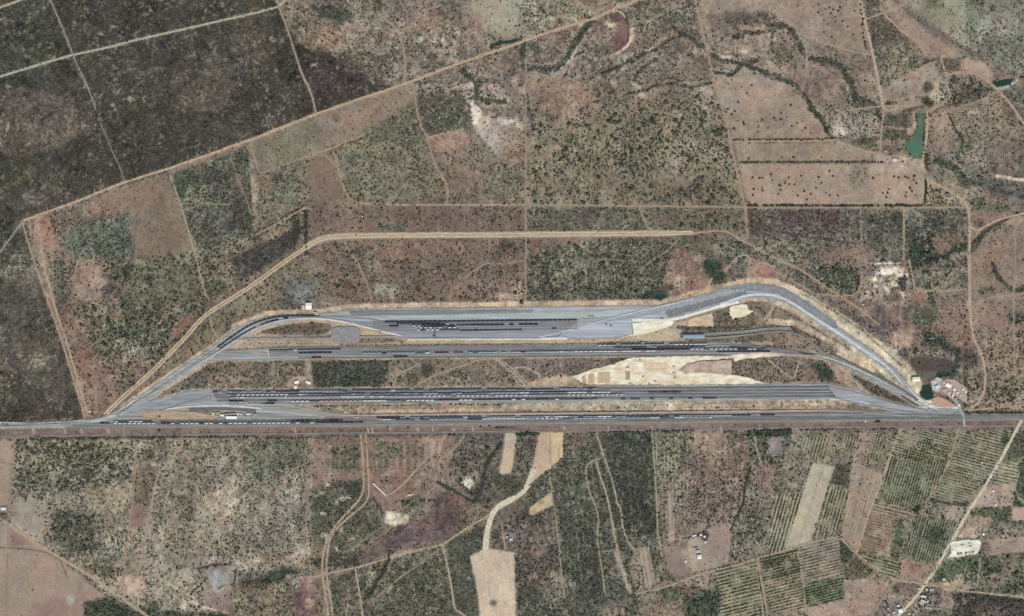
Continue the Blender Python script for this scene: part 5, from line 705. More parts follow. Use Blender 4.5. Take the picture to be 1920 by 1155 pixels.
for pts, w, t, lab in (
 ([(1350,571),(1400,553),(1440,551),(1468,559),(1492,572),(1530,598),(1570,623),(1610,650),(1640,670),(1668,690),(1690,715),(1712,738),(1735,757)], 4.2, (196,204,200), "whitish service road on the inside of the big curve"),
 ([(1570,616),(1602,638),(1640,664),(1667,686),(1686,708),(1706,735),(1725,755)], 3, (158,160,166), "grey trackbed strip down the big curve"),
 ([(555,598),(600,597),(640,603),(700,617),(757,631)], 2.0, (214,210,200), "white kerb-like road along the yard throat"),
 ([(400,667),(440,640),(470,620),(500,607),(530,600),(560,597.5)], 1.3, (196,194,192), "pale service strip inside the west curve"),
 ([(765,637),(830,636.5),(960,636),(1065,636)], 1.6, (222,216,204), "white gravel edge under the new yard"),
 ([(1015,634.5),(1063,634.5)], 2.2, (238,240,230), "bright white gravel heap strip"),
 ([(1185,600),(1255,601),(1290,592),(1340,577),(1385,566)], 5, (222,226,214), "white chalky track below the curve"),
 ([(1010,632),(1062,621),(1120,604),(1180,588),(1250,572),(1300,560)], 1.6, (190,196,200), "pale ridge line across the new yard"),
 ([(250,760),(290,732),(340,700),(400,667)], 2.0, (186,186,182), "pale service strip below the west approach"),
 ([(-60,792),(0,793),(60,796),(110,793),(150,790),(185,786),(215,775),(240,760),(252,750)], 3.4, (192,200,194), "bright gravel road entering from the left edge"),
 ([(225,778),(260,758),(300,738)], 5.0, (156,162,158), "greenish gravel strip at the west junction"),
 ([(300,770),(340,763),(380,761),(420,760),(450,762),(490,766)], 2.0, (206,208,208), "white curved service road in the main yard"),
 ([(355,768),(400,766),(440,767),(480,771)], 4.6, (106,108,112), "dark gravel apron above the depot"),
 ([(500,771),(530,772),(570,777),(610,781)], 1.2, (186,182,192), "thin pale strip leaving the depot"),
 ([(395,742),(396,751)], .9, (110,110,116), "dark cross drain at the west end of the main yard"),
 ([(1550,724),(1566,745)], 1.2, (96,100,104), "dark cross ditch at the east end of the main yard"),
 ([(1555,748),(1590,749),(1615,754),(1632,758)], 2.0, (196,206,206), "whitish strip below the end of the main yard"),
 ([(1440,664),(1500,664),(1540,668),(1580,680),(1640,708),(1700,741),(1722,758),(1760,768)], 1.8, (196,194,184), "pale service road from the middle yard"),
 ([(1560,664),(1600,683),(1660,712),(1700,735),(1725,753)], 2.6, (106,104,98), "dark trackbed above the middle service road"),
 ([(1690,742),(1722,762)], 2.2, (84,82,70), "dark strip in the fork of the tracks"),
 ([(1720,752),(1745,762),(1775,762),(1800,765)], 6, (198,204,196), "whitish ground at the east junction"),
 ([(1740,768),(1770,772),(1800,768)], 3, (150,154,158), "grey road at the east junction"),
 ([(1290,635),(1360,633),(1400,628),(1440,622),(1475,621),(1500,628),(1525,644),(1548,668)], 2.0, (150,148,134), "thin curved branch track bed"),
 ([(1275,628),(1330,626),(1400,622),(1440,616),(1480,616)], 5, (134,136,130), "grey apron around the blue shed"),
 ([(430,635),(500,635),(620,635),(640,632),(760,632)], 4.0, (150,144,140), "grey access road to the square lot"),
 ([(420,659),(450,658),(480,661),(510,663)], 2.2, (166,146,140), "pinkish strip at the west tip of the middle yard"),
 ([(500,655),(505,668)], 2.0, (186,188,184), "pale crossing at the west end of the middle yard"),
 ([(560,671),(800,669.5),(1100,667),(1360,665)], 1.8, (112,112,98), "weedy drain under the middle yard"),
 ([(1080,752),(1240,750),(1440,748)], 1.4, (172,176,164), "pale strip below the main yard"),
 ([(640,779),(900,776),(1200,773.5),(1560,769)], 2.2, (182,164,150), "pinkish service road above the southern line"),
 ([(700,797),(1000,794),(1400,790),(1980,784)], 2.4, (140,138,126), "olive-grey shoulder of the southern line"),
 ([(1400,777),(1560,774),(1700,778),(1980,782)], 3, (122,118,122), "dark track bed at the east of the southern line"),
 ([(1620,775),(1700,780),(1760,780)], 2, (160,156,148), "pale strip near the east junction"),
 ([(1803,772),(1806,780),(1808,800)], 4.0, (166,174,180), "bluish gravel level crossing road"),
 ([(1770,735),(1785,745),(1797,758),(1803,775)], 5.5, (152,162,164), "grey-blue gravel road into the works"),
 ):
    L(pts, w+1, None, 0, soft=1)
    ribbon('gravel_road', pts, w, feather_mat(tuple(int(v*.95) for v in t), tuple(min(int(v*1.05), 245) for v in t), (.3, 1, 1), .25), smooth=len(pts) > 2, soft=.7, jit=.15, wjit=.1, label=lab)
# pads and yards of sand or gravel
sheet('gravel_lot', [(624,617),(630,613),(670,613),(676,620),(674,640),(668,643),(628,643),(620,632)], (134,132,134), (150,148,150), "grey square gravel lot with clipped corners", rag=.6)
SP = dict(streak=(.6, 1.3, 1), scale=.06, edge=3.5, rag=4)
sheet('sand_pad', [(262,771),(300,769),(355,772),(400,777),(415,781),(400,787),(330,787),(270,784)], (164,144,122), (184,164,142), "flat tan triangle inside the west junction", streak=(.3, 1, 1), scale=.2, edge=4)
sheet('gravel', [(-60,790),(0,791),(60,793),(130,790),(190,783),(214,776),(222,782),(190,791),(140,796),(120,802),(0,803),(-60,803)], (158,166,160), (186,194,186), "bright greenish gravel at the left end of the railway", streak=(.1, 1, 1), scale=.2, edge=5)
sheet('sand_pad', [(1070,707),(1110,692),(1150,683),(1175,673),(1190,670),(1300,667),(1360,668),(1400,662),(1440,660),(1478,663),(1460,668),(1400,672),(1376,678),(1375,671),(1310,676),(1290,681),(1272,694),(1285,698),(1330,698),(1380,703),(1410,710),(1436,719),(1300,721),(1200,721),(1100,720)], (216,198,168), (240,232,208), "large cream sand pad between the yards", **SP)
sheet('sand_pad', [(1185,607),(1255,598),(1264,604),(1258,612),(1230,620),(1200,628),(1160,634),(1188,626)], (226,218,190), (242,238,216), "cream sand wedge beside the new yard", **SP)
sheet('sand_pad', [(1368,577),(1376,572),(1400,570),(1404,580),(1412,584),(1398,592),(1374,598),(1368,590)], (222,208,176), (240,230,200), "small bright sand pad under the curve", **SP)
sheet('sand_pad', [(1290,599),(1335,586),(1338,611),(1290,612)], (192,172,144), (208,188,160), "tan sand block west of the small pad", **SP)
sheet('sand_pad', [(1272,694),(1288,683),(1310,678),(1370,675),(1372,703),(1330,699),(1285,698)], (170,152,136), (196,178,158), "dull beige ground enclosed by the cream sand", **SP)
sheet('sand_pad', [(1780,1019),(1790,1014),(1815,1012),(1840,1011),(1838,1028),(1830,1038),(1800,1043),(1778,1046),(1784,1035)], (212,214,190), (238,238,218), "white gravel lot with parked trucks by the main dirt road", **SP)
sheet('gravel', [(1744,716),(1756,706),(1768,712),(1766,726),(1758,736),(1748,730)], (166,170,164), (190,192,184), "pale grey gravel on the left of the works", streak=(1, 1, 1), scale=.2)
sheet('sand_pad', [(1764,715),(1775,710),(1790,712),(1812,727),(1813,758),(1800,748),(1780,740),(1760,736)], (160,140,130), (186,170,156), "pinkish works yard by the east junction", streak=(1, 1, 1), scale=.35, edge=4)
sheet('sand_pad', [(1745,750),(1757,742),(1775,750),(1795,762),(1770,764),(1752,760)], (176,144,120), (196,164,138), "orange bare ground south of the works", streak=(1,1,1), scale=.3, edge=4)
for x, y, w, h, t in ((1095,712,3,14,(186,164,136)),(1108,710,5,16,(196,172,144)),(1132,708,11,19,(196,174,142)),(1177,704,4,15,(176,150,122)),(1230,686,22,9,(222,200,170)),(1232,694,16,3,(222,198,162))):
    sheet('sand_mound', [(x-w,y-h/2),(x+w,y-h/2-1),(x+w+.5,y+h/2),(x-w,y+h/2+.5)], tuple(int(v*.96) for v in t), t, {1095:"narrow dark stripe of spread soil on the sand pad",1108:"narrow tan stripe on the west of the sand pad",1132:"broad ribbed tan block on the sand pad",1177:"short brown bar of soil on the sand pad",1230:"peach rectangle levelled in the sand pad",1232:"thin peach bar in the levelled rectangle"}[x], streak=(1.5,.1,1), scale=.2, edge=3)
HW = [(-60,818),(0,818),(60,817),(200,816),(340,815),(700,811.5),(1100,807.5),(1400,803),(1560,801),(1700,800),(1920,798.5),(1980,798)]
L(HW, 5, (128,116,112), .1, soft=2); M_ASPH = feather_mat((112,104,104), (134,126,124), (.1, 1, 1), .2)
ribbon('highway', HW, 3.6, M_ASPH, z=0.9, soft=.6, jit=.05, wjit=.03, label="grey two-lane highway running along the bottom of the railway", smooth=1)
ribbon('road_marking', [(x, y) for x, y in HW], .12, paint((200,196,180)), z=0.915, soft=.02, jit=0, wjit=0, label="worn centre line of the highway", smooth=1)
# ------------------------------------------------------------ railway tracks
M_SLD = feather_mat((106,106,108), (124,124,126), (.1, 1, 1), .3, True); M_SLP = feather_mat((136,136,136), (154,155,155), (.1, 1, 1), .3, True); M_RAIL = paint((96,84,78), .5, .1)
def track(pts, label, z=3.0, w=1.3, dark=False):
    pts = resample(chaikin(pts, 2) if len(pts) > 2 else pts, 12); n = len(pts); V = []; F = []; M = []
    for o0, o1, zz, m in ((-w/2, w/2, z-.12, 0), (-.49, -.41, z, 1), (.41, .49, z, 1)):
        b = len(V)
        for i, (x, y) in enumerate(pts):
            a = pts[max(i-1, 0)]; c = pts[min(i+1, n-1)]; dx, dy = c[0]-a[0], c[1]-a[1]; l = math.hypot(dx, dy); nx, ny = -dy/l, dx/l
            V += [(wx(x+nx*o0), wy(y+ny*o0), zz), (wx(x+nx*o1), wy(y+ny*o1), zz)]
            if m == 1: V += [(wx(x+nx*o0), wy(y+ny*o0), zz-.17), (wx(x+nx*o1), wy(y+ny*o1), zz-.17)]
            if i:
                s = 4 if m else 2; q = b+(i-1)*s
                if m: F += [(q, q+4, q+5, q+1), (q+2, q+6, q+4, q), (q+1, q+5, q+7, q+3)]; M += [1]*3
                else: F.append((q, q+2, q+3, q+1)); M.append(0)
    me = mesh('railway_track', V, F, [M_SLD if dark else M_SLP, M_RAIL], M)
    tag(link('railway_track', me), label, 'railway track', None, 'structure'); return pts
def lerp(a, b, t): return a+(b-a)*t
CORR = [(735.0,725.3), (740.2,731.5), (745.4,737.2), (751.2,742.8)]
def yc(k, x): return lerp(CORR[k][0], CORR[k][1], (x-440)/(1552-440))
nm4 = ('first', 'second', 'third', 'fourth')
for k in range(4):
    x0, x1 = 398+k*3, 1552+k*5
    for s, sl in ((-1.0, 'upper'), (1.4, 'lower')):
        track([(x0, yc(k, x0)+s), (x1, yc(k, x1)+s)], f"{sl} track of the {nm4[k]} pair from the top in the main yard", dark=s < 0)
track([(300,771),(330,760),(396,741)], "lead track into the west end of the main yard"); track([(1556,745),(1600,752),(1660,766),(1720,774)], "lead track out of the east end of the main yard"); track([(1550,724),(1600,734),(1660,752),(1740,770)], "upper lead track east of the main yard")
for y, l in ((791.6,'upper'),(794.2,'lower'),(797,'lowest')):
    track([(-60,y+3),(60,y+3.5),(200,y+.6),(600,y-.6),(1000,y-5),(1400,y-10),(1980,y-12)], f"{l} track of the southern main line")
for y, l in ((651.5,'first'),(655.2,'second'),(659.4,'third'),(662.6,'fourth'),(666,'fifth')):
    track([(505,y+.8),(800,y-1.2),(1100,y-3.4),(1330,y-6.2),(1440,y-6+max(0,(662-y)*.4)),(1530,665)], f"{l} track from the top in the middle yard")
track([(-40,799),(60,797),(190,788),(260,752),(330,705),(404,654),(440,628),(470,609),(500,598),(530,593),(600,592),(700,598),(722,604)], "outer track of the west curve into the new yard")
track([(240,764),(300,728),(404,660),(440,637),(475,615),(510,602),(560,595),(600,594),(660,603)], "inner track of the west curve into the new yard")
track([(1440,664),(1500,664),(1540,669),(1600,692),(1680,730),(1760,774)], "single track from the middle yard to the east junction")
track([(1548,669),(1525,644),(1500,628),(1475,620.5),(1440,621.5),(1400,627.5),(1330,633)], "curved branch track to the blue shed")
for y, l in ((603,'first'),(607,'second'),(611,'third'),(615,'fourth'),(619.5,'fifth')):
    track([(700,y+.8),(900,y-1),(1084,y-3.4)], f"{l} track from the top in the new yard")
# ------------------------------------------------------------ rolling stock
CM = [paint((84,82,82),.8), paint((226,226,222),.5,.05), paint((98,98,104),.85), paint((132,54,48),.7), paint((168,176,180),.5), paint((122,126,140),.7), paint((196,160,156),.6), paint((70,92,84),.7), paint((62,62,66),.9), paint((96,104,130),.6), paint((190,150,60),.6)]
LW, WW = 13.2, 3.0
def chassis(m):
    m.box((0, 0, 1.05), (LW, 2.4, .35), 0)
    for sx in (-1, 1):
        m.box((sx*LW*.34, 0, .62), (3.2, 2.0, .5), 0)
        for ax in (-.9, .9):
            for sy in (-1, 1): m.cyl((sx*LW*.34+ax, sy*.72, .5), (sx*LW*.34+ax, sy*.86, .5), .46, .46, 8, 0)
        m.box((sx*(LW/2+.35), 0, 1.0), (.7, .3, .3), 0)
def container(c, n=1):
    m = MB(); chassis(m)
    if n == 1: m.box((0, 0, 2.65), (9.2, 2.5, 2.7), 1)
    else:
        for s in (-1, 1): m.box((s*3.3, 0, 2.65), (6.0, 2.45, 2.7), 1)
    for i in range(9): m.box((-4+i*1.0, 0, 4.03), (.25, 2.5, .06), 1)
    return m.mesh('container_wagon', [CM[0], CM[c]])
def hopper(c, load=8):
    m = MB(); chassis(m); l, w, z0, z1, t = LW-.6, WW, 1.25, 3.6, .15
    for s in (-1, 1):
        m.box((0, s*(w/2-t/2), (z0+z1)/2), (l, t, z1-z0), 1); m.box((s*(l/2-t/2), 0, (z0+z1)/2), (t, w-2*t-.01, z1-z0), 1)
        for i in range(6): m.box((-l/2+l*(i+.5)/6, s*(w/2+.06), (z0+z1)/2), (.14, .1, z1-z0), 1)
    m.box((0, 0, 2.3), (l-2*t-.02, w-2*t-.02, 2.0), 2); m.box((0, 0, 3.5), (l*.8, w*.6, .4), 2, (.5, .4))
    return m.mesh('hopper_wagon', [CM[0], CM[c], CM[load]])
def covered(c):
    m = MB(); chassis(m); m.box((0, 0, 2.6), (LW-.5, WW, 2.8), 1); m.box((0, 0, 4.2), (LW-.4, WW+.05, .4), 2, (.98, .55))
    m.box((0, WW/2+.05, 2.6), (2.6, .08, 2.4), 2); m.box((0, -WW/2-.05, 2.6), (2.6, .08, 2.4), 2); m.box((0, 0, 4.44), (LW-1, .5, .06), 0)
    return m.mesh('covered_wagon', [CM[0], CM[c], CM[c]])
def tank(c):
    m = MB(); chassis(m); m.cyl((-6.1, 0, 2.75), (6.1, 0, 2.75), 1.45, 1.45, 14, 1); m.cyl((-6.5, 0, 2.75), (-6.1, 0, 2.75), .9, 1.45, 14, 1); m.cyl((6.1, 0, 2.75), (6.5, 0, 2.75), 1.45, .9, 14, 1)
    m.cyl((0, 0, 4.1), (0, 0, 4.6), .5, .45, 8, 1); m.box((0, 0, 4.25), (7, .5, .08), 0)
    return m.mesh('tank_wagon', [CM[0], CM[c]])
def loco(c):
    m = MB(); l = 17.5; m.box((0, 0, 1.25), (l, 2.8, .5), 0)
    for sx in (-1, 1):
        m.box((sx*5.6, 0, .75), (4.2, 2.2, .6), 0)
        for ax in (-1.4, 0, 1.4):
            for sy in (-1, 1): m.cyl((sx*5.6+ax, sy*.72, .55), (sx*5.6+ax, sy*.9, .55), .52, .52, 8, 0)
    m.box((-.8, 0, 2.75), (11.5, 1.9, 2.5), 1, (1, .85)); m.box((6.2, 0, 2.95), (2.4, 2.8, 2.9), 1, (1, .85)); m.box((8.0, 0, 2.2), (1.2, 1.6, 1.4), 1)
    m.box((-3.6, 0, 4.05), (2.6, 1.8, .2), 0); m.box((6.2, 0, 3.5), (2.44, 2.5, .7), 2)
    return m.mesh('locomotive', [CM[0], CM[c], CM[8]])
def gondola(c, load=2):
    m = MB(); chassis(m); l, w = LW-.3, WW
    for s in (-1, 1):
        m.box((0, s*(w/2-.07), 1.9), (l, .14, 1.3), 1); m.box((s*(l/2-.07), 0, 1.9), (.14, w-.3, 1.3), 1)
    m.box((0, 0, 1.5), (l-.3, w-.3, .5), 2)
    for i in range(3): m.box((-l/3+i*l/3, 0, 2.0), (l*.24, w*.55, .6), 2, (.7, .6))
    return m.mesh('gondola_wagon', [CM[0], CM[c], CM[load]])
NAMES = {1:'white',2:'charcoal',3:'dark red',4:'pale grey',5:'slate blue',6:'pinkish',7:'dull green',9:'blue',8:'black',10:'yellow'}
CODE = {'W':('container_wagon',container,1,'white'),'w':('container_wagon',lambda c:container(c,2),1,'white twin-box'),'B':('container_wagon',container,9,'blue'),'P':('container_wagon',container,6,'pinkish'),
 'd':('gondola_wagon',gondola,2,'charcoal'),'k':('hopper_wagon',hopper,8,'black'),'r':('hopper_wagon',hopper,3,'dark red'),'s':('gondola_wagon',gondola,5,'slate'),
 'g':('covered_wagon',covered,4,'pale grey'),'V':('covered_wagon',covered,1,'white-roofed'),'R':('covered_wagon',covered,3,'red'),'b':('covered_wagon',covered,5,'slate blue'),'n':('covered_wagon',covered,7,'dull green'),
 't':('tank_wagon',tank,8,'black'),'T':('tank_wagon',tank,4,'silver'),'L':('locomotive',loco,2,'charcoal'),'l':('locomotive',loco,3,'red')}
WM = {k: v[1](v[2]) for k, v in CODE.items()}
ORD = ['']+['first','second','third','fourth','fifth','sixth','seventh','eighth','ninth','tenth','eleventh','twelfth']
def ordn(i): return ORD[i] if i < 13 else f"{i}{'th' if 10 <= i%100 <= 20 else {1:'st',2:'nd',3:'rd'}.get(i%10,'th')}"
LONG = [0]
def rake(pts, mix, label, gap=0.0, pitch=9.0, seq=None):
    """a row of wagons on a track from west to east; mix = weighted letters"""
    if len(pts) > 2: pts = chaikin(pts, 2)
    seg = []; tot = 0
    for a, b in zip(pts[:-1], pts[1:]): l = math.hypot(b[0]-a[0], b[1]-a[1]); seg.append((tot, l, a, b)); tot += l
    n = int(tot/pitch); cur = None; j = 0
    for i in range(n):
        if seq: ch = seq[i % len(seq)]
        else:
            if cur is None or random.random() < .22: cur = random.choice(mix)
            ch = cur if random.random() < .85 else random.choice(mix)
        if ch == ' ' or random.random() < gap: continue
        d = (i+.5)*pitch
        for t0, l, a, b in seg:
            if t0 <= d <= t0+l: break
        f = (d-t0)/l; x, y = lerp(a[0], b[0], f), lerp(a[1], b[1], f); ang = math.atan2(-(b[1]-a[1]), b[0]-a[0])
        kind, _, c, word = CODE[ch]; j += 1
        o = link(kind, WM[ch], None, (wx(x), wy(y), 3.0), ang)
        tag(o, f"{word} {kind.replace('_', ' ')}, {ordn(j)} from left, {label[4:]}", kind.replace('_', ' '), "wagons standing in "+label)
def kl(k, s, x0, x1): return [(x0, yc(k, x0)+s), (x1, yc(k, x1)+s)]
rake(kl(0,-.6,400,1120), 'ddgTbgnsgbdTV', "the top row of the main yard", gap=.14)
rake(kl(1,.2,425,1150), 'bbbgsdgbgWV', "the second row of the main yard", gap=.03)
rake(kl(2,-.3,432,1175), 'gWVggVgW', "the third row of the main yard", gap=.04)
rake(kl(1,1.4,1215,1282), 'kd', "the short dark row east of the second row")
rake([(430,752.2),(524,751.4)], 'k', "the black row at the west of the main yard", seq='kkk     kkdk')
rake([(545,752.3),(1125,747.9)], '', "the bottom row of the main yard", seq='WWWWddPPPPPPPPPVVVVVbsbsWWWWWWdRRRlWWWdnnnnnnnWRWndrRRsWsssrrssbkdsb')
rake([(1155,748),(1432,745.5)], 'kds ', "the thin dark row below the main yard", gap=.3)
rake([(498,757),(523,756.6)], '', "the short siding under the main yard", seq='Lk')
rake([(188,793.2),(210,793)], '', "the west tip of the southern line", seq='kd')
rake([(212,794.0),(300,794)], '', "the dashed western train", seq='WWWWWWWWWW')
rake([(302,794.2),(592,792.4)], '', "the long dashed train", seq='RRWdWWWWkWWdWdWWWWBWWWWWWWWdWddWWW')
rake([(214,790.6),(290,790.2)], 'dW', "the short row above the dashed train", seq='WddWWwdd')
rake([(545,789.4),(650,787.8)], 'kdr', "the dark row on the upper southern track")
rake([(592,792.2),(682,791.6)], 'kkd', "the dark tail of the long dashed train")
rake([(706,783.2),(900,782),(1250,780),(1456,777.8)], 'ggTBgdrnwsT', "the upper mixed row of the southern line", gap=.05)
rake([(715,786.6),(900,785.4),(1250,783),(1340,782.2)], 'wgTgBngW', "the lower mixed row of the southern line", gap=.05)
rake([(505,657),(560,656.6),(570,656.4),(640,655.6)], 'bdskW', "the west row of the middle yard", gap=.05)
rake([(560,662),(630,661.4)], 'kr', "the dark short row in the middle yard")
rake([(680,662),(800,661.4),(1100,659),(1255,657.6)], 'gWkVgkd', "the long pale row of the middle yard", gap=.1)
rake([(1120,647.6),(1332,645)], 'gWVg', "the white row at the top of the middle yard", gap=.05)
rake([(1150,651.6),(1332,649.2)], 'kdgW', "the second row at the east of the middle yard", gap=.08)
rake([(1185,655.6),(1330,654),(1440,654.8)], 'rrRbkdW', "the dark red row of the middle yard", gap=.05)
rake([(1345,660),(1445,658.6)], 'rk', "the last row at the east of the middle yard")
rake([(1368,650.8),(1432,655.6)], 'rbd', "the slanting row at the east of the middle yard")
rake([(585,670.8),(606,670.6)], 'k', "the stub below the middle yard")
rake([(738,669),(766,668.8)], 'k', "the second stub below the middle yard")
rake([(722,603.8),(850,602.6),(1084,600.2)], 'k', "the long black row of the new yard")
rake([(745,607.4),(800,607)], 'kd', "the second row of the new yard")
rake([(772,611.2),(858,610.8)], 'kdgW', "the third row of the new yard"); rake([(776,614.8),(860,614.2)], 'WWkg', "the fourth row of the new yard", gap=.08); rake([(780,618.6),(862,618.2)], 'kkWd', "the fifth row of the new yard")
rake([(856,610),(1010,608.6)], 'kkd', "the dark row in the middle of the new yard", gap=.1); rake([(862,620.2),(984,618.2)], 'kd', "the lower dark row of the new yard", gap=.08)
rake([(790,607.6),(850,607.2)], 'kWd', "the broken row of the new yard"); rake([(1035,616.4),(1051,616)], 'd', "the tiny row at the east of the new yard"); rake([(730,611.8),(752,611.4)], 'dk', "the tiny row at the west of the new yard")
rake([(408,652),(440,628),(470,609),(500,598),(530,593),(600,592)], 'kkdrk', "the train on the outer west curve")
rake([(412,656),(440,637),(475,615),(510,602),(545,596)], 'kdb', "the train on the inner west curve", gap=.08)
# ------------------------------------------------------------ water
def water(pts, c, label, z=.5, rough=.25):
    P(pts, None, 0, warp=0, soft=1); L(pts+[pts[0]], 3, (104,100,82), 3, soft=2)
    m, nt, b = new_mat('pond_water', rough); f = noise(nt, .03, 4)
    c0 = np.array(alb(c)); nt.links.new(ramp(nt, f, [(.3, tuple(c0*.85)), (.7, tuple(c0*1.2))]), b.inputs['Base Color'])
    b.inputs['Specular IOR Level'].default_value = .3
    flat_sheet('water', chaikin(pts+[pts[0]], 2)[:-1], m, z, label, 'pond', jit=.6, kind='structure')
water([(1723,214),(1729,213),(1731,240),(1732,268),(1727,293),(1716,297),(1706,288),(1698,278),(1697,270),(1711,262),(1719,240)], (84,112,92), "bright green pond below the creek")
water([(1861,152),(1880,150),(1900,146),(1896,156),(1884,161),(1866,162)], (34,62,44), "dark green pond behind the small earth dam")
water([(1730,722),(1745,722),(1748,735),(1751,744),(1741,750),(1730,748),(1724,738),(1729,730)], (38,58,48), "dark green pond beside the east junction")
water([(1230,551),(1250,551),(1252,557),(1238,562),(1222,560)], (40,62,48), "small dark pool against the new yard")
water([(1712,472),(1720,470),(1722,478),(1714,480)], (48,92,62), "small green pool in the dark thicket by the quarry")
# ------------------------------------------------------------ final soil tones -> ground sheet
low = fbm(60, 31, 4, .6)-.5; mid = fbm(14, 41, 3, .7)-.5; fine = fbm(4.5, 51, 2, .8)-.5; hue = fbm(34, 61, 4, .6)-.5; hue2 = fbm(9, 66, 3, .7)-.5
v = 1+MOT*(low*.42+mid*.34+fine*.40)
RGB *= v[..., None]
RGB[..., 0] *= 1+.12*hue+.08*hue2*MOT; RGB[..., 2] *= 1-.12*hue-.08*hue2*MOT; RGB[..., 1] *= 1+.03*mid
dd = np.clip(DEN/3.2, 0, 1.6)
n3 = vnoise(3.0, 73)*.5+vnoise(5.5, 74)*.5
tf = np.clip((n3-.54)/.16, 0, 1)*dd*.34*np.clip(MOT, .6, 1.5)                 # low green undergrowth
RGB += (BCL.mean(-1, keepdims=True)*.45+BCL*.77+np.array([8, 9, 5])-RGB)*np.clip(tf, 0, .75)[..., None]
sp = (np.clip((.44-n3)/.2, 0, 1)*.22+np.clip((vnoise(2.4, 71)*vnoise(4.2, 72)-.50)/.22, 0, 1)*.30)*np.clip(MOT, .5, 1.3)*dd*np.clip(.5+3.2*(vnoise(30, 75)*vnoise(11, 76)-.15), .2, 1.5)     # bare pale spots between plants
RGB += (np.array([176, 168, 146])-RGB)*np.clip(sp, 0, .85)[..., None]
rA, rB = fbm(26, 101, 4, .6), fbm(19, 111, 4, .6)
fil = np.clip(1-np.abs(rA-.5)/.012, 0, 1)*np.clip((vnoise(45, 121)-.52)/.15, 0, 1)+np.clip(1-np.abs(rB-.52)/.010, 0, 1)*np.clip((vnoise(38, 131)-.58)/.15, 0, 1)   # worn footpaths and rills
RGB += (np.array([172, 160, 138])-RGB)*(fil*.55*np.clip(DEN-.6, 0, 1))[..., None]
gul = np.clip(1-np.abs(rB-.44)/.014, 0, 1)*np.clip((vnoise(50, 141)-.60)/.12, 0, 1)
RGB += (np.array([82, 80, 66])-RGB)*(gul*.55*np.clip(DEN-1.2, 0, 1))[..., None]
gr = RGB.mean(-1, keepdims=True); RGB = gr+(RGB-gr)*.84; RGB *= 1.05
ex_ = np.clip(RGB[..., 0]-RGB[..., 1]-22, 0, None); RGB[..., 0] -= ex_*.4; RGB[..., 2] += ex_*.1
RGB *= 1-.05*np.clip(DEN-6, 0, 3)[..., None]
RGB *= np.array([.996, 1.0, .992], np.float32)
RGB = np.clip(RGB, 18, 244)
GA = (lin(RGB)*GAIN).astype(np.float32)
st = 1.5
gx = np.arange(-MG, 1920+MG-1.01, st); gy = np.arange(-MG, 1155+MG-1.01, st)
far = [-9000, -4000, -1800, -700, -250]
GX = np.array(far+list(gx)+[1920+f for f in (250, 700, 1800, 4000, 9000)]); GY = np.array(far+list(gy)+[1155+f for f in (250, 700, 1800, 4000, 9000)])
PX, PY = np.meshgrid(GX, GY); IX = np.clip(PX+MG, 0, W-1.001); IY = np.clip(PY+MG, 0, H-1.001)
ix, iy = IX.astype(int), IY.astype(int); fx, fy = (IX-ix)[..., None], (IY-iy)[..., None]
ix1, iy1 = np.minimum(ix+1, W-1), np.minimum(iy+1, H-1)
GC = (GA[iy, ix]*(1-fx)+GA[iy, ix1]*fx)*(1-fy)+(GA[iy1, ix]*(1-fx)+GA[iy1, ix1]*fx)*fy
ins = (PX > -MG) & (PX < 1920+MG-1) & (PY > -MG) & (PY < 1155+MG-1)
GC[~ins] = lin((126,112,96))*GAIN
PZ = np.where(ins, RNG.random(PX.shape)*.22, 0)
GV = np.stack([(PX-CX)*S, (CY-PY)*S, PZ], -1).reshape(-1, 3)
nx_, ny_ = len(GX), len(GY); r = np.arange(nx_-1); q = (np.arange(ny_-1)*nx_)[:, None]+r[None]
GF = np.stack([q+nx_, q+nx_+1, q+1, q], -1).reshape(-1, 4)
g = link('ground', np_mesh('ground', GV, GF, M_GROUND, GC.reshape(-1, 3), smooth=True))
tag(g, "dry brown scrubland soil spreading under everything", "ground", None, 'structure')
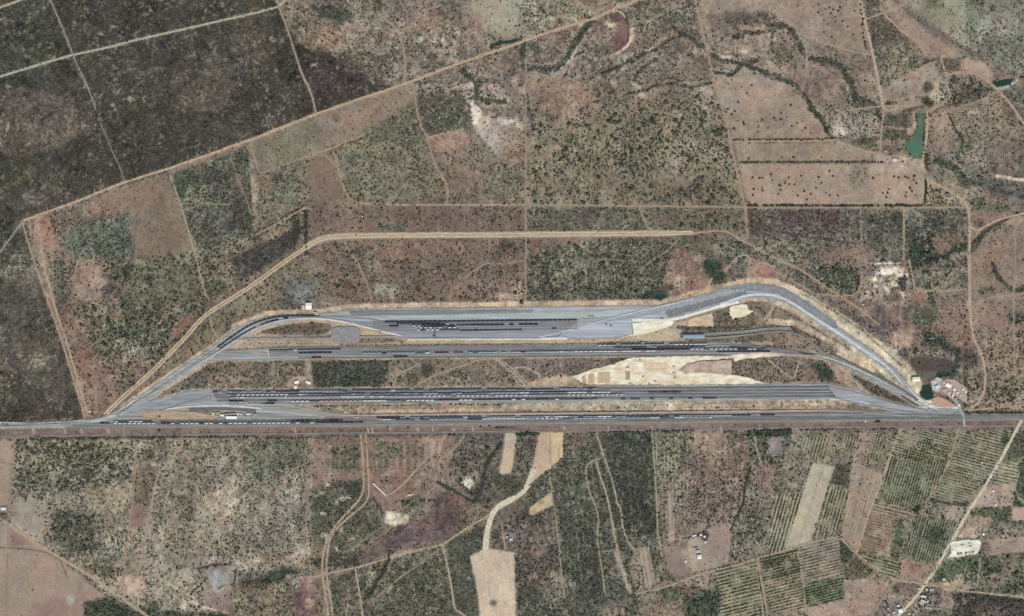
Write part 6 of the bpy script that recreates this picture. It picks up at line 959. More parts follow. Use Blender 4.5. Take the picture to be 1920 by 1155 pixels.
# ------------------------------------------------------------ buildings
GLASS = paint((52,58,62), .2, .05); DOOR = paint((84,74,66), .6)
def building(name, x, y, w, h, roofc, label, ang=0, ht=4.0, wallc=(190,180,165), flat=False, cat='building', extra=0):
    """x, y centre, w, h footprint in map units; walls, roof, doors and windows are its parts"""
    w, h = w*S, h*S; rz = math.radians(ang)
    P([(x+(a*w/2*math.cos(rz)+b*h/2*math.sin(rz))/S*1.1, y+(-a*w/2*math.sin(rz)+b*h/2*math.cos(rz))/S*1.1) for a, b in ((-1,-1),(1,-1),(1,1),(-1,1))], None, 0, warp=0) if False else None
    t = link(name, None, None, (wx(x), wy(y), 1.0), rz); tag(t, label, cat)
    wm, rm = paint(wallc, .85), paint(roofc, .55, .07)
    link('wall', MB().box((0, 0, ht/2), (w, h, ht)).mesh('wall', wm), t)
    r = MB()
    if flat:
        r.box((0, 0, ht+.16), (w+.3, h+.3, .3))
        for sx in (-1, 1): r.box((sx*(w/2+.05), 0, ht+.5), (.22, h+.3, .36))
        for sy in (-1, 1): r.box((0, sy*(h/2+.05), ht+.5), (w-.16, .22, .36))
    else:
        rise = h*.09; e = .4; L2, H2 = w/2+e, h/2+e; z0 = ht+.05; th = .18
        V = [(-L2,-H2,z0),(L2,-H2,z0),(L2,0,z0+rise),(-L2,0,z0+rise),(L2,H2,z0),(-L2,H2,z0)]
        V += [(a, b, c+th) for a, b, c in V]
        r.V = V; r.F = [(6,7,8,9),(9,8,10,11),(3,2,1,0),(5,4,2,3),(0,1,7,6),(4,5,11,10),(1,2,8,7),(2,4,10,8),(3,0,6,9),(5,3,9,11)]; r.M = [0]*10
    ro = link('roof', r.mesh('roof', rm), t)
    if w > 14 and not flat:
        for i in range(int(w/7)): link('roof_light', MB().box((-w/2+3.5+i*7, h*.25, ht+.05+h*.045+.34), (1.1, h*.3, .1)).mesh('roof_light', paint((150,156,158), .4)), ro)
    dw = min(3.5, w*.3); link('door', MB().box((-w*.2, -h/2-.05, 1.25), (dw, .1, 2.4)).mesh('door', DOOR), t)
    for i in range(max(1, min(6, int(w/6)))):
        wn_ = link('window', MB().box((w*.08+i*min(4, w*.38/max(1, int(w/6))), -h/2-.04, 1.9), (1.3, .08, 1.0)).mesh('window', GLASS), t)
    if extra:
        link('annexe', MB().box((w/2+extra/2+.02, 0, ht*.35), (extra, h*.6, ht*.7)).mesh('annexe', wm), t)
    return t
BL = [
('warehouse',579,574,11,12,(240,238,222),"bright square white-roofed warehouse above the yard throat",0,6),
('shed',569,576,4.5,8,(206,182,176),"faded pink narrow shed left of the square warehouse",0,3.5),
('house',556.5,716.5,8,4.5,(240,240,234),"white-roofed house, upper left of three beside the bare strip",18,3.5),
('house',554.5,726,4,5,(236,236,228),"smallest white-roofed house just above the main yard",0,3.2),
('house',575.5,716,3.6,4.4,(226,224,216),"small white hut at the left of the right-hand pair",-10,3.2),
('house',580.3,718,4.6,4.8,(242,242,236),"white-roofed house at the right of the right-hand pair",-20,3.4),
('depot_hall',434.5,782.6,20,4.6,(244,244,244),"long bright white depot roof among the parked containers",-1,6),
('office',400,775.5,4,3.2,(232,232,226),"small white office at the left end of the depot",0,3.2),
('office',416.5,778.5,7,2.8,(226,228,222),"low white office left of the long depot roof",-4,3),
('office',410,774,5,2.6,(178,182,146),"olive-roofed hut in the depot",0,3),
('office',446.5,776.6,4,3.4,(220,224,220),"pale hut just right of the long depot roof",0,3),
('office',466,776.4,8,2.4,(216,218,206),"cream hut at the right end of the depot",-2,3),
('office',453,777,4,2.2,(230,230,226),"small white hut near the right end of the depot",0,3),
('warehouse',1717,711,13.5,8,(238,232,208),"cream rectangular warehouse above the dark green pond",3,6),
('works_hall',1777.5,722.5,10.5,6.5,(246,242,228),"bright white rotated roof at the top of the works",-28,6),
('works_hall',1757,725,9,6,(198,212,206),"pale blue-green roof at the left of the works",28,5),
('works_hall',1789,730.5,5,5,(226,216,200),"small cream roof right of the bright works roof",-20,4),
('works_hall',1786.5,740,3.4,10,(224,190,176),"narrow salmon roof in the middle of the works",-18,4),
('works_hall',1771,731,9,5,(188,152,146),"dull pink roof under the bright works roof",10,4),
('works_hall',1779,737,5,3.6,(206,190,180),"small beige roof in the heart of the works",12,3.6),
('works_hall',1766,737,4,3,(176,142,134),"small brick-pink roof at the lower left of the works",-15,3.4),
('works_hall',1795,737,4.6,4,(206,206,198),"grey-white roof between the salmon roof and the works edge",0,3.6),
('works_hall',1792.5,747,4,5,(150,138,130),"brown-grey roof above the works road",-18,3.6),
('works_hall',1801,741,3.4,3.4,(190,176,166),"tiny beige roof near the right edge of the works",0,3.4),
('works_hall',1752,716,5,4,(206,204,190),"pale roof at the upper left corner of the works",-20,3.6),
('works_hall',1770,717.5,4,3.4,(206,202,188),"small pale roof just left of the bright works roof",-28,3.6),
('shed',1805.5,730,4,3.6,(222,214,206),"small pale shed at the upper right of the works",0,3.4),
('shed',1811,734,3,5.5,(226,216,208),"upright pale shed on the right edge of the works",0,3.4),
('shed',1797.5,760,4,3.2,(222,234,232),"tiny white gatehouse beside the works road",0,3),
('shed',1744,761.5,5,3,(222,220,206),"pale shed between the pond and the junction",-30,3),
('train_shed',1300,630.5,41,6,(140,160,176),"long light-blue train shed on the branch track",1,7),
('hut',1279,632,3.4,4,(62,60,70),"tiny dark hut left of the blue train shed",0,3),
('farm_shed',1311,1044,7.5,7.5,(220,230,236),"pale blue-white farm roof south of the purple trees",8,4.5),
('farm_shed',1308.5,1033.5,6,4.4,(168,190,196),"light blue farm roof just above the pale one",8,4),
('farm_shed',1305,1027.5,8,2,(138,152,150),"thin grey farm roof, topmost of its row",6,3.5),
('house',1314,1002.5,4.4,3.6,(206,202,204),"pale house at the top of the dark farm trees",0,3.4),
('house',1321,1006,4,3.6,(222,212,206),"pinkish-white house among the dark farm trees",0,3.4),
('house',1322.6,1016.2,3.6,3.4,(216,206,206),"lone pale house below the dark farm trees",0,3.2),
('shed',1301.5,1004.2,8,2.2,(228,224,216),"narrow white shed left of the dark farm trees",12,3),
('hut',1285.5,1052.6,3,3.4,(232,222,208),"tiny white hut in the bare farm field",0,3),
('house',7,953.6,8.4,4.4,(220,230,228),"white-roofed house at the left edge",0,3.6),
('house',1.5,979,5,5,(120,142,130),"green-roofed house cut by the left edge",0,3.4),
('house',1677,300,7.5,5.5,(206,206,196),"grey-white farmhouse below the green pond",0,3.6),
('shed',1684.5,300,5,4.6,(178,172,160),"grey farm shed right of the grey-white farmhouse",0,3.2),
('shed',1659.5,284,6,3.4,(196,140,130),"small red-roofed farm shed left of the pond",0,3.2),
('long_shed',711.5,917,33,2.4,(212,204,188),"long thin pale shed slanting over brown ground",-43,3),
('house',1862,920.4,3,3,(238,238,232),"tiny white house beside the mauve patch in the orchards",0,3.2),
('house',1866,947,2.8,2.8,(242,240,232),"tiny white house above the right-hand dark hedge",0,3.2),
('house',1843.3,1001.5,4,3.6,(240,234,222),"small white house above the white lot",-30,3.4),
('house',1787.5,1032.6,4,3,(236,232,218),"small white house at the lower left of the white lot",-30,3.2),
('house',168.5,771.5,3,3,(228,208,160),"tiny yellowish hut at the west junction",0,3),
('house',958,1011,5,4,(188,192,204),"pale bluish house right of the gravel road",0,3.4),
('house',951,1007,3.4,3,(206,196,186),"pale pink house right of the gravel road",0,3.2),
('village_house',1687.4,1145,7,6.5,(232,244,238),"largest white village roof near the bottom edge",10,5),
('village_house',1684,1135.6,4.2,3.4,(220,222,220),"white village roof above the largest one",10,3.6),
('village_house',1675.2,1148.4,3.2,3.2,(222,206,204),"pinkish village roof left of the largest one",0,3.4),
('village_house',1739,1128,3,3,(236,230,228),"tiny white village roof right of the dark tree",0,3.2),
('village_house',1721.8,1103.6,3.4,2.8,(222,214,200),"small cream village roof at the top left of the road",0,3.2),
('village_house',1731,1118,10,3.6,(206,206,198),"pale grey village roof right of the road",-8,3.6),
('village_house',1727.5,1130,9,5,(172,172,168),"grey village roof in the middle of the block",-24,3.6),
('village_house',1731,1126.6,9,2.4,(208,208,204),"narrow white village roof over the grey one",-24,3.4),
('village_house',1737,1105.4,4.6,4.6,(186,182,166),"dull olive village roof at the top of the block",0,3.4),
('village_house',1744.6,1106,2.6,4.4,(206,198,184),"upright cream village roof at the top of the block",0,3.4),
('village_house',1749,1105,2.6,2.6,(214,208,196),"tiny cream village roof, rightmost at the top",0,3.2),
('village_house',1737,1139,6.5,4.6,(176,140,134),"pink village roof at the lower right of the block",-20,3.4),
('village_house',1743.6,1140.6,5,4,(186,170,158),"beige village roof next to the pink one",-20,3.4),
('village_house',1665.6,1141.5,4.6,5,(166,158,154),"grey-brown village roof at the lower left",0,3.4),
('village_house',1666.5,1152,3.6,3,(198,188,180),"small pale village roof at the bottom left corner of the block",0,3.2),
('village_house',1704,1151,4,3.4,(188,184,180),"pale village roof at the bottom, right of the road",20,3.2),
('house',1769.5,1086.2,3.6,3,(226,226,208),"small white house above the village crossroads",0,3.2),
('house',1840.5,867.5,3,2.6,(214,206,196),"tiny pale house beside the main dirt road",0,3.2),
('house',769,927.4,8,2.2,(208,190,168),"thin tan house on the bare brown slope",8,3),
('house',1618,571,3.6,2.8,(196,178,166),"tiny pinkish hut south-west of the quarry",0,3),
('hut',594.5,589.4,4,2,(226,226,218),"tiny white hut at the throat of the new yard",0,3),
('hut',1622.5,789.6,3,2,(222,214,206),"tiny pale hut on the verge by the highway",0,2.8),
('hut',1744,786,.1,.1,(222,214,206),"",0,2.8),
]
for nm, x, y, w, h, rc, lab, ang, ht in BL:
    if lab: building(nm, x, y, w, h, rc, lab, ang, ht, flat=nm in ('village_house', 'office') and w < 6, wallc=tuple(int(c*.86) for c in rc))
# ------------------------------------------------------------ road vehicles and plant
def vehicle(kind, x, y, ang, c, label, group, length=7.5):
    t = link(kind, None, None, (wx(x), wy(y), 2.6), math.radians(ang)); tag(t, label, kind.replace('_', ' '), group)
    pm = paint(c, .45, .05); dk = CM[8]
    if kind == 'truck':
        link('chassis', MB().box((0, 0, .75), (length, 2.2, .3)).mesh('chassis', dk), t)
        link('cab', MB().box((length/2-1, 0, 1.9), (2.0, 2.4, 2.0), 0, (.85, .92)).mesh('cab', pm), t)
        link('cargo_box', MB().box((-1.1, 0, 2.3), (length-2.5, 2.5, 2.8)).mesh('cargo_box', paint((206,204,196), .5)), t)
        ax = (-length*.36, -length*.2, length*.34)
    elif kind == 'excavator':
        link('body', MB().box((-.3, 0, 1.9), (3.8, 2.8, 1.5)).box((.8, .7, 3.0), (1.5, 1.2, .9)).mesh('body', pm), t)
        for s in (-1, 1): link('track', MB().box((0, s*1.2, .6), (4.4, .7, 1.0), 0, (.9, 1)).mesh('track', dk), t)
        link('boom', MB().cyl((1.2, 0, 2.2), (4.4, 0, 4.4), .35, .28, 6).cyl((4.4, 0, 4.4), (6.6, 0, 1.6), .28, .2, 6).box((6.6, 0, 1.2), (1.1, 1.3, .9)).mesh('boom', pm), t); return t
    else:
        link('body', MB().box((0, 0, .75), (4.4, 1.8, .7)).box((-.2, 0, 1.35), (2.5, 1.6, .6), 0, (.8, .85)).mesh('body', pm), t)
        ax = (-1.4, 1.4)
    for a in ax:
        for s in (-1, 1): link('wheel', MB().cyl((a, s*.95, .45), (a, s*1.2, .45), .45, .45, 10).mesh('wheel', dk), t)
    return t
for i, (x, y, a) in enumerate(((1795,1039,86),(1797.6,1038.8,86),(1800.4,1038.6,86),(1802.6,1038.4,86),(1810,1038,84),(1812.4,1037.6,84),(1817.6,1036.8,84),(1822.6,1036.4,82),(1825.2,1036,82))):
    vehicle('truck', x, y, a, [(96,98,92),(120,118,104),(84,86,84)][i % 3], f"{ordn(i+1)} dark truck from the left in the row on the white lot", "trucks parked on the white lot", 8)
vehicle('truck', 1804,1022,0,(120,122,110),"lone truck in the upper part of the white lot","vehicles on open ground",9); vehicle('truck',1819.5,1024.5,0,(70,72,64),"dark truck near the centre of the white lot","vehicles on open ground",8); vehicle('truck',1818,1019,0,(88,90,80),"dark truck just above the centre of the white lot","vehicles on open ground",7)
vehicle('truck',1111,593.6,0,(60,66,70),"dark truck on the pale gravel of the new yard","vehicles on open ground",8); vehicle('truck',1105,593.8,0,(60,66,70),"smaller dark truck just left of the other on pale gravel","vehicles on open ground",6)
for x, y, a, lab in ((1145,611,12,"dark machine on the violet gravel ramp"),(1136.5,608.5,20,"second dark machine on the violet gravel ramp"),(1241,597,-20,"machine at the corner of the cream wedge"),(1230,623,25,"machine on the tan slope under the cream wedge"),(1175,689,0,"machine at the top of the large sand pad"),(1179,688.4,90,"second machine at the top of the large sand pad"),(1200,675,90,"machine near the upper edge of the large sand pad"),(1263,687.6,0,"machine at the right of the large sand pad"),(1265.6,708.6,80,"machine at the lower right of the sand pad"),(1228,715,0,"machine near the lower edge of the sand pad"),(1181.6,719.6,0,"machine on the bottom rim of the sand pad"),(1217,720,10,"second machine on the bottom rim of the sand pad"),(1263,698.8,0,"machine where the sand pad narrows"),(1205.5,706.5,30,"machine in the centre of the sand pad"),(813,630,40,"dark machine in the lower part of the new yard"),(816,630,-60,"second dark machine in the lower part of the new yard"),(6,795,-10,"dark vehicle at the left end of the gravel road"),(13,795.6,0,"second dark vehicle at the left end of the gravel road"),(815,624,0,"bright machine in the lower part of the new yard")):
    vehicle('excavator', x, y, a, (84,82,64) if 'dark' in lab else (150,128,70), lab, "earthmoving machines")
for i, (x, yv, c, lab) in enumerate(((452,754,(214,214,206),"white van on gravel left of the main yard siding"),(462,755,(206,204,200),"second white van left of the main yard siding"),(495,759,(196,200,180),"pale van under the short siding"),(428,776.4,(222,222,224),"white truck in the depot above the long roof"),(435,776,(216,218,222),"second white truck in the depot above the long roof"),(440,775.6,(206,206,214),"third white truck in the depot above the long roof"),(425,776.6,(130,124,158),"violet truck in the depot above the long roof"),(479,777,(196,196,212),"pale violet truck right of the depot"),(669,782.5,(236,236,230),"white truck beside the southern line"),(1205,642.6,(236,232,222),"white truck above the middle yard"),(592,586.5,(220,226,224),"white truck at the throat of the new yard"),(400,778.8,(180,176,168),"grey truck by the left depot office"))):
    vehicle('truck', x, yv, 0, c, lab, "trucks around the yards", 9)
for x, c, lab in ((300,(200,200,196),"white car on the left stretch of the highway"),(655,(150,60,50),"red car on the highway below the dark row"),(1010,(190,190,188),"silver car on the highway by the bare field"),(1480,(60,62,66),"dark car on the right stretch of the highway"),(1760,(206,206,200),"white car near the right end of the highway")):
    k = [p for p in HW if p[0] <= x][-1]; n = HW[HW.index(k)+1]; yy = k[1]+(n[1]-k[1])*(x-k[0])/(n[0]-k[0]); o = vehicle('car', x, yy+.5, 0, c, lab, "cars on the highway"); o.location.z = .95
# ------------------------------------------------------------ vegetation
PL = []                                                # x, y, radius, colour
def ico(sub):
    import bmesh
    bm = bmesh.new(); bmesh.ops.create_icosphere(bm, subdivisions=sub, radius=1.0)
    V = np.array([v.co[:] for v in bm.verts]); F = np.array([[v.index for v in f.verts] for f in bm.faces]); bm.free(); return V, F
IV, IF = ico(1); IV2, IF2 = ico(2)
road_clear = DEN.copy()
clump = np.clip(1+2.6*(fbm(11, 81, 3, .7)-.5)+1.4*(fbm(40, 85, 2)-.5), .12, 2.4)
D = DEN*clump*.01*1.9
D[(DEN < .02)] = 0
rr = RNG.random((H, W)); hit = np.argwhere(rr < D)
px = hit[:, 1]-MG+RNG.random(len(hit)); py = hit[:, 0]-MG+RNG.random(len(hit))
sz = .86*SIZ[hit[:, 0], hit[:, 1]]*np.clip(RNG.lognormal(-.12, .34, len(hit)), .45, 2.1)
sz *= np.clip(.72+.12*DEN[hit[:, 0], hit[:, 1]], .72, 1.0)
bc = BCL[hit[:, 0], hit[:, 1]].copy()
# keep crowns from piling on one another
cell = np.floor(px/2.1).astype(int)*100003+np.floor(py/2.1).astype(int)
_, keep = np.unique(cell, return_index=True); px, py, sz, bc = px[keep], py[keep], sz[keep], bc[keep]
dry = RNG.random(len(px)) < .22
bc[dry] = bc[dry]*.55+np.array([112, 98, 80])*.45
bc = bc.mean(1, keepdims=True)+(bc-bc.mean(1, keepdims=True))*.62
bc *= (1+RNG.normal(0, .16, len(px)))[:, None]; bc[:, 1] *= 1+RNG.normal(0, .03, len(px))
def inside1(pts, x, y): return bool(inside(pts, np.array([x]), np.array([y]))[0])
ex = []
for pts, ang, gap, step, r, c in ROWS:                 # planted rows
    a = math.radians(ang); ux, uy = math.cos(a), math.sin(a); vx_, vy_ = -uy, ux
    xs = [p[0] for p in pts]; ys = [p[1] for p in pts]; cx, cy = sum(xs)/len(xs), sum(ys)/len(ys); R_ = max(max(xs)-min(xs), max(ys)-min(ys))
    nr, ns = int(R_/gap)+1, int(R_/step)+1
    i, j = np.meshgrid(np.arange(-nr, nr), np.arange(-ns, ns)); i = i.ravel(); j = j.ravel()
    wob = RNG.normal(0, .5, 2*nr)[i+nr]
    X = cx+ux*j*step+vx_*(i*gap+wob)+RNG.normal(0, .35, len(i)); Y = cy+uy*j*step+vy_*(i*gap+wob)+RNG.normal(0, .35, len(i))
    gapn = vnoise(16, 91)[np.clip(Y+MG, 0, H-1).astype(int), np.clip(X+MG, 0, W-1).astype(int)]
    ok = inside(pts, X, Y) & (RNG.random(len(i)) < np.clip(gapn*2.2-.25, .1, .95)) & (DEN[np.clip(Y+MG, 0, H-1).astype(int), np.clip(X+MG, 0, W-1).astype(int)] > .02)
    X, Y = X[ok], Y[ok]; cc = np.array(c if c else (62, 68, 50), float)
    for x, y in zip(X, Y): ex.append((x, y, r*RNG.uniform(.7, 1.35), *(cc*(1+RNG.normal(0, .12)))))
TREES = []
def hedge(pts, step, r, label, c=(54,60,44), jit=.5, tree=True):
    for x, y in resample(pts, step):
        if RNG.random() < .12: continue
        t = (x+RNG.normal()*jit, y+RNG.normal()*jit, r*RNG.uniform(.75, 1.3), *(np.array(c)*(1+RNG.normal()*.1)))
        (TREES.append((t, label)) if tree else ex.append(t))
hedge([(1402,385),(1500,385),(1560,385.5),(1620,386),(1690,386),(1728,386),(1734,380),(1736,362),(1736,338)], 4.2, 1.9, "hedge along the bottom of the wide tan field", (56,56,40))
hedge([(1388,304.5),(1440,304.5),(1520,304),(1600,304),(1655,304)], 4.4, 1.6, "hedge along the top of the wide tan field", (66,60,44))
hedge([(1376,262),(1440,262),(1500,261.5),(1560,260)], 4.4, 1.5, "hedge above the narrow tan field", (66,60,46))
hedge([(1613,0),(1616,30),(1619,60),(1624,90)], 5, 1.5, "dark line west of the upper right road", (62,60,46), 1.5)
def lone(L_, r, label, c=(58,56,40)):
    for x, y in L_: TREES.append(((x, y, r*RNG.uniform(.85, 1.25), *(np.array(c)*(1+RNG.normal()*.08))), label))
lone([(1446,327),(1479,333),(1561,330),(1496,367),(1513,374),(1462,348),(1472,343),(1508,359),(1520,364),(1556,366),(1571,367),(1464,357),(1460,364),(1637,334),(1677,331),(1685,333),(1698,332),(1703,334),(1714,330),(1713,338),(1718,344),(1667,355),(1656,362),(1664,362),(1706,353),(1710,359),(1717,366),(1700,361),(1698,368),(1662,370),(1480,345),(1490,346),(1540,343),(1535,332),(1555,321),(1502,330),(1530,352),(1411,333),(1424,334),(1430,334),(1413,355),(1430,358),(1412,366),(1404,380),(1693,303),(1488,295),(1466,295),(1404,297)], 1.7, "the wide tan field")
lone([(1365,205),(1372,215),(1362,210),(1378,209),(1384,192),(1395,233),(1422,238),(1421,247),(1376,241),(1394,229),(1430,225),(1452,222),(1464,223),(1465,212),(1475,220),(1485,237),(1495,230),(1483,197),(1400,175),(1372,150),(1410,160),(1440,240),(1510,240),(1520,250)], 1.5, "the tan range under the creek")
lone([(1496,11),(1536,9),(1534,24),(1555,15),(1558,25),(1562,18),(1572,20),(1575,14),(1553,45),(1566,32),(1567,40),(1580,40),(1545,60),(1560,70),(1590,50),(1545,38),(1602,20),(1600,65)], 1.5, "the upper right tan range")
lone([(201,731),(169,706),(239,697),(251,720),(300,780),(245,600),(206,610),(245,682)], 2.0, "the west corner", (56,62,44)); lone([(979,568),(977,566)], 2.2, "the tan shoulder of the new yard", (46,68,44)); lone([(1644,790),(1647,789.4),(1642,790.4)], 2.0, "the verge by the highway", (44,56,42)); lone([(299,807),(901,799),(917,798.6),(727,802),(765,801),(691,803)], 1.6, "the verge by the highway", (50,58,42))
lone([(1294,785),(1400,794),(1216,795),(1322,794)], 1.6, "the verge by the highway", (66,54,42)); lone([(693,1125)], 1.4, "the dark scrub"); lone([(1694.6,1131),(1739,1122),(1717.6,1126.4),(1732,1111),(1685,1130),(1721,1099),(1750,1100),(1763,1122),(1764,1113)], 2.0, "the village", (46,50,40)); lone([(1794,1011),(1820,1011),(1845,1040),(1842,1043),(1849,1043)], 2.4, "the white lot", (50,58,46))
lone([(1317,997),(1313,999),(1325,998),(1326,1005),(1325,1012),(1318,1009),(1313,1008),(1309,1000),(1328,1018),(1287,1012)], 2.2, "the farm houses", (70,58,60))
lone([(1874,932),(1877,936),(1882,941),(1893,943),(1891,939),(1895,930),(1903,920)], 1.9, "the plot with the mauve patch", (62,56,42)); lone([(14,975),(8,979),(30,935),(36,932)], 1.8, "the house at the left edge", (50,52,40)); lone([(744,762),(706,766),(677,764),(1745,664),(924,1132),(927,1130)], 1.8, "bare ground", (70,60,44))
for (x0, y0, x1, y1, n, r, c) in ((70,818,120,823,16,1.5,(60,62,44)),(140,820,232,818,22,1.5,(60,62,44)),(240,818,340,815,24,1.6,(54,62,46)),(480,822,580,821,18,1.7,(58,62,48)),(1130,810,1200,809,20,2.0,(52,62,46)),(1210,808,1305,807,26,2.2,(48,60,44)),(1405,808,1485,807,24,2.6,(46,58,44)),(1500,806,1570,805,18,2.0,(48,62,50)),(1640,804,1680,803,10,1.8,(52,62,48)),(975,812,1008,811,14,2.4,(44,60,42)),(1812,773,1920,774,40,1.8,(58,58,46)),(660,757,720,757.5,16,1.3,(60,66,48)),(790,757.5,960,757,40,1.3,(58,66,48)),(1272,614,1400,613,30,1.3,(84,84,58)),(1120,643,1380,641,60,1.2,(62,62,48)),(640,647.4,1120,644.6,150,1.1,(78,72,56)),(590,671,900,670,70,.8,(80,84,66)),(460,645,610,644,26,1.3,(104,84,54)),(1060,752,1400,750,30,.8,(110,108,86))):
    for i in range(n): t = i/n; ex.append((lerp(x0, x1, t)+RNG.normal()*1.5, lerp(y0, y1, t)+RNG.normal()*.6, r*RNG.uniform(.6, 1.2), *(np.array(c)*(1+RNG.normal()*.1))))
for pl, n, r, c in (([(1407,875),(1397,911),(1394,944),(1381,970),(1371,993)],44,1.6,(50,58,44)),([(1139,886),(1154,962),(1164,1026),(1190,1110),(1200,1155)],100,1.4,(58,64,46)),([(1318,1073),(1417,1047)],34,1.1,(58,58,44)),([(1735,942),(1722,962),(1700,1010),(1688,1050),(1685,1085)],70,1.4,(52,60,46)),([(1792,1007),(1752,1070),(1744,1080)],34,1.0,(60,62,46)),([(1722,950),(1716,960)],6,3.0,(48,56,44)),([(940,830),(912,870),(904,910),(890,940)],50,1.6,(54,60,46)),([(1740,935),(1810,946)],26,1.3,(58,58,44)),([(1820,955),(1896,950)],26,1.4,(52,56,42)),([(1040,810),(1058,808),(1058,855),(1030,880),(990,912)],40,1.3,(60,64,48)),([(1027,492),(1025,510),(1028,530),(1036,545)],30,1.0,(62,62,48)),([(573,392),(574,440),(574,480)],30,1.6,(60,64,50)),([(480,436),(518,416),(570,386)],34,1.6,(62,64,48)),([(735,1020),(728,1050),(712,1085),(680,1130)],46,1.6,(52,58,46)),([(1745,300),(1738,320),(1735,300),(1731,240)],40,1.5,(56,60,46)),([(1575,1012),(1577,1055)],14,1.2,(58,66,48)),([(697,384),(780,385)],26,1.2,(72,66,50)),([(820,905),(850,920),(885,940)],26,1.4,(64,62,48)),([(443,1070),(439,1095),(441,1145)],36,1.0,(58,60,46))):
    q = resample(pl, 1.0)
    for i in range(n): x, y = q[int(RNG.integers(len(q)))]; ex.append((x+RNG.normal()*.9, y+RNG.normal()*.9, r*RNG.uniform(.6, 1.25), *(np.array(c)*(1+RNG.normal()*.1))))
ex = np.array(ex); allp = np.concatenate([np.stack([px, py, sz, bc[:, 0], bc[:, 1], bc[:, 2]], 1), ex])
allp = allp[(allp[:, 0] > -56) & (allp[:, 0] < 1976) & (allp[:, 1] > -56) & (allp[:, 1] < 1211)]
# individually built bushes: the largest ones in view
inv = (allp[:, 0] > 2) & (allp[:, 0] < 1918) & (allp[:, 1] > 2) & (allp[:, 1] < 1153)
allp[:, 2] = np.minimum(allp[:, 2], 3.2)
order = np.argsort(-(allp[:, 2]*inv)); big, rest = allp[order[:300]], allp[order[300:]]
FG = 1.3
def blob(V0, F0, n, X, Y, Rr, C, hk=.62, tone=.16):
    k = len(V0); V = np.repeat(V0[None], n, 0)*(1+RNG.normal(0, .17, (n, k, 1)))
    a = RNG.random(n)*6.28; ca, sa = np.cos(a)[:, None], np.sin(a)[:, None]; st_ = RNG.uniform(.8, 1.25, n)[:, None]
    x = V[..., 0]*st_; y = V[..., 1]/st_; V[..., 0], V[..., 1] = x*ca-y*sa, x*sa+y*ca
    R_ = (Rr*S)[:, None, None]; V = V*R_; V[..., 2] = V[..., 2]*hk+R_[..., 0]*hk*.75
    V[..., 0] += wx(X)[:, None]; V[..., 1] += wy(Y)[:, None]
    F = F0[None]+(np.arange(n)*k)[:, None, None]
    col = np.repeat((lin(np.clip(C, 10, 220))*GAIN*FG)[:, None], k, 1)*(1+RNG.normal(0, tone, (n, k, 1)))
    return V.reshape(-1, 3), F.reshape(-1, 3), np.clip(col, .004, .8).reshape(-1, 3)
V, F, C = blob(IV, IF, len(rest), rest[:, 0], rest[:, 1], rest[:, 2], rest[:, 3:6])
o = link('scrub', np_mesh('scrub', V, F, M_FOL, C)); tag(o, "countless small dark bushes scattered over the dry scrubland", "bushes", None, 'stuff')
print('plants', len(allp), 'faces', len(F))
# crown variants for individual plants, unit size
def crown_mesh(name, seed, lobes, c, hk):
    rg = np.random.default_rng(seed); n = lobes; X = rg.normal(0, .36, n); Y = rg.normal(0, .36, n); Z = rg.uniform(.2, .7, n)*hk; Rr = rg.uniform(.42, .66, n); X[0] = Y[0] = 0; Rr[0] = .78
    Vs, Fs, Cs = [], [], []; off = 0
    for i in range(n):
        v0 = IV2*(1+rg.normal(0, .13, (len(IV2), 1)))*Rr[i]; v0 = v0+np.array([X[i], Y[i], 0]); v0[:, 2] = v0[:, 2]*hk+Z[i]+.25
        Vs.append(v0); Fs.append(IF2+off); off += len(IV2)
        Cs.append(np.clip(np.array(lin(c)*GAIN*FG)[None]*(1+rg.normal(0, .2, (len(IV2), 1))+rg.normal(0, .15)), .004, .5))
    # loose leaf clumps around the rim
    m = 46; a = rg.uniform(0, 6.28, m); rd = rg.uniform(.75, 1.12, m); Pt = np.stack([rd*np.cos(a), rd*np.sin(a), rg.uniform(.1, .9, m)*hk], 1)
    q = rg.normal(0, .11, (m, 4, 3))+Pt[:, None]; Vs.append(q.reshape(-1, 3)); Fq = np.arange(m*4).reshape(m, 4)
    Fs.append(np.concatenate([Fq[:, :3], Fq[:, [0, 2, 3]]])+off); Cs.append(np.repeat(np.clip(lin(c)*GAIN*rg.uniform(.7, 1.4, (m, 1)), .004, .5), 4, 0))
    return np_mesh(name, np.concatenate(Vs), np.concatenate(Fs), M_FOL, np.concatenate(Cs))
CV = [(58,62,46),(66,64,48),(52,64,46),(74,66,52),(48,56,44),(64,72,54)]
CRN = [crown_mesh('crown', 200+i, 5+i % 3, CV[i % 6], .62) for i in range(12)]
M_BARK = paint((92,78,64), .95)
def trunk_mesh():
    m = MB(); m.cyl((0, 0, -.05), (.03, .02, .42), .10, .07, 7)
    for i in range(4): a = i*1.57+.4; m.cyl((.02, .02, .36), (math.cos(a)*.38, math.sin(a)*.38, .72), .05, .025, 5)
    return m.mesh('trunk', M_BARK)
TRK = trunk_mesh()
def near_c(c): return min(range(6), key=lambda i: sum((CV[i][k]-c[k])**2 for k in range(3)))
cnt = {}
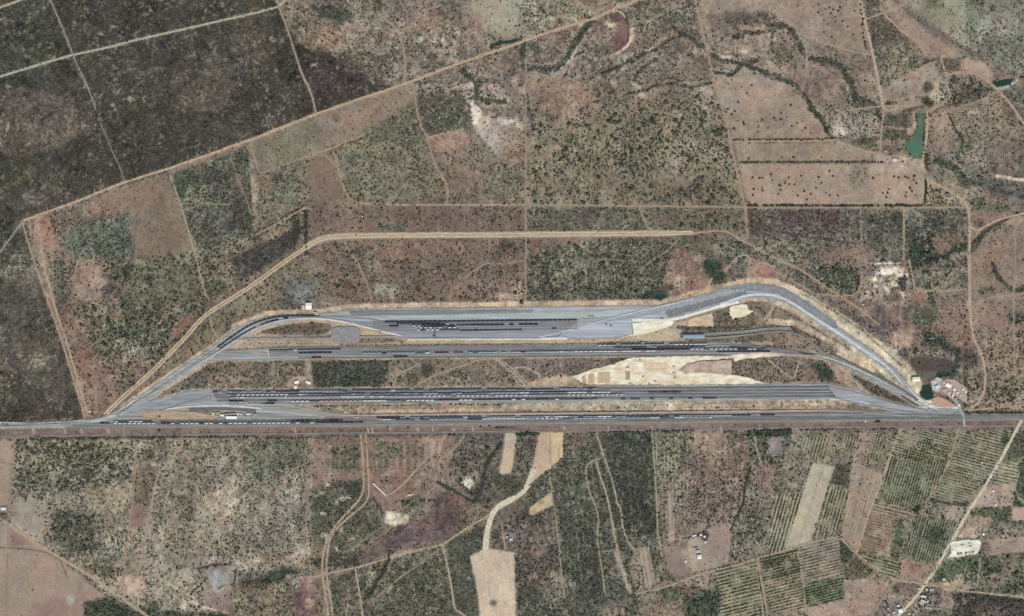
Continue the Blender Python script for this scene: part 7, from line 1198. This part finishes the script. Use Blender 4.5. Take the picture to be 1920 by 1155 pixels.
def region(x, y):
    if y < 330 and x < 560 and y < 410-x*.34: return "the upper left thicket"
    for x0, y0, x1, y1, t in ((0,0,560,130,"the upper left thicket"),(560,0,980,150,"the mottled scrub at the top"),(980,0,1310,150,"the meander at the top"),(988,140,1400,388,"the big bushy field"),(1310,0,1650,270,"the creek in the upper right"),(1650,0,1920,130,"the olive range at the top right"),(1650,130,1920,330,"the ponds on the right"),
      (780,160,988,384,"the block beside the vertical track"),(560,230,790,384,"the green block below the diagonal road"),(320,260,580,480,"the dark blocks under the diagonal road"),(0,400,400,790,"the west corner field"),(400,440,600,640,"the strip above the west curve"),(560,384,988,570,"the reddish scrub above the new yard"),(988,388,1260,570,"the green scrub above the new yard"),(1260,388,1404,570,"the round clearing above the curve"),(1400,388,1820,580,"the purple scrub and quarry"),(1820,330,1920,600,"the right edge"),(1600,570,1920,790,"the scrub right of the east junction"),
      (1140,560,1600,770,"the gaps between the yards"),(260,570,1140,775,"the strips between the yards"),(0,775,1920,812,"the railway verge"),(0,812,250,1155,"the lower left scrub"),(250,812,590,1155,"the scrub below the dashed train"),(590,812,970,1155,"the ground around the purple wash"),(970,812,1280,1155,"the long dark woodlot"),(1280,812,1470,1155,"the farm in the lower middle"),(1470,812,1700,1155,"the left orchards"),(1700,812,1921,1155,"the right orchards")):
        if x0 <= x < x1 and y0 <= y < y1: return t
    return "the dry scrubland"
def place_plant(kind, x, y, r, c, label, group, i):
    t = link(kind, None, None, (wx(x), wy(y), 0), RNG.random()*6.28); k = r*S*1.12; t.scale = (k, k, k)
    tag(t, label, kind, group)
    link('crown', CRN[near_c(c)+6*(i % 2)], t); link('trunk', TRK, t)
SZW = lambda r: 'large' if r > 2.4 else 'medium' if r > 1.8 else 'small'
def cw(c): return 'grey-green' if c[1]-c[0] > 4 else 'brownish' if c[0]-c[1] > 2 else 'dark green'
for i, (t, lab) in enumerate(TREES[:300]):
    place_plant('tree', t[0], t[1], t[2], t[3:], f"{SZW(t[2])} {cw(t[3:])} tree in {lab}" if not lab.startswith(('hedge', 'dark line')) else f"{SZW(t[2])} {cw(t[3:])} tree of the {lab}", "trees by "+lab, i)
for i, b in enumerate(big):
    rg_ = region(b[0], b[1]); place_plant('bush', b[0], b[1], b[2], b[3:], f"{SZW(b[2])} {cw(b[3:])} bush in {rg_}", "bushes in "+rg_, i)
print('objects', len(bpy.data.objects), 'trees', len(TREES))
